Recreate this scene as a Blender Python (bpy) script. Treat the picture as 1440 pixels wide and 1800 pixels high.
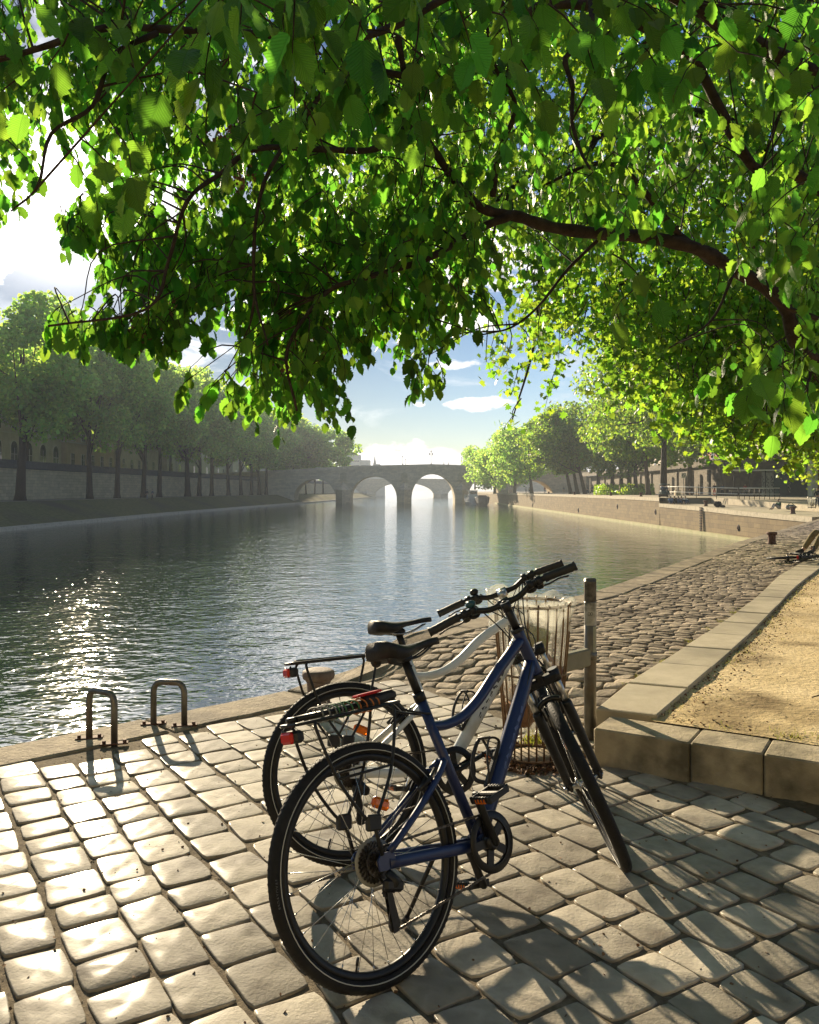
import bpy, bmesh, math, random
import numpy as np
from math import sin, cos, pi, radians, sqrt, atan2
from mathutils import Vector, Matrix

for o in list(bpy.data.objects): bpy.data.objects.remove(o)
SC = bpy.context.scene
COL = SC.collection
# ------------------------------------------------------------------ camera
H, F = 1.425, 1465.5
cd = bpy.data.cameras.new('camera'); cam = bpy.data.objects.new('camera', cd); COL.objects.link(cam)
cam.location = (0, 0, H); cam.rotation_euler = (radians(90), 0, 0)
cd.sensor_fit = 'HORIZONTAL'; cd.sensor_width = 36; cd.lens = 36*F/1440
cd.shift_y = -38/1440
cd.clip_start = .05; cd.clip_end = 6000
SC.camera = cam
# ------------------------------------------------------------------ light
SUN_EL, SUN_AZ = radians(18.8), radians(-21.8)      # azimuth measured from +Y towards +X
sl = bpy.data.lights.new('sun', 'SUN'); sl.energy = 5.0; sl.angle = radians(.6); sl.color = (1, .83, .58)
sun = bpy.data.objects.new('sun', sl); COL.objects.link(sun)
sdir = Vector((sin(SUN_AZ)*cos(SUN_EL), cos(SUN_AZ)*cos(SUN_EL), sin(SUN_EL)))
sun.rotation_euler = sdir.to_track_quat('Z', 'Y').to_euler(); sun.location = sdir*50
SC.view_settings.view_transform = 'Standard'; SC.view_settings.look = 'None'
SC.view_settings.gamma = 1; SC.view_settings.exposure = EXPOSURE = 1.2
SC.cycles.max_bounces = 6; SC.cycles.transparent_max_bounces = 8
SC.cycles.diffuse_bounces = 3; SC.cycles.glossy_bounces = 3; SC.cycles.transmission_bounces = 3
SC.cycles.sample_clamp_indirect = 6; SC.cycles.caustics_reflective = False; SC.cycles.caustics_refractive = False

def world():
    w = bpy.data.worlds.new('World'); SC.world = w; w.use_nodes = True
    nt = w.node_tree; N, L = nt.nodes, nt.links; N.clear()
    out = N.new('ShaderNodeOutputWorld'); bg = N.new('ShaderNodeBackground')
    sky = N.new('ShaderNodeTexSky'); sky.sky_type = 'NISHITA'; sky.sun_disc = False
    sky.sun_elevation = SUN_EL; sky.sun_rotation = SUN_AZ; sky.altitude = 50
    sky.air_density = 1.0; sky.dust_density = .1; sky.ozone_density = 1.5
    tc = N.new('ShaderNodeTexCoord'); sep = N.new('ShaderNodeSeparateXYZ')
    L.new(tc.outputs['Generated'], sep.inputs[0])
    def m(op, a, b=None, c=None, clamp=False):
        n = N.new('ShaderNodeMath'); n.operation = op; n.use_clamp = clamp
        for i, v in enumerate((a, b, c)):
            if v is None: continue
            if isinstance(v, (int, float)): n.inputs[i].default_value = v
            else: L.new(v, n.inputs[i])
        return n.outputs[0]
    # azimuth / elevation
    az = m('ARCTAN2', sep.outputs['X'], sep.outputs['Y']); el = m('ARCSINE', sep.outputs['Z'])
    def noise(vec, scale, detail, rough=.55, dist=0):
        n = N.new('ShaderNodeTexNoise'); n.inputs['Scale'].default_value = scale; n.inputs['Detail'].default_value = detail
        n.inputs['Roughness'].default_value = rough; n.inputs['Distortion'].default_value = dist
        L.new(vec, n.inputs['Vector']); return n.outputs['Fac']
    def comb(a, b, c=0.0):
        n = N.new('ShaderNodeCombineXYZ')
        for i, v in enumerate((a, b, c)):
            if isinstance(v, (int, float)): n.inputs[i].default_value = v
            else: L.new(v, n.inputs[i])
        return n.outputs[0]
    def gauss(a0, e0, sa, se):
        x = m('DIVIDE', m('SUBTRACT', az, a0), sa); y = m('DIVIDE', m('SUBTRACT', el, e0), se)
        return m('EXPONENT', m('MULTIPLY', m('ADD', m('MULTIPLY', x, x), m('MULTIPLY', y, y)), -1))
    def ramp(v, lo, hi):
        n = N.new('ShaderNodeMapRange'); n.interpolation_type = 'SMOOTHSTEP'; n.inputs['From Min'].default_value = lo; n.inputs['From Max'].default_value = hi
        L.new(v, n.inputs['Value']); return n.outputs['Result']
    # cumulus bank low on the horizon
    nz = noise(comb(m('MULTIPLY', az, 1.0), m('MULTIPLY', el, 1.5)), 16, 7, .6)
    nb = noise(comb(az, 0.0), 7, 2)
    top = m('ADD', m('MULTIPLY', nb, .10), .008)
    d = m('SUBTRACT', m('ADD', top, m('MULTIPLY', m('SUBTRACT', nz, .5), .085)), el)
    cum = m('MULTIPLY', ramp(d, 0, .010), ramp(el, -.02, .012))
    # wisps
    nw = noise(comb(m('MULTIPLY', az, 2.2), m('MULTIPLY', el, 7)), 3.1, 8, .6, .4)
    wis = m('MULTIPLY', ramp(nw, .52, .68), ramp(el, .05, .09))
    nh = noise(comb(m('MULTIPLY', az, 1.2), m('MULTIPLY', el, 2)), 2.2, 6, .55)
    hi = m('MULTIPLY', ramp(nh, .50, .66), ramp(el, .12, .3))
    # puffs and the bright cloud round the sun
    n2 = noise(comb(m('MULTIPLY', az, 1.5), m('MULTIPLY', el, 3)), 14, 7, .6)
    def puff(a, e, sa, se, k=1.0): return m('MULTIPLY', ramp(m('ADD', gauss(a, e, sa, se), m('MULTIPLY', m('SUBTRACT', n2, .5), 1.6)), .55, .8), k)
    ps = [puff(.085, .103, .055, .012), puff(.055, .150, .045, .010, .8), puff(.012, .103, .012, .005), puff(.07, .2, .05, .03), puff(-.5, .25, .12, .05, .9), puff(.02, .30, .30, .11, .95), puff(.34, .36, .12, .08, .8), puff(-.14, .20, .10, .05, .8)]
    glow = m('MULTIPLY', gauss(SUN_AZ, SUN_EL, .12, .08), .9)
    c = m('MAXIMUM', m('MAXIMUM', cum, m('MULTIPLY', wis, .35)), m('MAXIMUM', glow, m('MULTIPLY', hi, .6)))
    for p in ps: c = m('MAXIMUM', c, p)
    c = m('MINIMUM', c, 1.0)
    dt = N.new('ShaderNodeVectorMath'); dt.operation = 'DOT_PRODUCT'; L.new(tc.outputs['Generated'], dt.inputs[0]); dt.inputs[1].default_value = sdir
    mu = m('MAXIMUM', dt.outputs['Value'], 0)
    # cloud radiance: brighter towards the sun, shaded bases
    near = m('POWER', mu, 14.0); veryn = m('POWER', mu, 160.0)
    sh = ramp(n2, .3, .62)
    lum = m('ADD', m('ADD', m('MULTIPLY', sh, 3.2), 5.6), m('ADD', m('MULTIPLY', near, 27), m('MULTIPLY', veryn, 9)))
    cc = N.new('ShaderNodeVectorMath'); cc.operation = 'SCALE'; cc.inputs[0].default_value = (1.0, .965, .925); L.new(lum, cc.inputs['Scale'])
    hsn = N.new('ShaderNodeHueSaturation'); hsn.inputs['Saturation'].default_value = 1.25; L.new(sky.outputs[0], hsn.inputs['Color'])
    L.new(m('DIVIDE', 1.0, m('ADD', 1.0, m('MULTIPLY', m('POWER', mu, 12.0), 1.6))), hsn.inputs['Value'])
    tn = N.new('ShaderNodeMix'); tn.data_type = 'RGBA'; tn.blend_type = 'MULTIPLY'; tn.inputs['Factor'].default_value = 1; tn.inputs['B'].default_value = (.93, .96, 1.12, 1); L.new(hsn.outputs[0], tn.inputs['A'])
    mx = N.new('ShaderNodeMix'); mx.data_type = 'RGBA'
    L.new(c, mx.inputs['Factor']); L.new(tn.outputs['Result'], mx.inputs['A']); L.new(cc.outputs[0], mx.inputs['B'])
    L.new(mx.outputs['Result'], bg.inputs['Color']); bg.inputs['Strength'].default_value = SKY
    L.new(bg.outputs[0], out.inputs[0])
SKY = .052
world()

# ------------------------------------------------------------------ helpers
def G(px, py, z=0.0):
    Y = (H-z)*F/(py-862.0); return ((px-720)/F*Y, Y, z)
def P3(px, py, Y): return ((px-720)/F*Y, Y, H-(py-862)/F*Y)
def Xpx(px, Y): return (px-720)/F*Y
def sm(a, b, x):
    t = min(1, max(0, (x-a)/(b-a))); return t*t*(3-2*t)
def lerp(tab, x):
    if x <= tab[0][0]: return tab[0][1]
    for (a, u), (b, v) in zip(tab, tab[1:]):
        if x <= b: return u+(v-u)*(x-a)/(b-a)
    return tab[-1][1]

class MB:
    def __init__(s): s.v, s.f, s.mi, s.m = [], [], [], 0; s.sm = set()
    def add(s, vs, fs, smooth=False):
        b = len(s.v); s.v += [tuple(v) for v in vs]
        for f in fs:
            if smooth: s.sm.add(len(s.f))
            s.f.append(tuple(i+b for i in f)); s.mi.append(s.m)
        return s
    def box(s, c, d, rz=0, rx=0, ry=0, bev=0.0):
        M = Matrix.Rotation(rz, 3, 'Z') @ Matrix.Rotation(ry, 3, 'Y') @ Matrix.Rotation(rx, 3, 'X')
        hx, hy, hz = d[0]/2, d[1]/2, d[2]/2; b = min(bev, hx*.9, hy*.9, hz*.9)
        if b <= 0:
            vs = [(x*hx, y*hy, z*hz) for z in (-1, 1) for x, y in ((-1, -1), (1, -1), (1, 1), (-1, 1))]
            fs = [(3, 2, 1, 0), (4, 5, 6, 7), (0, 1, 5, 4), (1, 2, 6, 5), (2, 3, 7, 6), (3, 0, 4, 7)]
        else:
            def oct_(z, e): 
                x, y = hx-e, hy-e; q = b if e == 0 else b*.6
                return [(-x+q, -y, z), (x-q, -y, z), (x, -y+q, z), (x, y-q, z), (x-q, y, z), (-x+q, y, z), (-x, y-q, z), (-x, -y+q, z)]
            rings = [oct_(-hz, b), oct_(-hz+b, 0), oct_(hz-b, 0), oct_(hz, b)]
            vs = [v for r in rings for v in r]
            fs = [tuple(range(7, -1, -1)), tuple(range(24, 32))]
            for k in range(3):
                for i in range(8):
                    j = (i+1) % 8; fs.append((k*8+i, k*8+j, k*8+8+j, k*8+8+i))
        c = Vector(c); return s.add([M @ Vector(v)+c for v in vs], fs)
    def tube(s, pts, r, n=8, closed=False, caps=True, sq=None, up=(0, 0, 1)):
        pts = [Vector(p) for p in pts]; m = len(pts)
        rs = list(r) if hasattr(r, '__len__') else [r]*m
        vs = []; prev = None
        for i, p in enumerate(pts):
            if closed: t = pts[(i+1) % m]-pts[i-1]
            else: t = pts[min(i+1, m-1)]-pts[max(i-1, 0)]
            t = t.normalized() if t.length > 1e-9 else Vector((0, 0, 1))
            if prev is None:
                a = Vector(up); a = a if abs(a.dot(t)) < .95 else Vector((1, 0, 0))
                x = (a-t*a.dot(t)).normalized()
            else: x = (prev-t*prev.dot(t)).normalized()
            prev = x; y = t.cross(x)
            for k in range(n):
                a = 2*pi*k/n; cx, cy = cos(a), sin(a)
                if sq: cx *= sq[0]; cy *= sq[1]
                vs.append(p+x*(rs[i]*cx)+y*(rs[i]*cy))
        fs = []
        for i in range(m if closed else m-1):
            for k in range(n):
                a, b = i*n+k, i*n+(k+1) % n; c, d = ((i+1) % m)*n+(k+1) % n, ((i+1) % m)*n+k
                fs.append((a, b, c, d))
        s.add(vs, fs, True)
        if caps and not closed:
            b = len(s.v)-len(vs)
            for ring in (tuple(range(n-1, -1, -1)), tuple((m-1)*n+k for k in range(n))):
                s.f.append(tuple(b+i for i in ring)); s.mi.append(s.m)
        return s
    def cyl(s, a, b, r, n=12, r2=None): return s.tube([a, b], [r, r if r2 is None else r2], n)
    def lathe(s, c, prof, n=24, axis='z', smooth=True, M=None):
        vs = []
        for (r, h) in prof:
            for k in range(n):
                a = 2*pi*k/n; q = {'z': (r*cos(a), r*sin(a), h), 'y': (r*cos(a), h, r*sin(a)), 'x': (h, r*cos(a), r*sin(a))}[axis]
                q = Vector(q); q = M @ q if M else q
                vs.append(q+Vector(c))
        fs = [(i*n+k, i*n+(k+1) % n, (i+1)*n+(k+1) % n, (i+1)*n+k) for i in range(len(prof)-1) for k in range(n)]
        s.add(vs, fs, smooth); b = len(s.v)-len(vs)
        if prof[0] == prof[-1]: return s
        if prof[0][0] > 1e-6: s.f.append(tuple(b+k for k in range(n))[::-1]); s.mi.append(s.m)
        if prof[-1][0] > 1e-6: s.f.append(tuple(b+(len(prof)-1)*n+k for k in range(n))); s.mi.append(s.m)
        return s
    def ball(s, c, r, n=10, sc=(1, 1, 1)):
        k = max(4, n//2+1); vs, fs = [], []
        for i in range(k+1):
            t = pi*i/k
            for j in range(n):
                a = 2*pi*j/n; vs.append((c[0]+r*sc[0]*sin(t)*cos(a), c[1]+r*sc[1]*sin(t)*sin(a), c[2]+r*sc[2]*cos(t)))
        for i in range(k):
            for j in range(n): fs.append((i*n+j, (i+1)*n+j, (i+1)*n+(j+1) % n, i*n+(j+1) % n))
        return s.add(vs, fs, True)
    def prism(s, poly, z0, z1):      # polygon in xy, ccw
        n = len(poly); vs = [(x, y, z0) for x, y in poly]+[(x, y, z1) for x, y in poly]
        fs = [tuple(range(n-1, -1, -1)), tuple(range(n, 2*n))]+[(i, (i+1) % n, n+(i+1) % n, n+i) for i in range(n)]
        return s.add(vs, fs)
    def plate(s, poly, axis, a, b):  # polygon in the plane normal to axis, from a to b
        n = len(poly)
        def q(p, h): return {'y': (p[0], h, p[1]), 'x': (h, p[0], p[1])}[axis]
        vs = [q(p, a) for p in poly]+[q(p, b) for p in poly]
        fs = [tuple(range(n)), tuple(range(2*n-1, n-1, -1))]+[(i, n+i, n+(i+1) % n, (i+1) % n) for i in range(n)]
        return s.add(vs, fs)
    def quad(s, *v): return s.add(v, [tuple(range(len(v)))])
    def xform(s, M):
        s.v = [tuple(M @ Vector(v)) for v in s.v]; return s
    def build(s, name, mat, parent=None, local=False, kind=None, recalc=False):
        me = bpy.data.meshes.new(name)
        vs = s.v
        if parent is not None and not local:
            Mi = ROOTM[rootof(parent)].inverted(); vs = [tuple(Mi @ Vector(v)) for v in vs]
        me.from_pydata(vs, [], s.f)
        mats = mat if isinstance(mat, (list, tuple)) else [mat]
        for m_ in mats: me.materials.append(m_)
        if len(mats) > 1: me.polygons.foreach_set('material_index', s.mi)
        if s.sm:
            a = np.zeros(len(s.f), bool); a[list(s.sm)] = True; me.polygons.foreach_set('use_smooth', a)
        if recalc:
            bm = bmesh.new(); bm.from_mesh(me); bmesh.ops.recalc_face_normals(bm, faces=bm.faces); bm.to_mesh(me); bm.free()
        o = bpy.data.objects.new(name, me); COL.objects.link(o)
        if parent is not None: o.parent = parent
        else: ROOTM[o.name] = Matrix.Identity(4)
        if kind: o['kind'] = kind
        return o
ROOTM = {}
def rootof(o):
    while o.parent: o = o.parent
    return o.name
def thing(name, label, cat, loc=(0, 0, 0), rz=0.0, group=None, M=None):
    o = bpy.data.objects.new(name, None); COL.objects.link(o)
    M = M or (Matrix.Translation(loc) @ Matrix.Rotation(rz, 4, 'Z'))
    o.matrix_world = M; o.empty_display_size = .1
    ROOTM[o.name] = M
    return tag(o, label, cat, group)
def tag(o, label, cat, group=None):
    o['label'] = label; o['category'] = cat
    if group: o['group'] = group
    return o
def dup(root, M, label=None, group=None):
    c = root.copy(); COL.objects.link(c); c.matrix_world = M; ROOTM[c.name] = M
    if label: c['label'] = label
    if group: c['group'] = group
    for ch in list(root.children):
        d = ch.copy(); COL.objects.link(d); d.parent = c
        for g in list(ch.children):
            e = g.copy(); COL.objects.link(e); e.parent = d
    return c
def npmesh(name, V, Fc, mat, parent=None, smooth=False, uv=None, kind=None):
    V = np.asarray(V, np.float32).reshape(-1, 3); Fc = np.asarray(Fc, np.int32); k = Fc.shape[1]
    if parent is not None:
        Mi = np.array(ROOTM[rootof(parent)].inverted()); V = (V @ Mi[:3, :3].T+Mi[:3, 3]).astype(np.float32)
    me = bpy.data.meshes.new(name)
    me.vertices.add(len(V)); me.vertices.foreach_set('co', V.ravel())
    me.loops.add(Fc.size); me.loops.foreach_set('vertex_index', Fc.ravel())
    me.polygons.add(len(Fc)); me.polygons.foreach_set('loop_start', np.arange(0, Fc.size, k, dtype=np.int32))
    if smooth: me.polygons.foreach_set('use_smooth', np.ones(len(Fc), bool))
    if uv is not None:
        u = me.uv_layers.new(name='UVMap'); u.data.foreach_set('uv', np.asarray(uv, np.float32)[Fc.ravel()].ravel())
    me.update(calc_edges=True); me.materials.append(mat)
    o = bpy.data.objects.new(name, me); COL.objects.link(o)
    if parent is not None: o.parent = parent
    else: ROOTM[o.name] = Matrix.Identity(4)
    if kind: o['kind'] = kind
    return o
def catmull(pts, n=8):
    p = [Vector(q) for q in pts]; p = [p[0]*2-p[1]]+p+[p[-1]*2-p[-2]]; out = []
    for i in range(1, len(p)-2):
        for k in range(n):
            t = k/n; a, b, c, d = p[i-1], p[i], p[i+1], p[i+2]
            out.append(.5*((2*b)+(c-a)*t+(2*a-5*b+4*c-d)*t*t+(3*b-a-3*c+d)*t**3))
    return out+[p[-2]]

# ------------------------------------------------------------------ materials
def mat(name, c1, c2=None, rough=.7, metal=0.0, scale=5.0, detail=4, bump=0.0, bscale=None, c3=None, s3=.6, spec=.5, isl=0.0, coat=0.0, aniso=None, rvar=0.0, lo=.35, hi=.65, obj=True, emit=None, bdist=.01, crough=.03):
    m = bpy.data.materials.new(name); m.use_nodes = True; nt = m.node_tree; N, L = nt.nodes, nt.links
    b = N['Principled BSDF']; b.inputs['Roughness'].default_value = rough; b.inputs['Metallic'].default_value = metal
    b.inputs['Specular IOR Level'].default_value = spec; b.inputs['Coat Weight'].default_value = coat
    b.inputs['Base Color'].default_value = (*c1, 1); b.inputs['Coat Roughness'].default_value = crough
    tc = N.new('ShaderNodeTexCoord'); vec = tc.outputs['Object']
    if aniso:
        mp = N.new('ShaderNodeMapping'); mp.inputs['Scale'].default_value = aniso; L.new(vec, mp.inputs[0]); vec = mp.outputs[0]
    col = None
    if c2:
        n = N.new('ShaderNodeTexNoise'); n.inputs['Scale'].default_value = scale; n.inputs['Detail'].default_value = detail; n.inputs['Roughness'].default_value = .6
        L.new(vec, n.inputs['Vector']); r = N.new('ShaderNodeValToRGB'); r.color_ramp.elements[0].position = lo; r.color_ramp.elements[1].position = hi
        r.color_ramp.elements[0].color = (*c1, 1); r.color_ramp.elements[1].color = (*c2, 1)
        L.new(n.outputs['Fac'], r.inputs[0]); col = r.outputs[0]
        if rvar:
            mr = N.new('ShaderNodeMapRange'); mr.inputs['To Min'].default_value = max(0, rough-rvar); mr.inputs['To Max'].default_value = rough+rvar
            L.new(n.outputs['Fac'], mr.inputs['Value']); L.new(mr.outputs[0], b.inputs['Roughness'])
    if c3:
        n = N.new('ShaderNodeTexNoise'); n.inputs['Scale'].default_value = s3; n.inputs['Detail'].default_value = 5; L.new(tc.outputs['Object'], n.inputs['Vector'])
        r = N.new('ShaderNodeMapRange'); r.inputs['From Min'].default_value = .5; r.inputs['From Max'].default_value = .68; L.new(n.outputs['Fac'], r.inputs['Value'])
        x = N.new('ShaderNodeMix'); x.data_type = 'RGBA'; L.new(r.outputs[0], x.inputs['Factor'])
        if col: L.new(col, x.inputs['A'])
        else: x.inputs['A'].default_value = (*c1, 1)
        x.inputs['B'].default_value = (*c3, 1); col = x.outputs['Result']
    if isl:
        g = N.new('ShaderNodeNewGeometry'); h = N.new('ShaderNodeHueSaturation')
        mr = N.new('ShaderNodeMapRange'); mr.inputs['To Min'].default_value = 1-isl; mr.inputs['To Max'].default_value = 1+isl
        L.new(g.outputs['Random Per Island'], mr.inputs['Value']); L.new(mr.outputs[0], h.inputs['Value'])
        if col: L.new(col, h.inputs['Color'])
        else: h.inputs['Color'].default_value = (*c1, 1)
        col = h.outputs[0]
    if col: L.new(col, b.inputs['Base Color'])
    if bump:
        n = N.new('ShaderNodeTexNoise'); n.inputs['Scale'].default_value = bscale or scale*3; n.inputs['Detail'].default_value = 6; n.inputs['Roughness'].default_value = .65
        L.new(vec, n.inputs['Vector']); bp = N.new('ShaderNodeBump'); bp.inputs['Strength'].default_value = bump; bp.inputs['Distance'].default_value = bdist
        L.new(n.outputs['Fac'], bp.inputs['Height']); L.new(bp.outputs[0], b.inputs['Normal'])
    if emit: b.inputs['Emission Color'].default_value = (*emit[0], 1); b.inputs['Emission Strength'].default_value = emit[1]
    return m

def masonry(name, c1, c2, mortar, bw, bh, stain=None, plane='auto', rough=.85, msz=.012, bump=.5):
    """coursed stone blocks; u runs along the wall (x+y in object space), v is height"""
    m = bpy.data.materials.new(name); m.use_nodes = True; nt = m.node_tree; N, L = nt.nodes, nt.links
    b = N['Principled BSDF']; b.inputs['Roughness'].default_value = rough; b.inputs['Specular IOR Level'].default_value = .25
    tc = N.new('ShaderNodeTexCoord'); sp = N.new('ShaderNodeSeparateXYZ'); L.new(tc.outputs['Object'], sp.inputs[0])
    ad = N.new('ShaderNodeMath'); ad.operation = 'ADD'; L.new(sp.outputs['X'], ad.inputs[0]); L.new(sp.outputs['Y'], ad.inputs[1])
    cb = N.new('ShaderNodeCombineXYZ'); L.new(ad.outputs[0], cb.inputs[0]); L.new(sp.outputs['Z'], cb.inputs[1])
    br = N.new('ShaderNodeTexBrick'); br.inputs['Scale'].default_value = 1; br.inputs['Brick Width'].default_value = bw; br.inputs['Row Height'].default_value = bh
    br.inputs['Mortar Size'].default_value = msz; br.inputs['Mortar Smooth'].default_value = .3; br.inputs['Bias'].default_value = 0
    br.inputs['Color1'].default_value = (*c1, 1); br.inputs['Color2'].default_value = (*c2, 1); br.inputs['Mortar'].default_value = (*mortar, 1)
    L.new(cb.outputs[0], br.inputs['Vector'])
    n = N.new('ShaderNodeTexNoise'); n.inputs['Scale'].default_value = .9; n.inputs['Detail'].default_value = 8; n.inputs['Roughness'].default_value = .7; L.new(tc.outputs['Object'], n.inputs['Vector'])
    x = N.new('ShaderNodeMix'); x.data_type = 'RGBA'; x.blend_type = 'MULTIPLY'; x.inputs['Factor'].default_value = .8
    mr = N.new('ShaderNodeMapRange'); mr.inputs['To Min'].default_value = .45; mr.inputs['To Max'].default_value = 1.35; L.new(n.outputs['Fac'], mr.inputs['Value'])
    L.new(br.outputs['Color'], x.inputs['A']); L.new(mr.outputs[0], x.inputs['B']); col = x.outputs['Result']
    if stain:  # (z0, z1, colour, streaky) - growth that starts at z1 and is full at z0
        z0, z1, sc = stain
        nn = N.new('ShaderNodeTexNoise'); nn.inputs['Scale'].default_value = 1.5; nn.inputs['Detail'].default_value = 6; L.new(tc.outputs['Object'], nn.inputs['Vector'])
        q = N.new('ShaderNodeMath'); q.operation = 'MULTIPLY_ADD'; q.inputs[1].default_value = .8; L.new(nn.outputs['Fac'], q.inputs[0]); L.new(sp.outputs['Z'], q.inputs[2])
        mr2 = N.new('ShaderNodeMapRange'); mr2.inputs['From Min'].default_value = z1+.4; mr2.inputs['From Max'].default_value = z0+.4; L.new(q.outputs[0], mr2.inputs['Value'])
        x2 = N.new('ShaderNodeMix'); x2.data_type = 'RGBA'; L.new(mr2.outputs[0], x2.inputs['Factor']); L.new(col, x2.inputs['A']); x2.inputs['B'].default_value = (*sc, 1); col = x2.outputs['Result']
    L.new(col, b.inputs['Base Color'])
    bp = N.new('ShaderNodeBump'); bp.inputs['Strength'].default_value = bump; bp.inputs['Distance'].default_value = .04
    iv = N.new('ShaderNodeMath'); iv.operation = 'SUBTRACT'; L.new(n.outputs['Fac'], iv.inputs[0]); L.new(br.outputs['Fac'], iv.inputs[1])
    L.new(iv.outputs[0], bp.inputs['Height']); L.new(bp.outputs[0], b.inputs['Normal'])
    return m

def leafmat(name, c, tr, rough=.42, var=.35, tmix=.5, veins=False, hue=.03, spec=.35):
    m = bpy.data.materials.new(name); m.use_nodes = True; nt = m.node_tree; N, L = nt.nodes, nt.links
    b = N['Principled BSDF']; b.inputs['Roughness'].default_value = rough; b.inputs['Specular IOR Level'].default_value = spec
    t = N.new('ShaderNodeBsdfTranslucent'); mx = N.new('ShaderNodeMixShader'); mx.inputs[0].default_value = tmix
    g = N.new('ShaderNodeNewGeometry')
    def hs(col, ph):
        h = N.new('ShaderNodeHueSaturation'); h.inputs['Color'].default_value = (*col, 1)
        a = N.new('ShaderNodeMapRange'); a.inputs['To Min'].default_value = 1-var; a.inputs['To Max'].default_value = 1+var; L.new(g.outputs['Random Per Island'], a.inputs['Value']); L.new(a.outputs[0], h.inputs['Value'])
        q = N.new('ShaderNodeMath'); q.operation = 'MULTIPLY'; q.inputs[1].default_value = ph; L.new(g.outputs['Random Per Island'], q.inputs[0])
        f = N.new('ShaderNodeMath'); f.operation = 'FRACT'; L.new(q.outputs[0], f.inputs[0])
        a2 = N.new('ShaderNodeMapRange'); a2.inputs['To Min'].default_value = .5-hue; a2.inputs['To Max'].default_value = .5+hue; L.new(f.outputs[0], a2.inputs['Value']); L.new(a2.outputs[0], h.inputs['Hue'])
        return h.outputs[0]
    c_, t_ = hs(c, 37.0), hs(tr, 37.0)
    if veins:
        uv = N.new('ShaderNodeTexCoord'); s = N.new('ShaderNodeSeparateXYZ'); L.new(uv.outputs['UV'], s.inputs[0])
        def m_(op, a, b_=None):
            n = N.new('ShaderNodeMath'); n.operation = op
            for i, v in enumerate((a, b_)):
                if v is None: continue
                if isinstance(v, (int, float)): n.inputs[i].default_value = v
                else: L.new(v, n.inputs[i])
            return n.outputs[0]
        au = m_('ABSOLUTE', m_('SUBTRACT', s.outputs['X'], .5))
        w = m_('SINE', m_('MULTIPLY', m_('SUBTRACT', s.outputs['Y'], m_('MULTIPLY', m_('POWER', au, .8), .75)), 46.0))
        side = m_('POWER', m_('ABSOLUTE', w), .6)
        midr = m_('MINIMUM', m_('MULTIPLY', au, 30.0), 1.0)
        hgt = m_('MULTIPLY', side, midr)
        bp = N.new('ShaderNodeBump'); bp.inputs['Strength'].default_value = .6; bp.inputs['Distance'].default_value = .0025; L.new(hgt, bp.inputs['Height'])
        L.new(bp.outputs[0], b.inputs['Normal']); L.new(bp.outputs[0], t.inputs['Normal'])
        mr = N.new('ShaderNodeMapRange'); mr.inputs['To Min'].default_value = .80; mr.inputs['To Max'].default_value = 1.04; L.new(hgt, mr.inputs['Value'])
        x = N.new('ShaderNodeMix'); x.data_type = 'RGBA'; x.blend_type = 'MULTIPLY'; x.inputs['Factor'].default_value = 1; L.new(t_, x.inputs['A']); L.new(mr.outputs[0], x.inputs['B']); t_ = x.outputs['Result']
    L.new(c_, b.inputs['Base Color']); L.new(t_, t.inputs['Color'])
    L.new(b.outputs[0], mx.inputs[1]); L.new(t.outputs[0], mx.inputs[2]); L.new(mx.outputs[0], N['Material Output'].inputs['Surface'])
    return m
# ------------------------------------------------------------------ shared materials
M = {}
M['paver'] = mat('paver_stone', (.315, .28, .222), (.43, .385, .305), rough=.75, scale=14, detail=9, bump=.6, bscale=70, isl=.32, c3=(.22, .19, .15), s3=7.0, rvar=.1, spec=.12, bdist=.006, coat=.16, crough=.2)
M['cobble'] = mat('cobble_stone', (.24, .19, .135), (.40, .325, .235), rough=.8, scale=7, detail=6, bump=.9, bscale=30, isl=.4, c3=(.16, .125, .09), s3=1.5, spec=.15, bdist=.012)
M['joint'] = mat('joint_sand', (.12, .095, .065), (.23, .185, .125), rough=.95, scale=40, bump=1.0, bscale=160, spec=.15, c3=(.07, .06, .035), s3=2.0, bdist=.008)
M['coping'] = mat('coping_stone', (.20, .16, .11), (.36, .295, .205), rough=.85, scale=9, detail=10, bump=1.0, bscale=38, c3=(.13, .105, .075), s3=2.2, isl=.12, spec=.2, bdist=.016)
M['slab'] = mat('slab_stone', (.37, .315, .215), (.47, .405, .285), rough=.72, scale=5, detail=8, bump=.35, bscale=60, c3=(.28, .24, .165), s3=1.7, isl=.09, spec=.35)
M['sand'] = mat('packed_sand', (.54, .41, .21), (.72, .57, .33), rough=.95, scale=2.6, detail=9, bump=1.0, bscale=24, c3=(.21, .15, .075), s3=1.6, spec=.12, bdist=.02)
M['wallstone'] = masonry('quay_wall_stone', (.27, .20, .105), (.20, .145, .08), (.09, .065, .04), 1.3, .42, stain=(-3.1, -2.35, (.12, .155, .025)))
M['oldwall'] = masonry('old_wall_stone', (.56, .47, .30), (.43, .36, .23), (.07, .06, .045), 1.6, .5)
M['retain'] = masonry('retaining_wall_stone', (.24, .20, .15), (.16, .135, .10), (.07, .06, .05), 1.3, .45)
M['bridgestone'] = masonry('bridge_stone', (.68, .57, .40), (.54, .45, .32), (.30, .25, .17), 1.5, .5)
M['nearwall'] = masonry('near_quay_stone', (.28, .22, .15), (.2, .16, .11), (.08, .07, .05), .9, .38, stain=(-3.1, -2.2, (.10, .13, .03)))
M['promenade'] = mat('promenade_paving', (.33, .28, .20), (.42, .36, .26), rough=.85, scale=.6, detail=8, bump=.4, bscale=6, c3=(.25, .21, .15), s3=.15)
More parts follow.
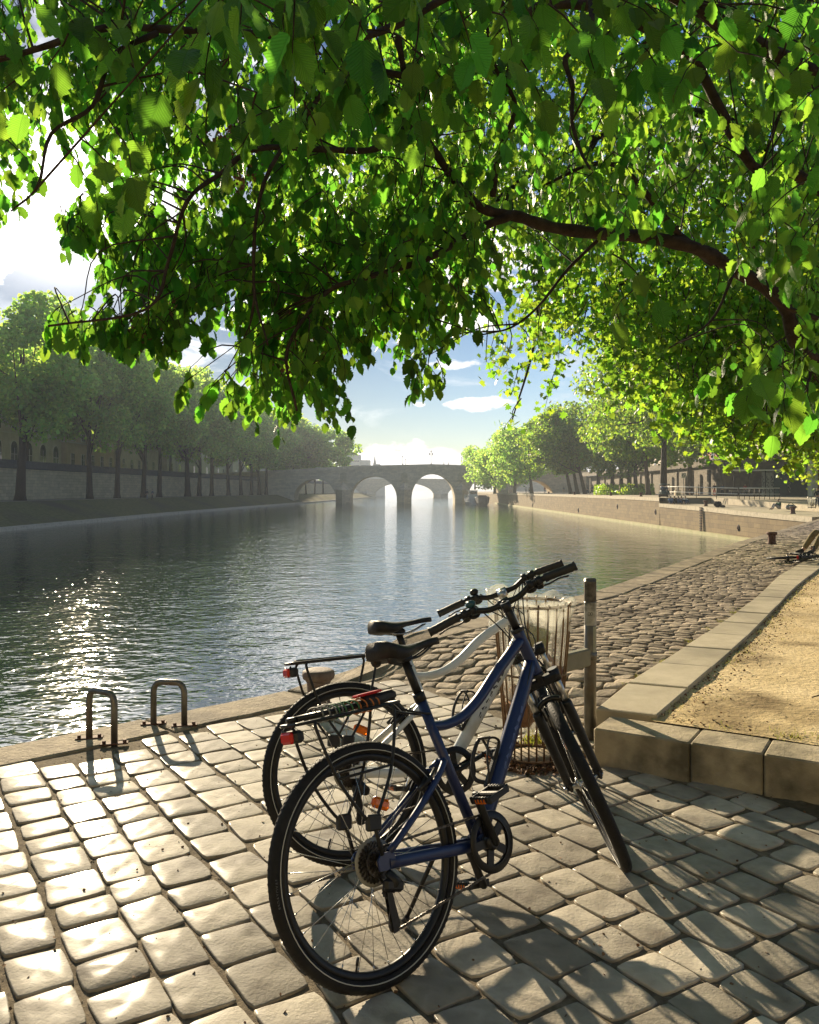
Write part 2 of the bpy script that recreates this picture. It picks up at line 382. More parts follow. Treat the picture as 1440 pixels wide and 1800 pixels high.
M['grassbank'] = mat('grassy_bank', (.10, .10, .035), (.18, .165, .075), rough=.95, scale=2, detail=8, bump=1, bscale=5, c3=(.11, .09, .06), s3=.12, spec=.1, bdist=.15)
M['dirt'] = mat('dry_earth', (.16, .13, .09), (.24, .20, .14), rough=.95, scale=.4, detail=8, bump=.6, bscale=3)
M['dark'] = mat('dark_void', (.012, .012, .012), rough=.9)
M['slate'] = mat('slate_roof', (.07, .075, .085), (.11, .115, .125), rough=.55, scale=2)
M['cream'] = mat('cream_stucco', (.58, .50, .37), (.68, .60, .46), rough=.85, scale=.8, detail=6, bump=.2)
M['cream2'] = mat('ochre_stucco', (.56, .42, .25), (.64, .49, .31), rough=.85, scale=.8, detail=6, bump=.2)
M['pale'] = mat('pale_limestone', (.62, .57, .46), (.72, .66, .55), rough=.85, scale=.5, detail=6, bump=.2)
M['glassdark'] = mat('window_glass', (.03, .035, .045), rough=.08, spec=.8)
M['frameP'] = mat('window_frame_paint', (.55, .53, .48), rough=.5)
M['bark'] = mat('bark', (.075, .055, .04), (.14, .11, .08), rough=.9, scale=3, detail=8, bump=1, bscale=14, spec=.15, bdist=.03, aniso=(1, 1, .35))
M['barkdark'] = mat('dark_bark', (.030, .020, .014), (.07, .048, .034), rough=.85, scale=14, detail=8, bump=1, bscale=40, spec=.2, bdist=.01)
M['iron'] = mat('dark_iron', (.02, .02, .022), (.04, .035, .03), rough=.5, metal=.6, scale=20, bump=.2)
M['rust'] = mat('rusty_iron', (.075, .032, .02), (.13, .06, .035), rough=.8, metal=.2, scale=12, bump=.5, bscale=60)
M['galv'] = mat('galvanised_steel', (.12, .115, .10), (.20, .19, .165), rough=.45, metal=.75, scale=12, bump=.15, bscale=90, c3=(.14, .11, .08), s3=8)

# ------------------------------------------------------------------ terrain functions
EDGE = [(-6, -13.5), (-.7, -8), (4.63, -2.27), (5.92, -.888), (6.75, -.42), (7.5, .10), (8.6, .98), (10.4, 2.34), (21.1, 8.42), (56, 27.6), (62, 30.9)]
def edgeX(Y): return lerp(EDGE, Y)
SL = [(4.675, 1.05), (6.38, 2.11), (8.13, 3.19), (9.73, 4.12), (11.87, 5.29), (15.1, 7.3), (20, 10.1), (62, 33.4)]
SR = [(4.53, 1.30), (5.3, 1.77), (6.9, 2.74), (8.99, 3.95), (10.6, 4.87), (13.2, 6.46), (16, 8.15), (20, 10.5), (62, 33.9)]
def rampd(X, Y): return (X-1.03)*.788+(Y-4.77)*.616
def zr(X, Y): return .17*sm(0, .75, rampd(X, Y))-(.0175*(Y-20) if Y > 20 else 0)
ZL = [(62, -.56), (77, -.42), (83, -.30), (100, -.15)]
ZU = [(62, -.30), (73, -.10), (80, .115), (100, .54), (115, .6)]
def zl(Y): return lerp(ZL, Y)
def zu(Y): return lerp(ZU, Y)
WZ = -3.1
# ---- near ground sheet under the stones
def strips(Ys, fx0, fx1, nx, fz, powr=1.0):
    V, Fc = [], []
    for Y in Ys:
        a, b = fx0(Y), fx1(Y)
        for k in range(nx+1):
            X = a+(b-a)*(k/nx)**powr; V.append((X, Y, fz(X, Y)))
    n = nx+1
    for i in range(len(Ys)-1):
        for k in range(nx): Fc.append((i*n+k, i*n+k+1, (i+1)*n+k+1, (i+1)*n+k))
    return V, Fc
Ysn = [-6, -2, 0, 1]+[1.5+.12*i for i in range(80)]+[11.2+.5*i for i in range(20)]+[21.5+2*i for i in range(21)]
V, Fc = strips(Ysn, edgeX, lambda Y: max(edgeX(Y)+9, SR and lerp(SR, Y)+1.2), 70, lambda X, Y: zr(X, Y)-.0085)
npmesh('quay_ground', V, Fc, M['joint'], kind='structure', smooth=True)

# ---- wall of the near quay under the coping
mb = MB(); pe = [(edgeX(Y), Y) for Y in [-6, -.7, 2, 4.63, 5.92, 6.75, 7.5, 8.6, 10.4, 21.1, 38, 56, 62]]
for (x0, y0), (x1, y1) in zip(pe, pe[1:]): mb.quad((x0, y0, WZ-.6), (x0, y0, zr(x0, y0)-.02), (x1, y1, zr(x1, y1)-.02), (x1, y1, WZ-.6))
tag(mb.build('quay_wall', M['nearwall']), 'stone quay wall dropping from the near paved bank to the water, under the coping beside the bicycles', 'quay wall')

# ---- coping stones along the edge
rnd = random.Random(4)
def along(tabY, y0, y1, step):
    """points every ~step metres along X(Y)"""
    out = [(lerp(tabY, y0), y0)]; Y = y0
    while Y < y1:
        Y2 = Y+.02; d = 0
        while d < step and Y2 < y1+5:
            d = sqrt((lerp(tabY, Y2)-out[-1][0])**2+(Y2-out[-1][1])**2); Y2 += .02
        Y = Y2; out.append((lerp(tabY, Y), Y))
    return out
def stone_band(pts, w, zf, th, gap, name, m_, side=1, inset=0.0, kind='structure', seg=4, wob=.006, bev=.015):
    """row of slabs along pts; side=+1 puts the width to the right of the direction of travel"""
    mb = MB()
    for (x0, y0), (x1, y1) in zip(pts, pts[1:]):
        d = Vector((x1-x0, y1-y0)); L_ = d.length; d /= L_; n = Vector((d.y, -d.x))*side
        a, b = gap/2, L_-gap/2; ww = w+rnd.uniform(-1, 1)*wob*2
        tilt = rnd.uniform(-1, 1)*wob*.6
        rings = []
        for (e, dz) in ((0, -th), (0, -bev), (bev*.35, -bev*.3), (bev, 0), (bev*3, .001)):
            ring = []
            q = [(a+e, inset+e), (b-e, inset+e), (b-e, inset+ww-e), (a+e, inset+ww-e)]
            for j in range(4):
                p, r_ = q[j], q[(j+1) % 4]
                for k in range(seg):
                    t = k/seg; u = p[0]+(r_[0]-p[0])*t; v = p[1]+(r_[1]-p[1])*t
                    X = x0+d.x*u+n.x*v; Y = y0+d.y*u+n.y*v
                    wv = wob*(sin(X*31+Y*17)+sin(X*13-Y*41))*.4
                    ring.append((X+n.x*wv, Y+n.y*wv, zf(X, Y)+dz+tilt*(v/w-.5)))
            rings.append(ring)
        m_n = 4*seg; vs = [p for r_ in rings for p in r_]
        fs = [(i*m_n+k, i*m_n+(k+1) % m_n, (i+1)*m_n+(k+1) % m_n, (i+1)*m_n+k) for i in range(4) for k in range(m_n)]
        fs.append(tuple(4*m_n+k for k in range(m_n)))
        mb.add(vs, fs)
    return mb.build(name, m_, kind=kind, recalc=True)
pe1 = along(EDGE, -3, 14, 1.05)+[]
pe2 = along(EDGE, pe1[-1][1], 60, 2.2)
stone_band(pe1+pe2[1:], .37, lambda X, Y: zr(X, Y)+.004, .3, .012, 'kerb', M['coping'], side=1, wob=.012, bev=.02, seg=6)

# ---- big foreground setts
def stone_template(nang, rings, rnd_, sx, sy, jit, n_exp=5.0):
    ph = [rnd_.uniform(0, 6.28) for _ in range(4)]; am = [rnd_.uniform(.3, 1)*jit/(k+1) for k in range(4)]
    pts = []
    cs = [(rnd_.uniform(-1, 1)*jit*1.3, rnd_.uniform(-1, 1)*jit*1.3) for _ in range(4)]
    for k in range(nang):
        a = 2*pi*(k+.5)/nang; c_, s_ = cos(a), sin(a)
        r = (abs(c_)**n_exp+abs(s_)**n_exp)**(-1/n_exp)
        u, v = r*c_, r*s_
        w4 = [(1-u)*(1-v), (1+u)*(1-v), (1+u)*(1+v), (1-u)*(1+v)]
        ox = sum(w_*c4[0] for w_, c4 in zip(w4, cs))/4; oy = sum(w_*c4[1] for w_, c4 in zip(w4, cs))/4
        f = 1+sum(am[j]*sin((j+2)*a+ph[j]) for j in range(4))*.35
        pts.append((u*sx*f+ox*sx, v*sy*f+oy*sy))
    return pts
def stones(name, cells, nang, prof, mat_, jit, tilt, zf, seed):
    rnd_ = random.Random(seed); V, Q, T = [], [], []
    for (X, Y, ang, sx, sy, big) in cells:
        pts = stone_template(nang, prof, rnd_, sx, sy, jit, rnd_.uniform(*((7, 16) if nang > 20 else (3.5, 7)))); ca, sa = cos(ang), sin(ang)
        z0 = zf(X, Y)+rnd_.uniform(-1, 1)*tilt*.05; tx, ty = rnd_.gauss(0, tilt), rnd_.gauss(0, tilt)
        dome = rnd_.uniform(-.001, .004)+(.004 if rnd_.random() < .2 else 0); b0 = len(V)
        p1, p2 = rnd_.uniform(0, 6), rnd_.uniform(0, 6)
        for (s, dz, dm) in prof:
            for (u, v) in pts:
                ju, jv = u*s, v*s
                x = X+ju*ca-jv*sa; y = Y+ju*sa+jv*ca
                z = z0+dz+dome*dm+tx*ju+ty*jv+.0022*sin(ju*55+p1)*sin(jv*48+p2)*dm
                gx, gy = (zf(X+.05, Y)-zf(X-.05, Y))*10, (zf(X, Y+.05)-zf(X, Y-.05))*10
                z += gx*(x-X)+gy*(y-Y)
                V.append((x, y, z))
        c_ = len(V); V.append((X, Y, z0+dome))
        for i in range(len(prof)-1):
            for k in range(nang): Q.append((b0+i*nang+k, b0+i*nang+(k+1) % nang, b0+(i+1)*nang+(k+1) % nang, b0+(i+1)*nang+k))
        l = b0+(len(prof)-1)*nang
        for k in range(0, nang, 2): Q.append((l+k, l+(k+1) % nang, l+(k+2) % nang, c_))
    return npmesh(name, V, Q, mat_, smooth=True, kind='structure')
d1, d2 = Vector((-.536, .844)), Vector((.844, .536))
ang1 = atan2(d1.y, d1.x)
A_, B_ = Vector((.972, 4.33)), Vector((1.86, 3.786)); wd = (B_-A_).normalized(); wn = Vector((-wd.y, wd.x))
if wn.y < 0: wn = -wn
cells = []; rnd = random.Random(11); v = -6.2
def inside_pav(X, Y, m=.0):
    if Y < 1.0 or X > 4.6: return False
    n = (edgeX(Y+.05)-edgeX(Y-.05))*10; cosn = 1/sqrt(1+n*n)
    if (X-edgeX(Y))*cosn < .37+.075+m: return False
    if rampd(X, Y) > -.02: return False
    q = Vector((X, Y))-A_
    if q.dot(wd) > -.08 and q.dot(wn) > .05: return False
    return True
while v < 7.5:
    w = rnd.uniform(.155, .19); u = -4+rnd.uniform(0, .2)
    while u < 9:
        l = rnd.uniform(.16, .25)
        c = d1*(u+l/2)+d2*(v+w/2); X, Y = c.x, c.y
        if inside_pav(X, Y): cells.append((X, Y, ang1+rnd.gauss(0, .02), l/2-.006, w/2, 1))
        u += l+rnd.uniform(.003, .009)
    v += w+rnd.uniform(.009, .021)
prof = [(1.0, -.045, 0), (1.0, -.0045, 0), (.996, -.0018, 0), (.985, -.0004, .05), (.95, 0, .2), (.60, .0, .7), (.3, .0, .95)]
stones('paving', cells, 28, prof, M['paver'], .070, .013, lambda X, Y: 0.0, 5)
# ---- rough cobbles of the ramp
cells = []; da, db = Vector((.49, .872)), Vector((.872, -.49)); anga = atan2(db.y, db.x); u = 2.0
while u < 52:
    big = 1 if u < 16 else 1.7
    w = rnd.uniform(.085, .115)*big; v = -8+rnd.uniform(0, .2)
    while v < 9:
        l = rnd.uniform(.11, .19)*big; c = da*(u+w/2)+db*(v+l/2); X, Y = c.x, c.y
        n = (edgeX(Y+.05)-edgeX(Y-.05))*10
        if 4 < Y < 50 and rampd(X, Y) > .03 and (X-edgeX(Y))/sqrt(1+n*n) > .45:
            n2 = (lerp(SL, max(Y, 4.68)+.1)-lerp(SL, max(Y, 4.68)))*10
            if (lerp(SL, Y)-X)/sqrt(1+n2*n2) > .06*big and not (X > 1.0 and Y < 4.75): cells.append((X, Y, anga+rnd.gauss(0, .07), l/2, w/2, 0))
        v += l+rnd.uniform(.004, .014)
    u += w+rnd.uniform(.005, .014)
prof2 = [(1.0, -.05, 0), (1.0, -.009, 0), (.955, -.001, .15), (.78, .001, .6), (.35, .002, 1.0)]
stones('cobbled_ramp', cells, 12, prof2, M['cobble'], .10, .05, zr, 6)

# ---- pale slab strip, block kerb wall, sand
def zs(X, Y): return .205-(.0175*(Y-20) if Y > 20 else 0)
ps = along(SR, 4.53, 60, .62)
mb = MB(); rnd = random.Random(8)
def bandX(tab, Y, d=None): return lerp(tab, Y)
# slabs between the SL and SR lines
Ycuts = [4.6]
while Ycuts[-1] < 60: Ycuts.append(Ycuts[-1]+.62*(1 if Ycuts[-1] < 12 else 2))
def slabquad(a, b, first=False):
    g = .006
    pl = [(lerp(SL, a+g), a+g+.075), (lerp(SR, a+g), a+g-.07), (lerp(SR, b-g), b-g-.07), (lerp(SL, b-g), b-g+.075)]
    mid = ((pl[1][0]+pl[2][0])/2, (pl[1][1]+pl[2][1])/2)
    c = Vector((sum(p[0] for p in pl)/4, sum(p[1] for p in pl)/4)); t = rnd.uniform(-.003, .003)
    vs = []
    for (e, dz) in ((0, -.12), (0, -.012), (.004, -.003), (.012, 0)):
        for p in pl:
            q = Vector(p); q = q+(c-q).normalized()*e*1.4; vs.append((q.x, q.y, zs(q.x, q.y)+dz+t))
    fs = [(i*4+k, i*4+(k+1) % 4, (i+1)*4+(k+1) % 4, (i+1)*4+k) for i in range(3) for k in range(4)]+[(12, 13, 14, 15)]
    mb.add(vs, fs)
for a, b in zip(Ycuts, Ycuts[1:]): slabquad(a, b)
mb.build('path', M['slab'], kind='structure', recalc=True)
blockm = mat('weathered_block', (.34, .28, .18), (.44, .37, .25), rough=.8, scale=5, detail=8, bump=.7, bscale=40, c3=(.13, .11, .07), s3=3.6, spec=.3, isl=.06)
mb = MB(); t = -.02; rnd = random.Random(3); root = thing('block_kerb', 'low retaining kerb of big pale stone blocks edging the sand, behind the bicycle front wheels', 'kerb wall', (.972, 4.33, 0))
for L_ in (.49, .335, .42, .5, .45, .5, .48, .52, .5, .5, .5, .5, .5):
    c = A_+wd*(t+L_/2)+wn*.135
    b_ = MB(); b_.box((c.x, c.y, .065+rnd.uniform(-.003, .003)), (L_-.005, .27, .25), rz=atan2(wd.y, wd.x), bev=.008)
    b_.build('stone_block', blockm, root); t += L_
def sandL(Y): return lerp(SR, Y) if Y >= 4.53 else 1.30+(4.53-Y)*1.632
def zsand(X, Y):
    n = .5*sin(X*1.9+1.3*sin(Y*1.1))*sin(Y*1.3+.7*X)+.28*sin(X*5.3+Y*3.1)*sin(Y*6.1-X*2.2)+.12*sin(X*13.1-Y*4.0)*sin(Y*15.3+X*3)
    return .178+.014*n-(.0175*(Y-20) if Y > 20 else 0)
Ys = [-2, 0, 1, 2]+[2.4+.1*i for i in range(90)]+[11.6+.4*i for i in range(30)]+[24+2*i for i in range(20)]
V, Fc = strips(Ys, lambda Y: sandL(Y)-.03, lambda Y: max(34, sandL(Y)+8), 110, zsand, 1.8)
npmesh('sand', V, Fc, M['sand'], kind='structure', smooth=True)

# ------------------------------------------------------------------ water
def water():
    m = bpy.data.materials.new('river_water'); m.use_nodes = True; nt = m.node_tree; N, L = nt.nodes, nt.links
    b = N['Principled BSDF']; b.inputs['Base Color'].default_value = (.016, .034, .024, 1); b.inputs['Roughness'].default_value = .04
    b.inputs['IOR'].default_value = 1.65; b.inputs['Specular IOR Level'].default_value = .5
    tc = N.new('ShaderNodeTexCoord'); prev = None
    for (s, det, dist, st, an, ds) in ((.42, 1, .0, 1.0, (1, .8, 1), .05), (1.5, 2, .3, 1.0, (.75, 1, 1), .046), (4.2, 1.5, .4, 1.0, (.8, 1, 1), .019)):
        mp = N.new('ShaderNodeMapping'); mp.inputs['Scale'].default_value = an; mp.inputs['Rotation'].default_value = (0, 0, radians(25)); L.new(tc.outputs['Object'], mp.inputs[0])
        n = N.new('ShaderNodeTexNoise'); n.inputs['Scale'].default_value = s; n.inputs['Detail'].default_value = det; n.inputs['Distortion'].default_value = dist; n.inputs['Roughness'].default_value = .5
        L.new(mp.outputs[0], n.inputs['Vector']); bp = N.new('ShaderNodeBump'); bp.inputs['Strength'].default_value = st; bp.inputs['Distance'].default_value = ds
        L.new(n.outputs['Fac'], bp.inputs['Height'])
        if prev: L.new(prev, bp.inputs['Normal'])
        prev = bp.outputs[0]
    L.new(prev, b.inputs['Normal'])
    mb = MB(); S = 2500
    mb.quad((-S, -60, WZ), (S, -60, WZ), (S, 2*S, WZ), (-S, 2*S, WZ))
    mb.build('river', m, kind='structure')
water()

# ------------------------------------------------------------------ left bank
def dxL(Y): return .055*max(0, Y-154)
YL = [-40, 0, 40, 70, 100, 130, 154, 190, 230, 270, 330, 420, 560]
def ribbon(prof, Ys, dx, name, m_, kind='structure'):
    V = [(x+dx(Y), Y, z) for Y in Ys for (x, z) in prof]; n = len(prof)
    Fc = [(i*n+k, i*n+k+1, (i+1)*n+k+1, (i+1)*n+k) for i in range(len(Ys)-1) for k in range(n-1)]
    return npmesh(name, V, Fc, m_, kind=kind)
ribbon([(-44.6, -3.6), (-44.6, -2.72), (-45.5, -2.68), (-45.7, -2.68)], YL, dxL, 'bank_ledge', M['slab'])
ribbon([(-45.7, -2.70), (-48, -1.9), (-52.5, -.3), (-53.2, -.08)], YL, dxL, 'bank', M['grassbank'])
ribbon([(-53.2, -.08), (-60.3, -.06)], YL, dxL, 'quay', M['dirt'])
o = ribbon([(-60, -.3), (-60.15, 4.75)], YL, dxL, 'embankment_wall', M['oldwall'], None); tag(o, 'long tall embankment wall of old stone behind the left bank trees', 'wall')
par = mat('parapet_stone', (.045, .043, .045), (.08, .075, .075), rough=.9, scale=2, detail=6, bump=.4)
o = ribbon([(-59.95, 4.75), (-59.95, 5.0), (-60.1, 5.05), (-60.1, 6.05), (-60.6, 6.1), (-60.6, 4.9)], YL, dxL, 'parapet', par, None); tag(o, 'dark stone parapet running along the top of the left embankment wall', 'parapet')
ribbon([(-60.6, 4.85), (-76, 4.9), (-400, 5)], YL, dxL, 'road', M['dirt'])
# ------------------------------------------------------------------ right bank
YR = [62, 70, 77, 83, 90, 100]
V, Fc = strips(YR, lambda Y: 30.2, lambda Y: 36.2, 2, lambda X, Y: zl(Y)); npmesh('quay_platform', V, Fc, M['promenade'], kind='structure')
V, Fc = strips(YR, lambda Y: 36.5, lambda Y: 400, 8, lambda X, Y: zu(Y)); npmesh('promenade', V, Fc, M['promenade'], kind='structure')
YR2 = [100, 115, 140, 180, 230, 288, 340, 420, 560]
V, Fc = strips(YR2, lambda Y: 30.2, lambda Y: 400, 8, lambda X, Y: zu(Y)); npmesh('promenade.001', V, Fc, M['promenade'], kind='structure')
V, Fc = strips([-6, 10, 30, 62], lambda Y: 30, lambda Y: 400, 6, lambda X, Y: -.32); npmesh('ground', V, Fc, M['dirt'], kind='structure')
root = thing('river_wall', 'long brown masonry river wall of the right bank with green waterline, beyond the cobbled ramp', 'quay wall', (30.5, 80, WZ))
mb = MB()
for a, b in zip(YR, YR[1:]): mb.quad((30.1, a, WZ-.6), (30.0, a, zl(a)-.42), (30.0, b, zl(b)-.42), (30.1, b, WZ-.6))
for a, b in zip(YR2, YR2[1:]): mb.quad((30.1, a, WZ-.6), (30.0, a, zu(a)-.42), (30.0, b, zu(b)-.42), (30.1, b, WZ-.6))
mb.quad((30.0, 100, WZ-.5), (30.0, 100, .54), (36.2, 100, .54), (36.2, 100, WZ-.5)); mb.build('wall', M['wallstone'], root)
mb = MB()
for a, b in zip(YR, YR[1:]): mb.add([(29.94, a, zl(a)-.42), (29.94, a, zl(a)+.01), (30.6, a, zl(a)+.012), (30.6, a, zl(a)-.42), (29.94, b, zl(b)-.42), (29.94, b, zl(b)+.01), (30.6, b, zl(b)+.012), (30.6, b, zl(b)-.42)], [(0, 4, 5, 1), (1, 5, 6, 2), (0, 1, 2, 3)])
for a, b in zip(YR2, YR2[1:]): mb.add([(29.94, a, zu(a)-.42), (29.94, a, zu(a)+.01), (30.6, a, zu(a)+.012), (30.6, a, zu(a)-.42), (29.94, b, zu(b)-.42), (29.94, b, zu(b)+.01), (30.6, b, zu(b)+.012), (30.6, b, zu(b)-.42)], [(0, 4, 5, 1), (1, 5, 6, 2), (0, 1, 2, 3)])
mb.build('coping', M['slab'], root)
mb = MB(); mb.box((29.9, 175, WZ+.16), (.5, 230, .34)); mb.build('footing', mat('algae_ledge', (.30, .30, .12), (.42, .38, .20), rough=.8, scale=1, detail=6, bump=.4), root)
# kerb between platform and promenade
mb = MB()
for a, b in zip(YR, YR[1:]): mb.add([(36.2, a, zl(a)-.1), (36.2, a, zu(a)+.06), (36.6, a, zu(a)+.06), (36.6, a, zu(a)-.2), (36.2, b, zl(b)-.1), (36.2, b, zu(b)+.06), (36.6, b, zu(b)+.06), (36.6, b, zu(b)-.2)], [(0, 4, 5, 1), (1, 5, 6, 2), (2, 6, 7, 3), (0, 1, 2, 3)])
tag(mb.build('kerb_wall', M['slab'], recalc=True), 'low pale stone kerb wall between the river platform and the promenade', 'kerb wall')
# steps up from the platform
mb = MB()
for k in range(5): mb.box((33.6, 97.6+k*.55+.3, -.2+.15*k-.25), (4.2, .6, .5+.0), bev=.02)
tag(mb.build('stone_steps', M['retain']), 'short flight of dark stone steps where the group of friends sits', 'steps')

mb = MB(); mb.box((9, -8.5, 2.9), (52, 1.0, 7.2)); mb.box((9, -8.45, 6.65), (52, 1.3, .35))  # unseen wall added behind the viewer as negative fill against the sky
tag(mb.build('embankment_wall', M['oldwall']), 'unseen high stone wall added behind the viewer to dim sky light on the quay', 'wall')
# ------------------------------------------------------------------ bridges
def bridge(name, label, Y0, Y1, arches, deck, x0, x1, par=1.0, step=.8):
    root = thing(name, label, 'bridge', (0, Y0, WZ))
    xs = set(np.arange(x0, x1+.01, step).tolist())
    for (a, b, t) in arches:
        for k in range(25): xs.add(a+(b-a)*(.5-.5*cos(pi*k/24)))
    xs = sorted(xs)
    def bot(x):
        for (a, b, t) in arches:
            if a < x < b: u = (x-(a+b)/2)/((b-a)/2); return -1.5+(t+1.5)*sqrt(max(0, 1-u*u)), True
        return WZ-1, False
    mb = MB()
    for a, b in zip(xs, xs[1:]):
        if b-a < 1e-4: continue
        mid, ina = bot((a+b)/2)
        za = bot(a)[0] if bot(a)[1] else (-1.5 if ina else WZ-1); zb = bot(b)[0] if bot(b)[1] else (-1.5 if ina else WZ-1)
        ta, tb = lerp(deck, a), lerp(deck, b)
        mb.quad((a, Y0, za), (b, Y0, zb), (b, Y0, tb), (a, Y0, ta)); mb.quad((b, Y1, zb), (a, Y1, za), (a, Y1, ta), (b, Y1, tb))
        mb.quad((a, Y0, ta), (b, Y0, tb), (b, Y1, tb), (a, Y1, ta))
        if ina: mb.quad((a, Y0, za), (a, Y1, za), (b, Y1, zb), (b, Y0, zb))
    for (a, b, t) in arches:
        for x in (a, b): mb.quad((x, Y0, WZ-1), (x, Y1, WZ-1), (x, Y1, -1.5), (x, Y0, -1.5))
    mb.build('span', M['bridgestone'], root)
    for (ya, yb) in ((Y0-.35, Y0+.3), (Y1-.3, Y1+.35)):
        mb = MB()
        for a, b in zip(xs, xs[1:]):
            ta, tb = lerp(deck, a), lerp(deck, b)
            mb.add([(a, ya, ta-.35), (b, ya, tb-.35), (b, ya, tb), (a, ya, ta), (a, yb, ta), (b, yb, tb)], [(0, 1, 2, 3), (3, 2, 5, 4)])
            mb.add([(a, ya+.2, ta), (b, ya+.2, tb), (b, ya+.2, tb+par), (a, ya+.2, ta+par), (a, yb-.1, ta+par), (b, yb-.1, tb+par), (a, yb-.1, ta), (b, yb-.1, tb)], [(0, 1, 2, 3), (3, 2, 5, 4), (4, 5, 7, 6)])
        mb.build('parapet', M['bridgestone'], root)
    return root
DECK = [(-70, 6.2), (-40, 7.7), (-19.6, 8.9), (7.9, 9.5), (25.5, 8.9), (60, 7.4)]
br = bridge('stone_bridge', 'old stone arch bridge with pointed piers spanning the river, the nearer of two', 288, 300,
    [(-40, -25.4, 5.3), (-20.4, -4.4, 6.3), (.7, 15.6, 7.2), (20.3, 31, 5.6), (36, 50, 4.9)], DECK, -72, 62)
for xc, w in ((-22.9, 5), (-1.85, 5), (17.95, 4.6), (33.5, 4.6)):
    mb = MB(); pl = [(xc-w/2, 288.0), (xc-w/2, 286.5), (xc, 283.2), (xc+w/2, 286.5), (xc+w/2, 288.0)]
    mb.prism(pl, WZ-1, 1.6); ap = (xc, 288.0, 4.4)
    for p, q in zip(pl, pl[1:]): mb.quad((*p, 1.6), (*q, 1.6), ap)
    mb.build('pier', M['bridgestone'], br)
    mb = MB(); r = 1.1; arc = [(xc-r, 4.9), (xc+r, 4.9)]+[(xc+r*cos(t), 6.6+r*sin(t)) for t in np.linspace(0, pi, 9)]
    mb.plate(arc, 'y', 287.85, 287.99); mb.plate([(xc-r-.5, 4.5), (xc+r+.5, 4.5), (xc+r+.5, 4.9), (xc-r-.5, 4.9)], 'y', 287.5, 287.99)
    mb.build('niche', M['oldwall'], br)
br2 = bridge('stone_bridge', 'second stone arch bridge seen pale and hazy through the arches of the nearer one', 553, 566,
    [(-76, -33, 6.0), (-23, 16, 6.4), (25.5, 64, 6.0)], [(-120, 6.3), (0, 8.4), (120, 6.5)], -110, 110, step=2)
for xc in (-28, 20.7):
    mb = MB(); w = 9.5; pl = [(xc-w/2, 553.0), (xc-w/2, 551), (xc, 547), (xc+w/2, 551), (xc+w/2, 553.0)]
    mb.prism(pl, WZ-1, -.6); ap = (xc, 553, 1.6)
    for p, q in zip(pl, pl[1:]): mb.quad((*p, -.6), (*q, -.6), ap)
    mb.build('pier', M['bridgestone'], br2)

# ---- lamps on the bridge
def lamp_post(x, y, z, h, label, group, n=1):
    r = thing('street_lamp', label, 'street lamp', (x, y, z), group=group); b = MB()
    b.lathe((x, y, z), [(.22, 0), (.22, .3), (.12, .5), (.07, .8), (.055, h*.82), (.05, h*.84)], 8)
    if n == 2: b.tube([(x-.5, y, z+h*.66), (x-.25, y, z+h*.6), (x, y, z+h*.62), (x+.25, y, z+h*.6), (x+.5, y, z+h*.66)], .035, 5)
    b.build('post', M['iron'], r)
    for dx_, zz in ([(0, h*.84)] if n == 1 else [(0, h*.84), (-.5, h*.66), (.5, h*.66)]):
        b = MB(); b.lathe((x+dx_, y, z+zz), [(.09, 0), (.21, h*.1), (.05, h*.16), (.02, h*.19)], 6); b.build('lantern', M['iron'], r)
    return r
lamp_post(Xpx(758, 288.4), 288.3, 10.3, 5.0, 'tall multi-lantern lamp on the crown of the stone bridge', None, 2)
lamp_post(Xpx(708, 288.4), 288.3, 10.1, 3.3, 'small lamp on the bridge parapet above the central pier', None)
lamp_post(Xpx(713, 299.7), 299.7, 10.1, 2.6, 'smallest lamp on the bridge, on the far parapet just right of the central pier', None)
lamp_post(Xpx(812, 288.4), 288.3, 9.8, 3.2, 'small lamp on the bridge parapet above the right pier, near the trees', None)
lamp_post(-61.6, 220, 4.9, 6.5, 'street lamp with lantern on the left bank road above the embankment wall', None)

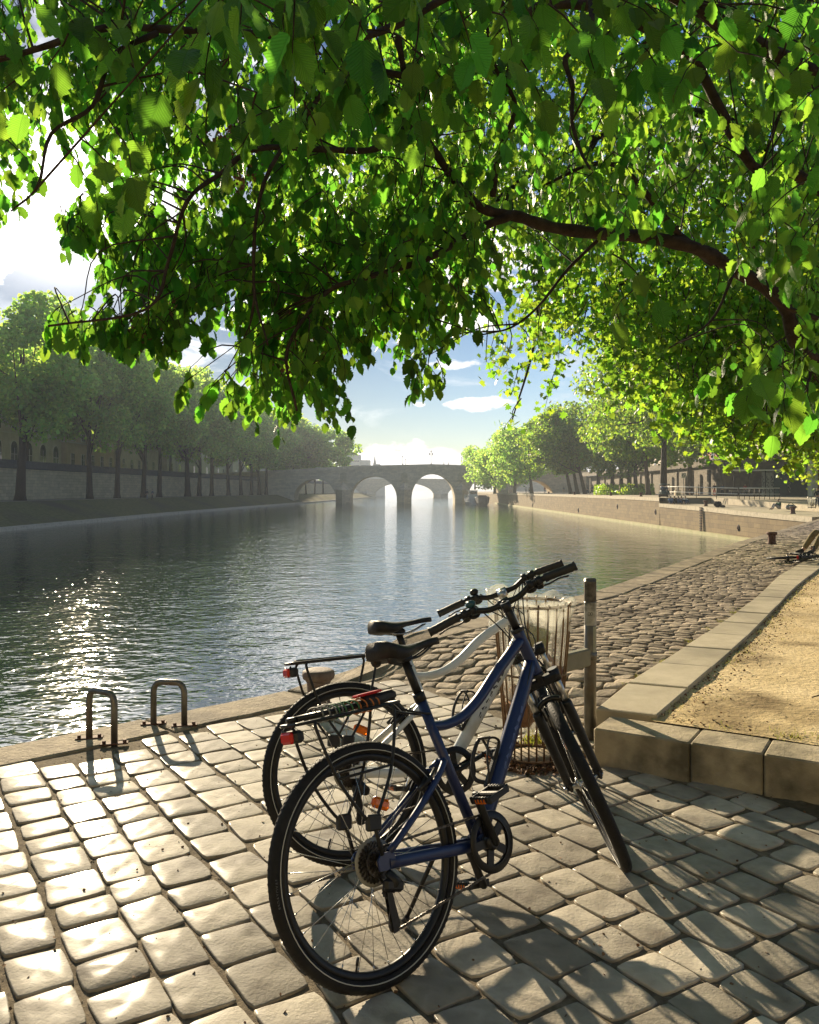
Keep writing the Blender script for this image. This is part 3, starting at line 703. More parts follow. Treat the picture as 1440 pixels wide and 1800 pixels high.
# ------------------------------------------------------------------ buildings
def facade_building(label, x0, x1, y0, y1, z0, hgt, face, wallm, roof=3.5, cols=5, rows=3, ww=1.3, wh=2.6, arch=False, name='building', roofm=None, side='x', base=1.2):
    root = thing(name, label, 'building', ((x0+x1)/2, (y0+y1)/2, z0)); zt = z0+hgt
    mb = MB(); mb.box(((x0+x1)/2, (y0+y1)/2, (z0+zt)/2), (abs(x1-x0), y1-y0, hgt)); mb.build('wall', wallm, root)
    mb = MB(); cz = zt+.15
    mb.box(((x0+x1)/2, (y0+y1)/2, cz), (abs(x1-x0)+.9, y1-y0+.9, .3)); mb.box(((x0+x1)/2, (y0+y1)/2, z0+hgt*.36), (abs(x1-x0)+.3, y1-y0+.3, .22)); mb.build('cornice', M['pale'], root)
    if roof:
        mb = MB(); a = .25*abs(x1-x0); X0, X1 = min(x0, x1), max(x0, x1); e = 1.2
        lo = [(X0, y0), (X1, y0), (X1, y1), (X0, y1)]; hi = [(X0+a, y0+e), (X1-a, y0+e), (X1-a, y1-e), (X0+a, y1-e)]
        mb.add([(*p, zt+.3) for p in lo]+[(*p, zt+.3+roof) for p in hi], [(0, 1, 5, 4), (1, 2, 6, 5), (2, 3, 7, 6), (3, 0, 4, 7), (4, 5, 6, 7)])
        rf = mb.build('roof', roofm or M['slate'], root)
        for k in range(2):
            c = MB(); yy = y0+(y1-y0)*(.2+.6*k); c.box(((x0+x1)/2, yy, zt+roof+.6), (1.6, .9, 2.4), bev=.05)
            for j in range(3): c.cyl(((x0+x1)/2-.5+.5*j, yy, zt+roof+1.8), ((x0+x1)/2-.5+.5*j, yy, zt+roof+2.4), .15, 6)
            c.build('chimney', M['cream2'], rf)
    s = 1 if face == x1 else -1; 
    for r in range(rows):
        for c in range(cols):
            yc = y0+(y1-y0)*(c+.5)/cols; zb = z0+base+r*(hgt-base)/rows+.3; h_ = wh*(1.15 if r == 1 else (.95 if r == 0 else .8))
            q = lambda w, h0, h1, ar: [(yc-w/2, zb+h0), (yc+w/2, zb+h0)]+([(yc+w/2*cos(t), zb+h1+w/2*sin(t)) for t in np.linspace(0, pi, 9)] if ar else [(yc+w/2, zb+h1), (yc-w/2, zb+h1)])
            ar = arch and r == 0; W = ww*(1.5 if ar else 1)
            f = MB(); f.plate(q(W+.3, -.15, h_+.05, ar), 'x', face, face+s*.12); f.box((face+s*.2, yc, zb-.2), (.4, W+.6, .16))
            fo = f.build('window', M['pale'], root)
            f = MB(); f.plate(q(W, 0, h_, ar), 'x', face+s*.125, face+s*.15); f.build('pane', M['glassdark'], fo)
            f = MB(); f.box((face+s*.17, yc, zb+h_/2), (.05, .08, h_)); f.box((face+s*.17, yc, zb+h_*.62), (.05, W, .08)); f.build('frame', M['frameP'], fo)
    return root
xw = -76
Lb = [(118, 150, 17, M['pale'], 5, True, 'pale limestone mansion with tall arched ground windows, leftmost on the left bank'),
      (150.6, 182, 16, M['cream'], 5, True, 'cream building with an arched doorway behind the second and third left bank trunks'),
      (182.6, 212, 15, M['cream2'], 5, False, 'ochre building with tall narrow windows on the left bank'),
      (212.6, 250, 17, M['cream'], 6, False, 'long cream building behind the middle of the left bank trees'),
      (250.6, 330, 16, M['pale'], 9, False, 'pale building behind the far left bank trees, left of the bridge end'),
      (330.6, 470, 16, M['cream'], 12, False, 'farthest cream building on the left bank, beyond the bridge end')]
for (a, b, h_, m_, c_, ar, lab) in Lb:
    facade_building(lab, xw-12+dxL(a)*.6, xw+dxL(a)*.6, a, b, 4.9, h_+5, xw+dxL(a)*.6, m_, cols=c_, rows=3, ww=1.7, wh=3.4, arch=ar)
facade_building('tall tan tower block rising above the left bank tree tops', -84, -80, 188, 193, 4.9, 38, -80, M['cream2'], roof=0, cols=1, rows=6, name='tower_block')
# right bank buildings behind the retaining wall
Rb = [(70, 112, 19, M['cream2'], 6, 'ochre building with white window surrounds above the right bank wall'),
      (112.6, 150, 18, M['cream'], 6, 'cream building behind the large right bank plane tree'),
      (150.6, 200, 19, M['pale'], 7, 'pale building with white windows above the promenade wall, behind the row of trunks'),
      (200.6, 211, 18, mat('red_brick', (.36, .13, .07), (.45, .19, .11), rough=.85, scale=6, bump=.2), 2, 'narrow red brick building glimpsed between the right bank trunks'),
      (211.6, 290, 18, M['cream'], 9, 'cream building at the far end of the right bank, near the bridge')]
for (a, b, h_, m_, c_, lab) in Rb: facade_building(lab, 74, 86, a, b, 6.5, h_, 74, m_, cols=c_, rows=4, ww=1.6, wh=2.5)
# skyline beyond the bridges
def skyline(label, x0, x1, y, z1, dep=18, steps=()):
    r = thing('building', label, 'building', ((x0+x1)/2, y, WZ)); mb = MB(); mb.box(((x0+x1)/2, y+dep/2, (z1+WZ)/2), (x1-x0, dep, z1-WZ)); 
    for (a, b, zt) in steps: mb.box(((a+b)/2, y+dep/2+.1, (z1+zt)/2), (b-a, dep-1.2, zt-z1))
    mb.build('wall', M['pale'], r)
    for rr in range(int((z1-10)/4)):
        f = MB(); f.box(((x0+x1)/2, y-.05, 10+rr*4), ((x1-x0)*.9, .12, 1.3)); f.build('window_band', M['glassdark'], r)
    return r
skyline('stepped pale office block on the skyline left of the bridge crown', Xpx(608, 700), Xpx(633, 700), 700, 31.5, steps=((Xpx(612, 700), Xpx(622, 700), 33.5),))
skyline('lower pale block just right of the stepped office block on the skyline', Xpx(633.5, 705), Xpx(650, 705), 705, 27)
skyline('low pale roofs beside the little spire on the skyline', Xpx(650.5, 712), Xpx(676, 712), 712, 22, steps=((Xpx(662, 712), Xpx(668, 712), 24),))
r = thing('church_spire', 'small pointed church spire on the hazy skyline', 'spire', (Xpx(659, 730), 730, 20))
mb = MB(); c = (Xpx(659, 730), 730, 18); mb.lathe(c, [(2.2, 0), (2.2, 4)], 8, smooth=False); mb.build('tower', M['pale'], r)
mb = MB(); mb.lathe((c[0], c[1], 22), [(2.4, 0), (2.0, .6), (1.0, 4), (.12, 10), (.02, 11)], 8, smooth=False); mb.build('spire', M['slate'], r)

# ---- retaining wall and things at its foot on the right bank
root = thing('retaining_wall', 'long stained retaining wall at the back of the right bank promenade', 'wall', (58, 120, 0))
mb = MB()
for a, b in ((66, 100), (100, 150), (150, 200), (200, 284)):
    xa, xb = 58+(a-100)*.012, 58+(b-100)*.012; mb.add([(xa, a, -.5), (xa, a, 6.1), (xb, b, 6.1), (xb, b, -.5)], [(0, 1, 2, 3)])
mb.quad((57.6, 66, 6.1), (59.5, 284, 6.1), (90, 284, 6.4), (90, 66, 6.4)); mb.build('wall', M['retain'], root)
mb = MB(); mb.box((58.6, 175, 6.35), (.7, 218, .5)); mb.build('string_course', M['retain'], root); mb = MB(); mb.box((58.6, 175, 7.0), (.4, 218, .8)); mb.build('parapet', M['retain'], root)
for k in range(20): mb = MB(); mb.box((57.7+.01*k*5*.24, 84+k*9.6, 2.6), (.5, .9, 5.6), bev=.05); mb.build('buttress', M['retain'], root)
# dark arch under the bridge landing is part of the bridge; teal shed
teal = mat('teal_cladding', (.025, .065, .07), (.035, .085, .085), rough=.55, scale=2)
r = thing('service_shed', 'dark teal service shed with vertical cladding and scribbled graffiti near the right edge', 'shed', (52.5, 116, .6))
sx0, sx1, sz = Xpx(1371, 115), Xpx(1421, 115), 3.7
mb = MB(); mb.box(((sx0+sx1)/2, 116.3, .6+1.55), (sx1-sx0, 2.5, 3.1))
for k in range(26): mb.box((sx0+.08+k*(sx1-sx0-.16)/25, 115.03, 2.15), (.07, .05, 2.95))
mb.build('body', teal, r); mb = MB(); mb.box(((sx0+sx1)/2, 116.3, 3.82), (sx1-sx0+.4, 2.9, .14)); mb.build('roof', M['galv'], r)
def squiggle(mb, x, y, z0, z1, w, seed, rr=.035):
    rn = random.Random(seed); pts = []; n = 22
    for k in range(n): t = k/(n-1); pts.append((x+w*sin(t*25+rn.uniform(-.4, .4))*(.6+.4*rn.random()), y, z0+(z1-z0)*t+w*.5*cos(t*33)))
    mb.tube(catmull(pts, 4), rr, 4)
mb = MB(); squiggle(mb, Xpx(1386, 115), 114.96, 1.1, 3.3, .22, 3, .06); mb.build('graffiti', M['dark'], r)
mb = MB(); squiggle(mb, Xpx(1386.5, 115), 114.92, 1.1, 3.3, .25, 3, .022); mb.build('graffiti_outline', M['frameP'], r)
r = thing('awning_pavilion', 'open pavilion with white roof edge, posts and graffiti panel beside the teal shed', 'pavilion', (46, 118, .6))
mb = MB(); wm = mat('white_fascia', (.75, .73, .68), rough=.5); ax0, ax1 = Xpx(1288, 116.5), Xpx(1432, 116.5)
mb.box(((ax0+ax1)/2, 117.9, 4.25), (ax1-ax0, 3.0, .18)); mb.build('roof', wm, r)
for k in range(6):
    mb = MB(); x = ax0+.2+k*(ax1-ax0-.4)/5; mb.box((x, 116.55, 2.38), (.1, .1, 3.55)); mb.build('post', M['iron'], r)
mb = MB(); mb.box(((ax0+Xpx(1365, 119))/2, 119.2, 2.3), (Xpx(1365, 119)-ax0, .1, 3.4)); mb.build('back_panel', mat('brown_panel', (.06, .045, .035), (.13, .10, .07), rough=.8, scale=2), r)
mb = MB(); mb.box((Xpx(1350, 116.9), 116.9, 2.3), (1.7, .08, 3.3)); pn = mb.build('panel', mat('poster_panel', (.32, .31, .28), (.5, .48, .42), rough=.7, scale=3, detail=6), r)
mb = MB()
for k in range(3): squiggle(mb, Xpx(1342+8*k, 116.8), 116.83, 1.2, 3.4, .2, 10+k, .03)
mb.build('scribble', M['dark'], pn)
r = thing('brick_pillar', 'orange brick and pale stone pillar at the far right edge', 'pillar', (54.7, 112, .6))
mb = MB(); x = Xpx(1428, 110); mb.box((x+.35, 110.6, 5.1), (.8, 1.2, 9), bev=.03); mb.build('stone_quoin', M['pale'], r)
mb = MB(); mb.box((x+2.1, 110.7, 5.1), (2.7, 1.1, 9)); mb.build('brick_shaft', masonry('orange_bricks', (.55, .19, .06), (.42, .14, .05), (.4, .33, .25), .5, .16), r)
mb = MB(); mb.box((x+1.7, 110.7, 9.75), (3.9, 1.6, .35), bev=.05); mb.build('cap', M['pale'], r)
# round sign on a pole
r = thing('road_sign', 'small square white sign with dark symbol on a thin pole before the retaining wall', 'sign', (Xpx(1202, 130), 130, .6)); x = Xpx(1202, 130)
mb = MB(); mb.cyl((x, 130, .6), (x, 130, 3.4), .05, 6); mb.build('pole', M['galv'], r)
mb = MB(); mb.box((x, 129.93, 3.75), (.72, .05, .78), bev=.1); sg = mb.build('sign_plate', wm, r)
mb = MB(); mb.lathe((x-.05, 129.88, 3.68), [(.13, -.01), (.2, -.01), (.2, .01), (.13, .01), (.13, -.01)], 14, 'y'); mb.tube([(x-.24, 129.88, 3.7), (x-.18, 129.88, 3.95), (x+.05, 129.88, 4.02)], .04, 5); mb.build('symbol', M['dark'], sg)
# railing
r = thing('railing', 'white two-bar railing with thin posts on the right bank promenade', 'railing', (37.5, 95, .4))
xa, xb, yy = Xpx(1235, 93), Xpx(1371, 93), 93.0; xa = max(xa, 36.8)
zz = zu(yy)
for h_, t_ in ((1.28, .055), (.62, .04)):
    mb = MB(); mb.tube([(32.8 if 0 else xa, yy, zz+h_), (xb, yy, zz+h_)], t_, 6); mb.build('rail', wm, r)
for k in range(9):
    x = xa+(xb-xa)*k/8; mb = MB(); mb.cyl((x, yy, zz-.1), (x, yy, zz+1.28), .035, 6); mb.build('post', M['iron'], r)
r = thing('railing', 'white railing continuing obliquely from the left end of the two-bar railing towards the steps', 'railing', (34, 96, .4))
for h_ in (1.28, .62):
    mb = MB(); mb.tube([(xa-.15, yy, zz+h_), (33.5, 103.5, .6+h_), (32.2, 107, .6+h_)], .045, 6); mb.build('rail', wm, r)
for k in range(5):
    t = k/4; x = xa-.15+(32.2-xa+.15)*t; y = yy+14*t; mb = MB(); mb.cyl((x, y, zu(y)-.05), (x, y, zu(y)+1.25), .035, 6); mb.build('post', M['iron'], r)
# bush strip and tall weeds behind the promenade
# ladder, rings, bollards
def chain_ladder(px, label):
    Y = 29.9*F/(px-720); r = thing('ladder', label, 'ladder', (29.9, Y, WZ)); mb = MB()
    for s in (-.2, .2): mb = MB(); mb.cyl((29.88, Y+s, WZ-.3), (29.86, Y+s, zl(Y)-.05), .045, 6); mb.build('rail', M['rust'], r)
    for k in range(11): mb = MB(); mb.box((29.85, Y, WZ+.05+k*.27), (.14, .5, .09)); mb.build('rung', M['dark'], r)
chain_ladder(1233, 'dark iron rung ladder fixed down the right bank river wall, nearest one')
for px, zz_, lab in ((1299, -2.0, 'mooring ring recess low on the river wall, nearest to the ramp'), (1153, -1.2, 'mooring recess on the river wall beside the step in its top'), (1086, -.9, 'mooring recess high on the river wall right of the middle'), (1017, -2.1, 'mooring recess near the waterline, left of the middle of the river wall'), (936, -2.2, 'farther mooring recess near the waterline of the river wall'), (906, -2.0, 'farthest mooring recess at the left end of the river wall')):
    xw_ = 30.06; Y = xw_*F/(px-720); r = thing('mooring_ring', lab, 'mooring ring', (xw_, Y, zz_)); s_ = 1+.006*(Y-70)
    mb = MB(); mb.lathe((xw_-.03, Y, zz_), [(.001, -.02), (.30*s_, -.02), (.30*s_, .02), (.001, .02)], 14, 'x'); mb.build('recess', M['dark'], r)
    mb = MB(); mb.tube([(xw_-.09, Y+.17*cos(t), zz_+.17*sin(t)) for t in np.linspace(0, 2*pi, 17)[:-1]], .035, 5, closed=True); mb.build('ring', M['rust'], r)
def bollard(x, y, z, h, rad, label, group=None, m_=None, stone=False):
    r = thing('mooring_bollard', label, 'bollard', (x, y, z), group=group); m_ = m_ or M['rust']
    mb = MB(); mb.lathe((x, y, z), [(rad*1.15, 0), (rad*1.15, h*.06), (rad*.95, h*.12), (rad*.86, h*.45), (rad*.9, h*.68), (rad*1.0, h*.75)], 20); mb.build('shaft', m_, r)
    mb = MB(); mb.lathe((x, y, z), [(rad*1.0, h*.75), (rad*1.22, h*.80), (rad*1.28, h*.88), (rad*1.22, h*.96), (rad*1.02, h*.995), (rad*.5, h*1.0), (.001, h*1.005)], 20); mb.build('head', m_, r)
x, y, z = G(1357, 957, .165); bollard(x, y, zr(x, y), .29, .095, 'rusty mooring bollard on the far edge of the cobbled ramp')
x, y, z = G(560, 1252, 0); bollard(x, y, 0.0, .275, .083, 'stout iron and stone mooring bollard on the coping behind the rear wheels', m_=mat('worn_bollard', (.10, .065, .05), (.20, .15, .12), rough=.75, metal=.1, scale=9, bump=.5, bscale=50))
for px, lab in ((1394, 'dark bollard on the platform right of the seated man'), (1241, 'dark bollard on the platform beside the ladder head'), (1127, 'small dark bollard on the promenade edge left of the pedal cart'), (1074, 'small dark bollard on the promenade edge in front of the weeds'), (1010, 'tiny dark bollard on the promenade edge right of the walking pair'), (965, 'farthest tiny bollard on the promenade edge')):
    Y = 31.4*F/(px-720); bollard(31.4, Y, zl(Y) if Y < 100 else zu(Y), .62 if Y < 100 else .55, .2, lab)
# boats
def boat(x, y, L_, W_, hh, label, hullm, cab=True, rz=0.0):
    Mx = Matrix.Translation((x, y, WZ)) @ Matrix.Rotation(rz, 4, 'Z'); r = thing('moored_boat', label, 'boat', M=Mx); mb = MB()
    secs = []
    for k in range(11):
        t = k/10*2-1; w = W_/2*(1-abs(t)**3.2*(.85 if t > 0 else .35)); sh = hh*(1+.28*t*t)
        secs.append([(-w, t*L_/2, sh), (-w*.92, t*L_/2, hh*.35), (-w*.55, t*L_/2*.97, -.35), (w*.55, t*L_/2*.97, -.35), (w*.92, t*L_/2, hh*.35), (w, t*L_/2, sh)])
    vs = [p for s in secs for p in s]; fs = [(i*6+k, i*6+k+1, (i+1)*6+k+1, (i+1)*6+k) for i in range(10) for k in range(5)]+[(0, 1, 2, 3, 4, 5), tuple(60+k for k in range(6))[::-1]]
    mb.add(vs, fs); mb.build('hull', hullm, r, local=True, recalc=True)
    mb = MB(); mb.add([(a[0], a[1], a[2]-.12) for s in secs for a in (s[0], s[5])], [(2*i, 2*i+1, 2*i+3, 2*i+2) for i in range(10)]); mb.build('deck', M['slab'], r, local=True)
    mb = MB()
    for sd in (0, 5): mb.tube([s[sd] for s in secs], .09, 5)
    mb.build('gunwale', wm, r, local=True)
    if cab:
        mb = MB(); mb.box((0, -L_*.22, hh+1.05), (W_*.66, L_*.24, 2.2), bev=.12); c_ = mb.build('cabin', wm, r, local=True)
        mb = MB()
        for s in (-1, 1): mb.box((s*W_*.335, -L_*.22, hh+1.45), (.03, L_*.2, .7))
        mb.box((0, -L_*.341, hh+1.45), (W_*.5, .03, .75)); mb.build('cabin_window', M['glassdark'], c_, local=True)
        mb = MB(); mb.box((0, -L_*.22, hh+2.25), (W_*.8, L_*.3, .12), bev=.03); mb.cyl((0, -L_*.12, hh+2.2), (0, -L_*.12, hh+4.2), .06, 5); mb.build('cabin_roof', wm, c_, local=True)
    else:
        mb = MB(); mb.box((0, 0, hh+.4), (W_*.6, L_*.5, 1.0), bev=.2); mb.build('hatch', M['rust'], r, local=True)
    mb = MB()
    for s in (-1, 1):
        for k in range(4): mb.cyl((s*W_*.4, L_*(.08+.08*k), hh), (s*W_*.4, L_*(.08+.08*k), hh+1), .03, 4)
        mb.tube([(s*W_*.4, L_*.08, hh+1), (s*W_*.4, L_*.32, hh+1)], .03, 4)
    mb.build('deck_rail', wm, r, local=True)
dk = mat('dark_hull', (.05, .045, .045), (.09, .08, .075), rough=.5, scale=1)
boat(Xpx(831, 262), 268, 14, 4.0, 2.3, 'white cabin boat moored bow-out beside the right pier of the bridge', wm, True, radians(4))
boat(Xpx(852, 252), 262, 24, 4.6, 2.1, 'dark long barge moored against the right bank below the trees', dk, False, radians(-3))
# rowing pontoon + cars on the left road
def car(x, y, z, rz, label, paint):
    Mx = Matrix.Translation((x, y, z)) @ Matrix.Rotation(rz, 4, 'Z'); r = thing('parked_car', label, 'car', M=Mx)
    mb = MB(); pl = [(-2.1, .35), (2.1, .35), (2.15, .75), (1.3, .95), (.7, 1.42), (-.9, 1.45), (-1.7, 1.0), (-2.12, .9)]; mb.plate(pl, 'y', -.85, .85); mb.build('body', paint, r, local=True, recalc=True)
    mb = MB(); pl = [(-1.5, .98), (1.15, .98), (.64, 1.36), (-.85, 1.38)]; mb.plate(pl, 'y', -.87, .87); mb.build('window', M['glassdark'], r, local=True, recalc=True)
    for a in (-1.3, 1.3):
        for b in (-.8, .8): mb = MB(); mb.lathe((a, b, .33), [(.1, -.1), (.33, -.1), (.33, .1), (.1, .1)], 14, 'y'); mb.build('wheel', M['dark'], r, local=True)
cw = mat('white_car_paint', (.75, .75, .75), rough=.25, coat=.5)
car(-63, 183, 4.9, radians(90), 'white car on the left bank road just above the parapet', cw)
car(-61.5, 240, 4.9, radians(93), 'second white car farther along the left bank road', cw)
car(Xpx(560, 291), 291.5, 7.95, radians(5), 'white car driving on the left end of the stone bridge', cw)

# ------------------------------------------------------------------ trees
def frames(n, rs, tipdown=0.0, spread=1.0):
    """random rotation matrices (n,3,3): columns x(side), y(tip), z(normal)"""
    y = rs.normal(size=(n, 3)); y[:, 2] = y[:, 2]*spread-tipdown; y /= np.linalg.norm(y, axis=1)[:, None]
    a = rs.normal(size=(n, 3)); z = a-(a*y).sum(1)[:, None]*y; z /= np.linalg.norm(z, axis=1)[:, None]
    x = np.cross(y, z); return np.stack([x, y, z], 2)
def scatter(T, Fc, pos, R, s):
    n, k = len(pos), len(T); V = np.einsum('nij,kj->nki', R, T)*np.asarray(s).reshape(-1, 1, 1)+pos[:, None, :]
    Fa = (Fc[None]+(np.arange(n)*k)[:, None, None]).reshape(-1, Fc.shape[1]); return V.reshape(-1, 3), Fa
CL = np.array([(-.5, 0, 0), (0, -.15, .08), (.5, 0, 0), (.42, .8, -.05), (0, 1.0, .1), (-.42, .8, -.05)], float); CF = np.array([(0, 1, 4, 5), (1, 2, 3, 4)])
def crown_mesh(rs, n, c, rad, leaf, nb=46, core=.28, flat=1.0):
    """leaf sprays grouped in lumps over an uneven ellipsoid"""
    d = rs.normal(size=(nb, 3)); d /= np.linalg.norm(d, axis=1)[:, None]; rr = rs.uniform(core, 1.0, nb)**.6
    cen = d*rr[:, None]*np.array(rad); lr = rs.uniform(.16, .30, nb)*np.mean(rad)
    k = rs.choice(nb, n, p=lr**2/(lr**2).sum()); q = rs.normal(size=(n, 3)); q /= np.linalg.norm(q, axis=1)[:, None]
    p = cen[k]+q*(lr[k]*rs.uniform(.55, 1.12, n))[:, None]*np.array([1, 1, .8*flat])+np.array(c)
    return p, cen+np.array(c)
def far_tree(name, label, x, y, z, hgt, rad, trunk_r, leafm, seed, group, n=7000, leaf=.42, base=.36, lean=(0, 0), barkm=None, nb=46, cat='tree'):
    rs = np.random.RandomState(seed); rn = random.Random(seed)
    root = thing(name, label, cat, (x, y, z), group=group)
    zc = z+hgt*(1+base)/2; rz_ = hgt*(1-base)/2
    p, cen = crown_mesh(rs, n, (x+lean[0], y+lean[1], zc), (rad, rad, rz_), leaf, nb)
    V, Fa = scatter(CL, CF, p, frames(n, rs, .3), rs.uniform(.6, 1.3, n)*leaf)
    npmesh('crown', V, Fa, leafm, root)
    mb = MB(); top = Vector((x+lean[0]*.8, y+lean[1]*.8, z+hgt*.72)); b0 = Vector((x, y, z-.15))
    mid = b0.lerp(top, .4)+Vector((rn.uniform(-.3, .3), rn.uniform(-.3, .3), 0))
    path = catmull([b0, b0.lerp(mid, .5), mid, top.lerp(mid, .5)+Vector((rn.uniform(-.5, .5), 0, 0)), top], 4); n_ = len(path)
    mb.tube(path, [trunk_r*(1.25 if i == 0 else 1)*(1-.85*i/n_) for i in range(n_)], 7)
    for i in rn.sample(range(len(cen)), 9):
        e = Vector(cen[i]); s_ = path[min(n_-1, int(n_*rn.uniform(.4, .8)))]
        mb.tube([s_, s_.lerp(e, .5)+Vector((0, 0, -.3)), e], [trunk_r*.35, trunk_r*.2, .03], 5)
    mb.build('trunk', barkm or M['bark'], root); return root
LML = leafmat('left_bank_leaves', (.09, .18, .045), (.56, .84, .14), tmix=.58, var=.35)
LMR = leafmat('right_bank_leaves', (.06, .14, .022), (.46, .70, .06), tmix=.45, var=.4)
LMP = leafmat('plane_leaves', (.08, .17, .02), (.55, .78, .05), tmix=.5, var=.4)
LX = [36, 158, 206, 252, 280, 330, 350, 372, 402, 424, 442, 456, 468, 480, 490, 499, 507, 514]
words = ['thickest left bank tree, nearest at the left edge', 'second tall tree along the left bank wall', 'third tree from the left on the left bank', 'fourth left bank tree, with thin straight trunk', 'fifth left bank tree, close beside the fourth', 'sixth left bank tree, before the middle of the wall', 'seventh left bank tree, slender and close to the sixth', 'eighth left bank tree with thin trunk']
protos = []
for i, px in enumerate(LX):
    X0 = -56.5; Y = -X0*F/(720-px)
    if Y > 154: Y = 56.5/((720-px)/F+.055)*(1+.055*154/56.5); 
    X = (px-720)/F*Y; h_ = (30.5 if i == 0 else 33.5)-(i % 3)*1.2-(.012*(Y-115)); lab = words[i] if i < 8 else 'slim tree in the dense far row on the left bank before the bridge'; grp = 'trees in a row on the left bank'
    if i < 5 or i in (8, 11):
        t = far_tree('riverside_tree', lab, X, Y, -.1, h_, 10.0 if i < 5 else 9.0, .80 if i == 0 else .60, LML, 20+i, grp, barkm=M['barkdark'], n=15000 if i < 2 else 12000, leaf=.5, base=.30, nb=80); protos.append((t, X, Y, h_))
    else:
        p_, x_, y_, hh_ = protos[i % len(protos)]; s_ = h_/hh_
        t = dup(p_, Matrix.Translation((X, Y, -.1)) @ Matrix.Rotation(i*1.7, 4, 'Z') @ Matrix.Scale(s_, 4), lab, grp)
# a second rank behind, on the road
for i, (X, Y) in enumerate(((-70, 152), (-70, 200), (-69, 240), (-66, 280))):
    p_, x_, y_, hh_ = protos[(i+2) % len(protos)]
    dup(p_, Matrix.Translation((X, Y, 4.9)) @ Matrix.Rotation(i*2.3+1, 4, 'Z') @ Matrix.Scale(.78, 4), ['tree on the left bank road in front of the mansion', 'tree on the left bank road before the ochre building', 'tree on the left bank road before the long cream building', 'last tree of the left bank road before the bridge'][i], 'trees on the left bank road')
for i, (X, Y) in enumerate(((-45.5, 309), (-43.5, 322), (-42, 338), (-40.5, 356), (-39, 376))):
    p_, x_, y_, hh_ = protos[i % len(protos)]
    dup(p_, Matrix.Translation((X, Y, -.1)) @ Matrix.Rotation(i*1.3+2, 4, 'Z') @ Matrix.Scale(.7, 4), 'shaded tree beyond the bridge, seen through its leftmost arch', 'trees beyond the leftmost arch')
# beyond bridge, left and right
far_tree('riverside_tree', 'rounded hazy tree mass end at the left abutment of the bridge', Xpx(565, 300), 312, 5, 21, 12, .5, LML, 61, None, n=7000, leaf=.7, base=.1)
far_tree('riverside_tree', 'hazy tree left of the rounded one at the bridge abutment', Xpx(520, 300), 308, 5, 24, 12, .5, LML, 62, None, n=7000, leaf=.7, base=.1)
far_tree('riverside_tree', 'pale distant tree behind the right end of the bridge parapet', Xpx(835, 420), 420, 2, 22, 9, .5, LML, 63, None, n=5000, leaf=.7, base=.1)
# right bank
RT = [(870, 268, 21, 10, 'hazy tree over the moored boats at the right end of the bridge'), (905, 245, 24, 11, 'tall hazy tree left of the dark road arch on the right bank'), (935, 222, 23, 10, 'hazy green tree above the dark road arch'),
      (1004, 196, 24, 9, 'leaning trunk tree, first of the three leaning ones'), (1016, 190, 23, 7, 'leaning trunk tree, middle of the three leaning ones'), (1029, 186, 24, 9, 'leaning trunk tree, rightmost of the three leaning ones'),
      (1075, 172, 22, 8, 'bushy tree with thin trunk behind the weeds'), (1092, 168, 24, 8, 'tree with curved trunk behind the walking woman'), (1106, 163, 22, 8, 'tree with dark trunk left of the tall weeds'), (1118, 160, 23, 8, 'tree with dark trunk right of the tall weeds'),
      (1052, 180, 26, 10, 'broad leafy tree between the leaning trunks and the weeds'), (1140, 146, 27, 10, 'tall full tree just left of the pedal cart'), (1212, 136, 28, 11, 'tall tree behind the square white sign'), (1268, 128, 28, 11, 'tall tree behind the left end of the pavilion')]
for i, (px, Y, h_, r_, lab) in enumerate(RT):
    X = (px-720)/F*Y; ln = (-3.5, 0) if i in (3, 4, 5) else (rnd.uniform(-1, 1), 0)
    far_tree('riverside_tree', lab, X, Y, zu(Y) if i > 1 else .5, h_*(.82 if i < 3 else .8), r_, .5, LMR if i > 2 else LML, 80+i, 'trees on the right bank promenade', n=8000, leaf=.45, base=.26 if i > 2 else .12, lean=ln, nb=50)
X = Xpx(1166, 112); far_tree('plane_tree', 'big plane tree with thick dark trunk behind the pedal cart', X, 112, .55, 25, 10.5, .55, LMR, 95, None, n=15000, leaf=.34, base=.27, nb=80, barkm=M['barkdark'])
far_tree('plane_tree', 'bright sunlit plane tree whose low branches hang over the pavilion and the teal shed', 38.5, 68, .0, 25, 14, .6, LMP, 97, None, n=36000, leaf=.26, base=.1, nb=150)
far_tree('plane_tree', 'broad plane tree behind the nearer bright one, filling the gap above the railing', 46, 86, .4, 26, 15, .5, LMP, 98, None, n=22000, leaf=.28, base=.24, nb=100)
far_tree('plane_tree', 'plane tree behind the pavilion by the retaining wall', 50, 100, .5, 24, 12, .55, LMP, 99, None, n=16000, leaf=.32, base=.25, nb=90)
# weeds at the wall foot
rs = np.random.RandomState(5); n = 9000; wx = rs.uniform(0, 1, n); Yw = 150+wx*32; Xw = (rs.uniform(1045, 1150, n)-720)/F*Yw
p = np.stack([Xw, Yw, .6+rs.uniform(0, 1, n)**1.5*(1.2+.8*np.sin(Xw*1.3))], 1)
V, Fa = scatter(CL, CF, p, frames(n, rs, -1.2), rs.uniform(.15, .4, n)); npmesh('weeds', V, Fa, LMP, kind='stuff')
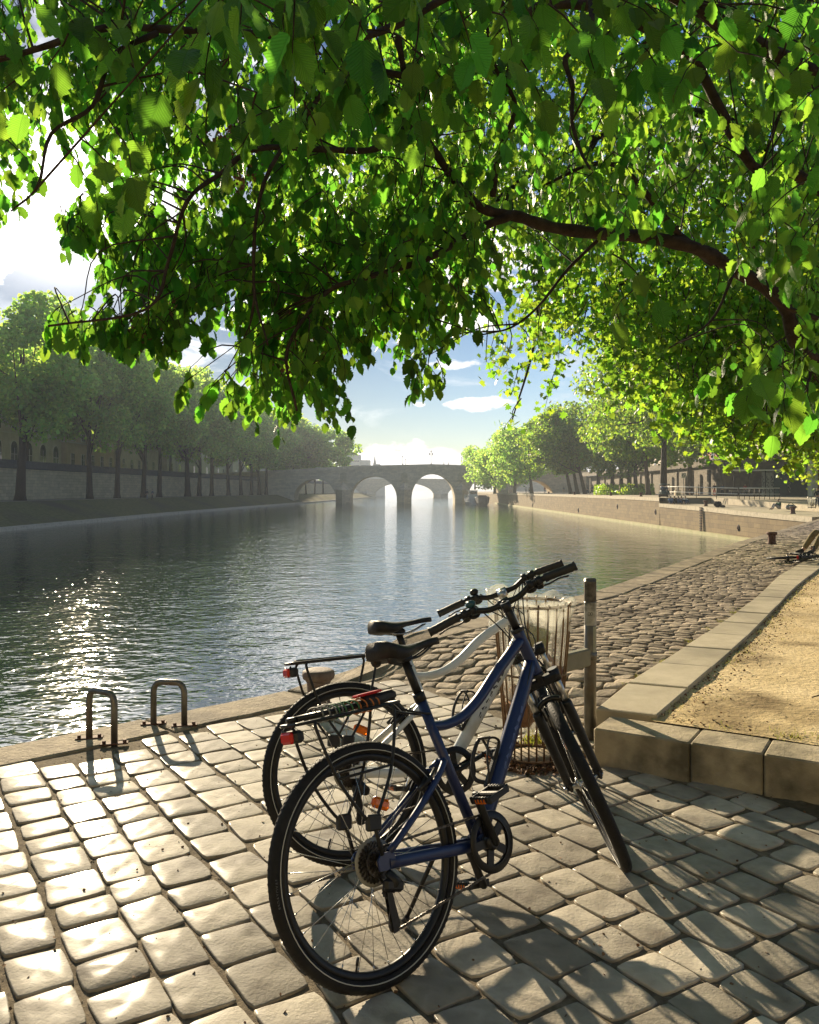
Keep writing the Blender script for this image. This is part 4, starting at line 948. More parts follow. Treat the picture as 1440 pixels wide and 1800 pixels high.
# ------------------------------------------------------------------ bicycles
rubber = mat('tyre_rubber', (.008, .008, .009), (.016, .015, .014), rough=.65, scale=30, bump=.25, bscale=120, spec=.25)
refl = mat('reflective_strip', (.42, .42, .38), rough=.35, spec=.7)
alu = mat('worn_aluminium', (.42, .42, .42), (.55, .55, .54), rough=.28, metal=.95, scale=30)
steel = mat('spoke_steel', (.45, .45, .44), rough=.25, metal=1)
blackp = mat('black_component', (.008, .008, .009), (.014, .014, .015), rough=.38, scale=30, spec=.35)
blackm = mat('black_plastic', (.010, .010, .011), (.017, .017, .017), rough=.55, scale=40, bump=.15, bscale=200)
vinyl = mat('saddle_vinyl', (.010, .009, .009), (.020, .018, .018), rough=.5, scale=25, bump=.25, bscale=220, spec=.3)
greasy = mat('greasy_steel', (.05, .045, .04), (.11, .095, .08), rough=.34, metal=.85, scale=60, bump=.2)
amber = bpy.data.materials.new('amber_reflector'); amber.use_nodes = True
_b = amber.node_tree.nodes['Principled BSDF']; _b.inputs['Base Color'].default_value = (.95, .20, .01, 1); _b.inputs['Roughness'].default_value = .15; _b.inputs['Transmission Weight'].default_value = .35; _b.inputs['Subsurface Weight'].default_value = .3; _b.inputs['Subsurface Radius'].default_value = (.02, .01, .005)
redlens = mat('red_lens', (.5, .006, .004), rough=.3, spec=.3)
bluep = mat('navy_paint', (.005, .015, .075), (.007, .02, .095), rough=.38, scale=4, coat=.2, spec=.45)
whitep = mat('white_paint', (.62, .64, .62), (.70, .72, .70), rough=.3, scale=4, coat=.4, bump=.03, c3=(.48, .47, .42), s3=6)
blacklight = mat('dark_paint', (.03, .03, .035), rough=.35, coat=.3)
WB, RW, BBX, BBZ, HA = 1.0776, .3415, .439, .285, 1.2443
def V3(x, z, y=0.0): return Vector((x, y, z))
def wheel_parts(root, cx, prefix, T, seed, disc=False, cassette=False, reflector=True, text=False):
    """wheel in the xz plane centred (cx, RW); T transforms local points"""
    c = Vector((cx, 0, RW)); rn = random.Random(seed)
    def ring(mb, rm, prof, n=72):   # prof: list of (dr, dy) closed section
        k = len(prof); vs = []
        for i in range(n):
            a = 2*pi*i/n
            for (dr, dy) in prof: vs.append((c.x+(rm+dr)*cos(a), dy, c.z+(rm+dr)*sin(a)))
        mb.add(vs, [(i*k+j, i*k+(j+1) % k, ((i+1) % n)*k+(j+1) % k, ((i+1) % n)*k+j) for i in range(n) for j in range(k)], True)
    tw = .0215; sec = [(tw*cos(t)*(1.0 if cos(t) > 0 else .8)-tw, tw*sin(t)) for t in np.linspace(0, 2*pi, 15)[:-1]]
    mb = MB(); ring(mb, RW, sec)
    # shallow tread blocks
    for i in range(120):
        a = 2*pi*i/120
        for s in (-1, 1):
            q = [(a-.008, .003*s), (a+.012, .004*s), (a+.018, .0145*s), (a-.002, .0135*s)]
            f = lambda A, y: (c.x+(RW-tw+sqrt(tw*tw-y*y)+.0012)*cos(A), y, c.z+(RW-tw+sqrt(tw*tw-y*y)+.0012)*sin(A))
            mb.quad(*[f(A, y) for A, y in (q if s > 0 else q[::-1])])
    tyre = mb.xform(T).build(prefix, rubber, root, local=True)
    mb = MB()
    for s in (-1, 1):
        y = s*tw*.93; ring(mb, RW-tw-.004, [(-.0014, y), (-.0014, y+s*.0016), (.0014, y+s*.0016), (.0014, y)])
    mb.xform(T).build('reflective_stripe', refl, tyre, local=True)
    if text:
        cu = bpy.data.curves.new('t', 'FONT'); cu.body = 'SAVOYAGER'; cu.size = .0115; cu.extrude = .0002; cu.space_character = 1.25
        to = bpy.data.objects.new('t', cu); me = to.to_mesh(); mb = MB(); vs = []
        for v_ in me.vertices:
            A = radians(172)+v_.co.x/(RW-.014); R_ = RW-.0175+v_.co.y
            vs.append((c.x+R_*cos(A), -tw*.80-.0030+v_.co.z, c.z+R_*sin(A)))
        mb.add(vs, [tuple(p.vertices) for p in me.polygons]); to.to_mesh_clear(); bpy.data.objects.remove(to)
        mb.xform(T).build('tyre_lettering', mat('moulded_lettering', (.10, .10, .095), rough=.5), tyre, local=True)
    mb = MB(); ring(mb, RW-.040, [(.006, -.011), (.006, .011), (-.004, .0125), (-.016, .008), (-.018, 0), (-.016, -.008), (-.004, -.0125)])
    rim = mb.xform(T).build('rim', blackp, tyre, local=True)
    mb = MB(); rr = RW-.056
    for k in range(32):
        a = 2*pi*k/32+.03; s = 1 if k % 2 else -1; lead = 1 if (k//2) % 2 else -1
        ha_ = a+lead*radians(62); h = (c.x+.024*cos(ha_), s*(.026 if not (cassette and s < 0) else .012), c.z+.024*sin(ha_))
        e = (c.x+rr*cos(a), 0, c.z+rr*sin(a)); mb.cyl(h, e, .00115, 4)
        n1 = Vector(e).lerp(Vector(h), .045); mb.cyl(e, n1, .0022, 5)
    mb.xform(T).build('spoke', steel, tyre, local=True)
    mb = MB(); mb.lathe((c.x, 0, c.z), [(.006, -.062), (.0095, -.05), (.014, -.034), (.026, -.03), (.026, -.024), (.014, -.02), (.012, .0), (.014, .02), (.026, .024), (.026, .03), (.014, .034), (.0095, .05), (.006, .062)], 18, 'y')
    mb.xform(T).build('hub', alu if not cassette else greasy, tyre, local=True)
    if reflector:
        for k, a in enumerate((radians(68), radians(248)) if False else (radians(64),)):
            p = Vector((c.x+.165*cos(a), 0, c.z+.165*sin(a))); mb = MB(); mb.box((0, 0, 0), (.068, .022, .033), bev=.009)
            mb.xform(Matrix.Translation(p) @ Matrix.Rotation(-(a-pi/2), 4, 'Y')); mb.xform(T).build('spoke_reflector', amber, tyre, local=True)
    a = radians(248); mb = MB(); mb.cyl((c.x+(RW-.058)*cos(a), 0, c.z+(RW-.058)*sin(a)), (c.x+(RW-.092)*cos(a), 0, c.z+(RW-.092)*sin(a)), .0032, 6)
    mb.cyl((c.x+(RW-.072)*cos(a), 0, c.z+(RW-.072)*sin(a)), (c.x+(RW-.094)*cos(a), 0, c.z+(RW-.094)*sin(a)), .0046, 8); mb.xform(T).build('valve', blackm, tyre, local=True)
    return tyre
def bicycle(name, label, M_, steer, paint, bar_h, hb, sd, rack_gear, tail_red, saddle_z, saddle_style, cage=False, kick=True, crank=radians(222), stemalu=False):
    root = thing(name, label, 'bicycle', M=M_); I4 = Matrix.Identity(4)
    u = Vector((-cos(HA), 0, sin(HA))); fv = Vector((sin(HA), 0, cos(HA))); hubF = Vector((WB, 0, RW)); base = hubF-.045*fv
    S = Matrix.Translation(base) @ Matrix.Rotation(steer, 4, u) @ Matrix.Translation(-base)
    BB = V3(BBX, BBZ); hr = V3(0, RW)
    wheel_parts(root, 0, 'rear_wheel', I4, sd, cassette=True, text=(sd == 1)); wheel_parts(root, WB, 'front_wheel', S, sd+10)
    # frame -------------------------------------------------
    h0, h1 = base+u*hb, base+u*(hb+.165); mb = MB()
    mb.tube([h0-u*.006, h0, h0+u*.02, h1-u*.02, h1, h1+u*.006], [.022, .0245, .0235, .022, .023, .021], 16)
    st_top = Vector((.300, 0, .775)); mb.tube([BB, BB.lerp(st_top, .5), st_top], [.019, .0175, .0165], 14)
    dt0 = h0+u*.045; mb.tube(catmull([dt0, dt0.lerp(BB, .35)+Vector((.0, 0, -.004)), dt0.lerp(BB, .75), BB], 4), [.025+.004*sin(pi*i/12) for i in range(13)], 16, sq=(1, .92))
    tt = catmull([h0+u*.135, Vector((.675, 0, .800)), Vector((.56, 0, .722)), Vector((.47, 0, .680)), Vector((.39, 0, .668)), Vector((.318, 0, .676))], 6)
    mb.tube(tt, [.0205-.005*i/len(tt) for i in range(len(tt))], 14)
    mb.tube([BB-Vector((0, .036, 0)), BB+Vector((0, .036, 0))], .022, 16)
    for s in (-1, 1):
        mb.tube(catmull([BB+Vector((-.02, s*.024, -.002)), V3(.33, .292, s*.036), V3(.19, .312, s*.05), V3(.02, .335, s*.062)], 4), [.0145]*13, 10, sq=(1.25, .75))
        mb.tube(catmull([V3(.345, .560, s*.014), V3(.285, .520, s*.036), V3(.17, .445, s*.050), V3(.03, .362, s*.060)], 5), [.0112]*16, 10)
        mb.plate([(-.018, .322), (.02, .318), (.045, .332), (.04, .366), (-.004, .368), (-.02, .35)], 'y', s*.062, s*.069)
    mb.tube([V3(.345, .56, -.018), V3(.345, .56, .018)], .011, 8)
    fr = mb.build('frame', paint, root, local=True)
    for k_, hh_ in ((h0-u*.012, .012), (h1+u*.008, .014)): mb = MB(); mb.tube([k_-u*hh_/2, k_+u*hh_/2], .0245, 16); mb.build('headset_cup', blackm, fr, local=True)
    # seatpost clamp, seatpost
    mb = MB(); mb.tube([st_top-V3(-.004, .014), st_top+V3(-.004, .014)], .0205, 14); mb.build('seat_clamp', blackp, fr, local=True)
    sp_top = Vector((.300-(saddle_z-.06-.775)*.29, 0, saddle_z-.055))
    mb = MB(); mb.tube([st_top, sp_top], [.0142, .0142], 14); mb.box(sp_top+Vector((0, 0, .008)), (.05, .045, .03), bev=.008); mb.build('seatpost', blackp, root, local=True)
    # saddle
    sx = sp_top.x+.015; mb = MB(); ns = 15; prof_ = []
    for i in range(ns):
        t = i/(ns-1); x = sx-.135+.275*t
        w = .082*(1-sm(.22, .75, t))+.021*sm(.2, .8, t); w *= sm(-.06, .10, t)**.5*(1-.35*sm(.93, 1.0, t))
        zt = saddle_z+.014*(1-sm(0, .35, t))+.010*sm(.55, .95, t)-.004; drop = .055*(1-sm(.15, .6, t))+.034
        if saddle_style: zt += .012*(1-sm(.0, .4, t)); drop += .012
        sec = []
        for k in range(14):
            a = pi*k/13; sec.append((x, w*cos(a)*(1.0 if 0 < k < 13 else .94), zt-drop*.55*(1-max(0.0, sin(a))**.55)-(.009*(1-abs(cos(a)))**3 if saddle_style else 0)))
        sec += [(x, -w*.55, zt-drop*.62), (x, w*.55, zt-drop*.62)]
        prof_.append(sec)
    k_ = 16; vs = [p for s_ in prof_ for p in s_]; fs = [(i*k_+j, i*k_+(j+1) % k_, (i+1)*k_+(j+1) % k_, (i+1)*k_+j) for i in range(ns-1) for j in range(k_)]+[tuple(range(k_))[::-1], tuple((ns-1)*k_+j for j in range(k_))]
    mb.add(vs, fs, True); sad = mb.build('saddle', vinyl, root, local=True, recalc=True)
    mb = MB()
    for s in (-1, 1): mb.tube(catmull([Vector((sx-.10, s*.03, saddle_z-.03)), Vector((sx-.05, s*.023, saddle_z-.052)), Vector((sx+.03, s*.021, saddle_z-.052)), Vector((sx+.11, s*.008, saddle_z-.022))], 4), .0035, 6)
    mb.build('saddle_rail', steel if not saddle_style else blackp, sad, local=True)
    if saddle_style:
        mb = MB()
        for s in (-1, 1):
            mb.ball((sx-.10, s*.042, saddle_z-.045), .017, 10, (1.2, .9, 1.1))
        mb.build('saddle_elastomer', blackm, sad, local=True)
    # fork ---------------------------------------------------
    def SP(p): return S @ p
    cr = base+u*(hb-.045); F_ = .061
    mb = MB(); mb.tube([base+u*(hb+.19)+fv*0, cr], .013, 12); mb.box((0, 0, 0), (.042, .145, .04), bev=.012); 
    b_ = MB(); b_.box((0, 0, 0), (.046, .156, .038), bev=.014); b_.xform(Matrix.Translation(cr+fv*.012) @ Matrix.Rotation(pi/2-HA, 4, 'Y'))
    for s in (-1, 1): b_.tube([cr+fv*.018+Vector((0, s*F_, 0))-u*.02, cr+fv*.018+Vector((0, s*F_, 0))+u*.028], .021, 14)
    b_.tube([base+u*(hb+.02), cr], .0145, 12)
    fork = b_.xform(S).build('fork', blackp, root, local=True)
    ax = hubF
    for s in (-1, 1):
        t0 = cr+fv*.018+Vector((0, s*F_, 0)); low = ax+Vector((0, s*F_, 0))+fv*.010
        t1 = t0.lerp(low, .28)
        b_ = MB(); b_.tube([t0, t1], .0135, 14); b_.xform(S).build('stanchion', alu, fork, local=True)
        b_ = MB(); b_.tube([t1+(t0-t1).normalized()*.012, t1, t1.lerp(low, .15), t1.lerp(low, .8), low, low+(low-t1).normalized()*.012], [.017, .019, .0205, .0175, .018, .011], 14)
        b_.box(low-fv*.012, (.03, .012, .03), bev=.003); b_.xform(S).build('lower_leg', blackp, fork, local=True)
    q0 = cr+fv*.018-u*.128; b_ = MB(); arc = [q0+Vector((0, F_*cos(t), 0))+u*(.045*sin(t))+fv*(.012+.016*sin(t)) for t in np.linspace(0, pi, 13)]
    b_.tube(arc, .0085, 8, sq=(1.0, 1.3)); b_.xform(S).build('fork_brace', blackp, fork, local=True)
    b_ = MB(); b_.tube([ax-Vector((0, .075, 0)), ax+Vector((0, .075, 0))], .005, 8); b_.tube([ax+Vector((0, .072, 0)), ax+Vector((.0, .088, 0))], .011, 10)
    b_.tube(catmull([ax+Vector((0, .084, 0)), ax+Vector((-.02, .094, .025)), ax+Vector((-.028, .090, .055))], 3), [.005]*7, 6, sq=(1, .5)); b_.xform(S).build('quick_release', alu, fork, local=True)
    # V-brakes front and rear
    def vbrake(T_, cen, dirup, name_='brake'):
        b_ = MB(); n_ = fv if T_ is S else Vector((-.45, 0, .9)).normalized()
        for s in (-1, 1):
            p0 = cen+Vector((0, s*.036, 0)); b_.tube([p0, p0+dirup*.05+Vector((0, s*.006, 0)), p0+dirup*.095+Vector((0, -s*.008, 0))], [.008, .006, .005], 6)
            b_.box(p0+dirup*.028-Vector((0, s*.012, 0)), (.05, .010, .010), ry=-.8, bev=.002)
        b_.tube([cen+dirup*.095+Vector((0, .03, 0)), cen+dirup*.095+Vector((0, -.045, 0))], .0016, 5)
        b_.xform(T_).build(name_, blackp, root, local=True)
    vbrake(S, hubF+(u*(RW-.085))+fv*.045, u); d_ = V3(.30, .53)-hr; d_.normalize(); vbrake(I4, hr+d_*(RW-.085)+V3(-.012, .02), d_)
    # stem and handlebar --------------------------------------
    btop = base+u*bar_h; bc = btop+fv*.055
    b_ = MB(); b_.tube([h1, btop+u*.012], .0155, 12); b_.tube([btop-u*.02, btop+u*.014], .0185, 14)
    b_.tube([btop, btop.lerp(bc, .8)], [.0165, .0145], 12, sq=(1.1, .9)); b_.tube([bc-Vector((0, .022, 0)), bc+Vector((0, .022, 0))], .0205, 14)
    b_.xform(S).build('stem', alu if stemalu else blackp, root, local=True)
    HWD = .305; gp = lambda y: bc+Vector((0, y, 0))-fv*(.022*sm(.09, HWD, abs(y)))+u*(.026*sm(.05, .14, abs(y)))-Vector((0, 0, .004*sm(.2, .3, abs(y))))
    b_ = MB(); ys = np.linspace(-HWD+.01, HWD-.01, 33); b_.tube([gp(y) for y in ys], [.0155 if abs(y) < .03 else .0118 for y in ys], 12, up=(1, 0, 0)); bar = b_.xform(S).build('handlebar', blackp, root, local=True)
    for s in (-1, 1):
        b_ = MB(); yy = np.linspace(s*(HWD-.125), s*HWD, 12); b_.tube([gp(y) for y in yy], [.0155+(.0012 if k % 2 else 0)+(.003 if k in (0, 11) else 0) for k in range(12)], 12, up=(1, 0, 0)); b_.xform(S).build('grip', blackm, bar, local=True)
        g0 = gp(s*(HWD-.15)); dn = (fv*.75-u*.66).normalized()
        b_ = MB(); b_.tube([g0-Vector((0, s*.012, 0)), g0+Vector((0, s*.012, 0))], .0185, 12); b_.box(g0+dn*.026, (.036, .030, .030), ry=.6, bev=.006)
        b_.ball(g0+dn*.03-Vector((0, s*.035, 0)), .02, 10, (1, 1.3, .9)); b_.tube([g0-Vector((0, s*.048, 0)), g0-Vector((0, s*.026, 0))], .0180, 10); b_.xform(S).build('brake_mount', blackp, bar, local=True)
        b_ = MB(); lv = catmull([g0+dn*.042, g0+dn*.052+Vector((0, s*.035, 0)), g0+dn*.046+Vector((0, s*.08, 0)), g0+dn*.058+Vector((0, s*.118, 0))], 4); b_.tube(lv, [.0075, .007, .0065, .006, .006, .0055, .0055, .0055, .005, .005, .0055, .006, .0065], 7, sq=(.6, 1.2)); b_.xform(S).build('brake_lever', blackp, bar, local=True)
        b_ = MB(); c0 = g0-Vector((0, s*.05, 0))+dn*.03; c1 = bc-Vector((0, -s*.10, 0))+fv*.085+u*.02; c2 = base+u*(hb+.10)+fv*.05+Vector((0, s*.03, 0)); c3 = base+u*(hb+.01)+fv*.03+Vector((0, s*.02, 0))
        b_.tube([S @ q for q in catmull([c0, c1, base+u*(hb+.17)+fv*.085+Vector((0, s*.045, 0)), c2, c3], 6)], .0026, 6); b_.build('brake_cable', blackm, bar, local=True)
        b_ = MB(); w0 = S @ (g0-Vector((0, s*.07, 0))+dn*.035); w1 = S @ (bc+Vector((0, s*.06, 0))+fv*.11-u*.02); w2 = S @ (base+u*(hb+.12)+fv*.06-Vector((0, s*.05, 0))); w3 = dt0+Vector((-.03, -s*.02, -.02))
        b_.tube(catmull([w0, w1, w2, w3, w3+Vector((-.07, 0, -.10))], 6), .0024, 6); b_.build('shift_cable', blackm, bar, local=True)
    b_ = MB(); bp_ = gp(.118)+u*.028; b_.ball(bp_, .021, 12, (1, 1, .75)); b_.tube([gp(.108), gp(.128)], .0155, 10); b_.tube([bp_+Vector((0, .0, .012)), bp_+Vector((.03, .012, .018))], .004, 6); b_.xform(S).build('bell', blackp if sd == 2 else mat('teal_bell', (.015, .07, .09), rough=.3), bar, local=True)
    b_ = MB(); lp = base+u*(hb+.06)+fv*.06; b_.tube([lp-fv*.02, lp+fv*.005, lp+fv*.02], [.012, .019, .0175], 12); b_.tube([lp-fv*.035, lp-fv*.01], .006, 6); fl = b_.xform(S).build('front_light', blackm, root, local=True)
    b_ = MB(); b_.tube([lp+fv*.02, lp+fv*.024], .0155, 12); b_.xform(S).build('lens', refl, fl, local=True)
    # drivetrain ----------------------------------------------
    cy = -.058; b_ = MB(); nt = 44; R0 = .0875
    pts = []
    for i in range(nt*2): a = 2*pi*i/(nt*2); pts.append((R0+(.004 if i % 2 else -.002), a))
    vo = [(BB.x+r*cos(a), y, BB.z+r*sin(a)) for y in (cy-.002, cy+.002) for (r, a) in pts]; vi = [(BB.x+.068*cos(a), y, BB.z+.068*sin(a)) for y in (cy-.002, cy+.002) for (r, a) in pts]
    n2 = nt*2; fs = []
    for i in range(n2):
        j = (i+1) % n2; fs += [(i, j, 2*n2+j, 2*n2+i), (n2+j, n2+i, 3*n2+i, 3*n2+j), (j, i, n2+i, n2+j), (2*n2+i, 2*n2+j, 3*n2+j, 3*n2+i)]
    b_.add(vo+vi, fs); 
    b_.lathe((BB.x, 0, BB.z), [(.0715, cy-.008), (.094, cy-.008), (.095, cy-.005), (.0715, cy-.005), (.0715, cy-.008)], 40, 'y')
    for k in range(5):
        a = crank+2*pi*k/5; b_.plate([(BB.x+.075*cos(a-.18), BB.z+.075*sin(a-.18)), (BB.x+.075*cos(a+.18), BB.z+.075*sin(a+.18)), (BB.x+.02*cos(a+.7), BB.z+.02*sin(a+.7)), (BB.x+.02*cos(a-.7), BB.z+.02*sin(a-.7))], 'y', cy-.004, cy+.003)
    b_.lathe((BB.x, 0, BB.z), [(.018, cy-.02), (.026, cy-.012), (.028, cy+.012)], 18, 'y'); cw_ = b_.build('chainring', blackp, root, local=True)
    for s, a, y0 in ((-1, crank, -.075), (1, crank+pi, .062)):
        e = BB+Vector((.165*cos(a), 0, .165*sin(a))); b_ = MB(); p0 = Vector((BB.x, y0, BB.z)); p1 = Vector((e.x, y0+s*.012, e.z)); b_.tube([p0-(p1-p0).normalized()*.012, p0, p0.lerp(p1, .5), p1, p1+(p1-p0).normalized()*.01], [.012, .0175, .013, .0145, .009], 10, sq=(.7, 1.15)); ca = b_.build('crank_arm', blackp, root, local=True)
        pc = p1+Vector((0, s*.062, 0)); rp = radians(-12 if s < 0 else 8)
        b_ = MB(); b_.tube([p1, p1+Vector((0, s*.1, 0))], .0055, 8); Mx = Matrix.Translation(pc) @ Matrix.Rotation(rp, 4, 'Y'); q_ = MB()
        for x_ in (-.042, .042):
            q_.box((x_, 0, 0), (.008, .09, .022), bev=.002)
            for k in range(7): q_.box((x_*1.08, -.039+k*.013, .004), (.008, .005, .018))
        for y_ in (-.042, .042): q_.box((0, y_, 0), (.09, .008, .020), bev=.002)
        q_.box((0, 0, 0), (.02, .088, .018), bev=.004); q_.xform(Mx); b_.add(q_.v, q_.f); pd = b_.build('pedal', blackm, ca, local=True)
        q_ = MB()
        for x_ in (-.047, .047): q_.box((x_, 0, -.002), (.003, .045, .014), bev=.001)
        q_.xform(Mx).build('pedal_reflector', amber, pd, local=True)
    # cassette
    b_ = MB(); cs = [(.056, -.022), (.052, -.026), (.047, -.030), (.042, -.034), (.037, -.038), (.032, -.042), (.027, -.046), (.022, -.050)]
    for r_, y_ in cs:
        nt_ = int(r_*2*pi/.0125); pl = []
        for i in range(nt_): a = 2*pi*i/nt_; d = pi/nt_; pl += [(r_-.003, a-d*.9), (r_+.003, a-d*.25), (r_+.003, a+d*.25)]
        b_.plate([(r*cos(a), RW+r*sin(a)) for r, a in pl], 'y', y_-.0009, y_+.0009)
    b_.lathe((0, 0, RW), [(.016, -.056), (.017, -.02)], 16, 'y'); b_.build('cassette', greasy, root, local=True)
    b_ = MB(); b_.lathe((0, 0, RW), [(.045, -.0165), (.068, -.0185), (.068, -.0175), (.045, -.0155), (.045, -.0165)], 32, 'y'); b_.build('spoke_guard', mat('clear_plastic_disc', (.25, .24, .21), rough=.25), root, local=True)
    # derailleur
    j1, j2 = Vector((.012, -.045, .258)), Vector((.018, -.046, .166)); b_ = MB()
    b_.tube([Vector((.010, -.064, RW-.028)), Vector((.028, -.074, .285)), Vector((.012, -.062, .262))], [.012, .017, .014], 8); b_.box((.02, -.068, .275), (.07, .026, .035), ry=.3, bev=.008)
    for y_ in (-.052, -.038): b_.plate([(j1.x-.008, j1.z+.012), (j1.x+.010, j1.z+.01), (j2.x+.016, j2.z), (j2.x+.008, j2.z-.018), (j2.x-.012, j2.z-.016), (j2.x-.012, j2.z+.01)], 'y', y_-.001, y_+.001)
    de = b_.build('derailleur', blackp, root, local=True)
    for j in (j1, j2):
        b_ = MB(); b_.plate([(j.x+(.019 if k % 2 else .0155)*cos(2*pi*k/22), j.z+(.019 if k % 2 else .0155)*sin(2*pi*k/22)) for k in range(22)], 'y', -.049, -.041); b_.build('jockey_wheel', blackm, de, local=True)
    # chain
    path = [];
    for a in np.linspace(radians(80), radians(260), 14): path.append(Vector((.042*cos(a), -.036, RW+.042*sin(a))) if False else None)
    path = [Vector((BB.x+.0885*cos(a), cy, BB.z+.0885*sin(a))) for a in np.linspace(radians(-95), radians(95), 16)]
    path += [Vector((.038*cos(a), -.038, RW+.038*sin(a))) for a in np.linspace(radians(96), radians(262), 9)]
    path += [j1+Vector((.017*cos(a), 0, .017*sin(a))) for a in np.linspace(radians(110), radians(-40), 5)]
    path += [j2+Vector((-.018*cos(a), 0, .018*sin(a))) for a in np.linspace(radians(20), radians(-70), 5)]
    dense = [path[0]]
    for a, b in zip(path, path[1:]+path[:1]):
        n_ = max(1, int((b-a).length/.0127+.5))
        for k in range(1, n_+1): dense.append(a.lerp(b, k/n_))
    b_ = MB()
    for k, (a, b) in enumerate(zip(dense, dense[1:])):
        d = (b-a); L_ = d.length
        if L_ < 1e-4: continue
        o_ = .0036 if k % 2 else .0026; b_.box((0, 0, 0), (L_*1.25, .0055 if k % 2 else .004, .0078 if k % 2 else .006)); n0 = len(b_.v)-8
        ang = atan2(d.z, d.x); Mx = Matrix.Translation((a+b)/2) @ Matrix.Rotation(-ang, 4, 'Y')
        for i in range(n0, n0+8): b_.v[i] = tuple(Mx @ Vector(b_.v[i]))
    b_.build('chain', greasy, root, local=True)
    # rack ----------------------------------------------------
    zr_ = .772; b_ = MB(); rr = .0052
    loop = [V3(-.205, zr_, -.045), V3(-.21, zr_, -.03), V3(-.21, zr_, .03), V3(-.205, zr_, .045), V3(-.19, zr_, .056), V3(.05, zr_+.002, .056), V3(.16, zr_+.003, .05), V3(.188, zr_+.003, .03), V3(.188, zr_+.003, -.03), V3(.16, zr_+.003, -.05), V3(.05, zr_+.002, -.056), V3(-.19, zr_, -.056)]
    b_.tube(loop, rr, 7, closed=True)
    for x_ in (-.14, -.04, .06, .14): b_.tube([V3(x_, zr_, -.055), V3(x_, zr_, .055)], rr*.8, 6)
    b_.tube([V3(-.2, zr_, 0), V3(.18, zr_+.002, 0)], rr*.8, 6)
    for s in (-1, 1):
        b_.tube(catmull([V3(-.15, zr_, s*.056), V3(-.155, zr_-.03, s*.064), V3(-.115, .60, s*.072), V3(-.06, .50, s*.074), V3(-.022, .455, s*.074)], 4), rr, 7)
        b_.tube(catmull([V3(.13, zr_, s*.054), V3(.135, zr_-.03, s*.064), V3(.085, .60, s*.072), V3(.02, .50, s*.074), V3(-.016, .455, s*.074)], 4), rr, 7)
        b_.tube([V3(-.018, .47, s*.074), V3(-.004, RW+.022, s*.072)], .0062, 7)
        b_.tube([V3(-.118, .60, s*.072), V3(.088, .60, s*.072)], rr*.8, 6)
        b_.tube(catmull([V3(.17, zr_, s*.03), V3(.22, .742, s*.026), V3(.315, .715, s*.02)], 3), rr*.75, 6)
    b_.tube([V3(-.21, zr_-.012, -.035), V3(-.215, zr_-.035, 0), V3(-.21, zr_-.012, .035)], rr*.7, 6)
    rack = b_.build('luggage_rack', blackp, root, local=True)
    for s in (-1, 1): b_ = MB(); b_.box((-.019, s*.075, .458), (.05, .022, .046), ry=.15, bev=.005); b_.build('rack_clamp', blackm, rack, local=True)
    b_ = MB(); b_.box((-.196, 0, .738), (.034, .075, .036), bev=.008); tl = b_.build('tail_light', blackm, rack, local=True)
    b_ = MB(); b_.box((-.2165, 0, .738), (.016, .062, .034), bev=.007); b_.build('tail_lens', redlens, tl, local=True)
    if rack_gear:
        b_ = MB(); b_.box((.125, -.002, .797), (.135, .05, .034), ry=-.04, bev=.010); lk = b_.build('lock_body', blackm, rack, local=True)
        b_ = MB(); b_.box((.085, -.008, .8175), (.095, .038, .008), ry=-.04, bev=.003); b_.build('red_cover', redlens, lk, local=True)
        b_ = MB(); b_.tube([V3(-.19, .786, -.02), V3(.07, .79, -.022)], .0085, 8); b_.tube([V3(-.185, .785, .02), V3(.07, .79, .022)], .0085, 8); b_.tube(catmull([V3(-.19, .786, -.02), V3(-.205, .786, 0), V3(-.185, .785, .02)], 4), .0085, 8); b_.build('lock_shackle', blackp, lk, local=True)
        cols_ = [mat('green_cord', (.05, .16, .06), rough=.7), mat('orange_cord', (.45, .14, .03), rough=.7), mat('grey_cord', (.18, .18, .16), rough=.7)]
        rn = random.Random(2)
        for k, m_ in enumerate(cols_):
            b_ = MB(); x0 = (-.06, .02, -.12)[k]; pts = []
            for i in range(26): a = i*.9; pts.append(V3(x0+i*.0035, .786+.022*sin(a), .038*cos(a)))
            b_.tube(catmull(pts, 3), .0027, 5); b_.build('bungee_cord', m_, rack, local=True)
    else:
        b_ = MB(); b_.box((-.0, 0, zr_+.008), (.36, .03, .008), bev=.002); b_.build('rack_strap', blackm, rack, local=True)
    if kick:
        b_ = MB(); k0 = V3(.30, .292, .05); Ki = M_.inverted(); k1 = Ki @ ((M_ @ V3(.235, .10, .20))*1.0)
        wpt = M_ @ V3(.26, .10, .22); wpt.z = .008; k1 = Ki @ wpt; b_.tube([k0, k0.lerp(k1, .5), k1], [.0085, .0075, .0065], 8); b_.box(k0, (.045, .03, .03), bev=.006); ks = b_.build('kickstand', alu if sd == 2 else blackp, root, local=True)
        b_ = MB(); b_.tube([k1.lerp(k0, .07), k1], [.009, .013], 8); b_.build('kickstand_foot', blackm, ks, local=True)
    if cage:
        b_ = MB(); ddir = (BB-dt0).normalized(); nrm = Vector((ddir.z, 0, -ddir.x)); nrm = nrm if nrm.x < 0 else -nrm; cc_ = dt0.lerp(BB, .66)+nrm*.034
        for s in (-1, 1):
            b_.tube(catmull([cc_+ddir*.05, cc_+ddir*.045+nrm*.03+Vector((0, s*.036, 0)), cc_-ddir*.01+nrm*.062+Vector((0, s*.036, 0)), cc_-ddir*.075+nrm*.07+Vector((0, s*.026, 0)), cc_-ddir*.085+nrm*.035+Vector((0, s*.036, 0)), cc_-ddir*.03+nrm*.0], 5), [.0045]*26, 6, sq=(1.7, .7))
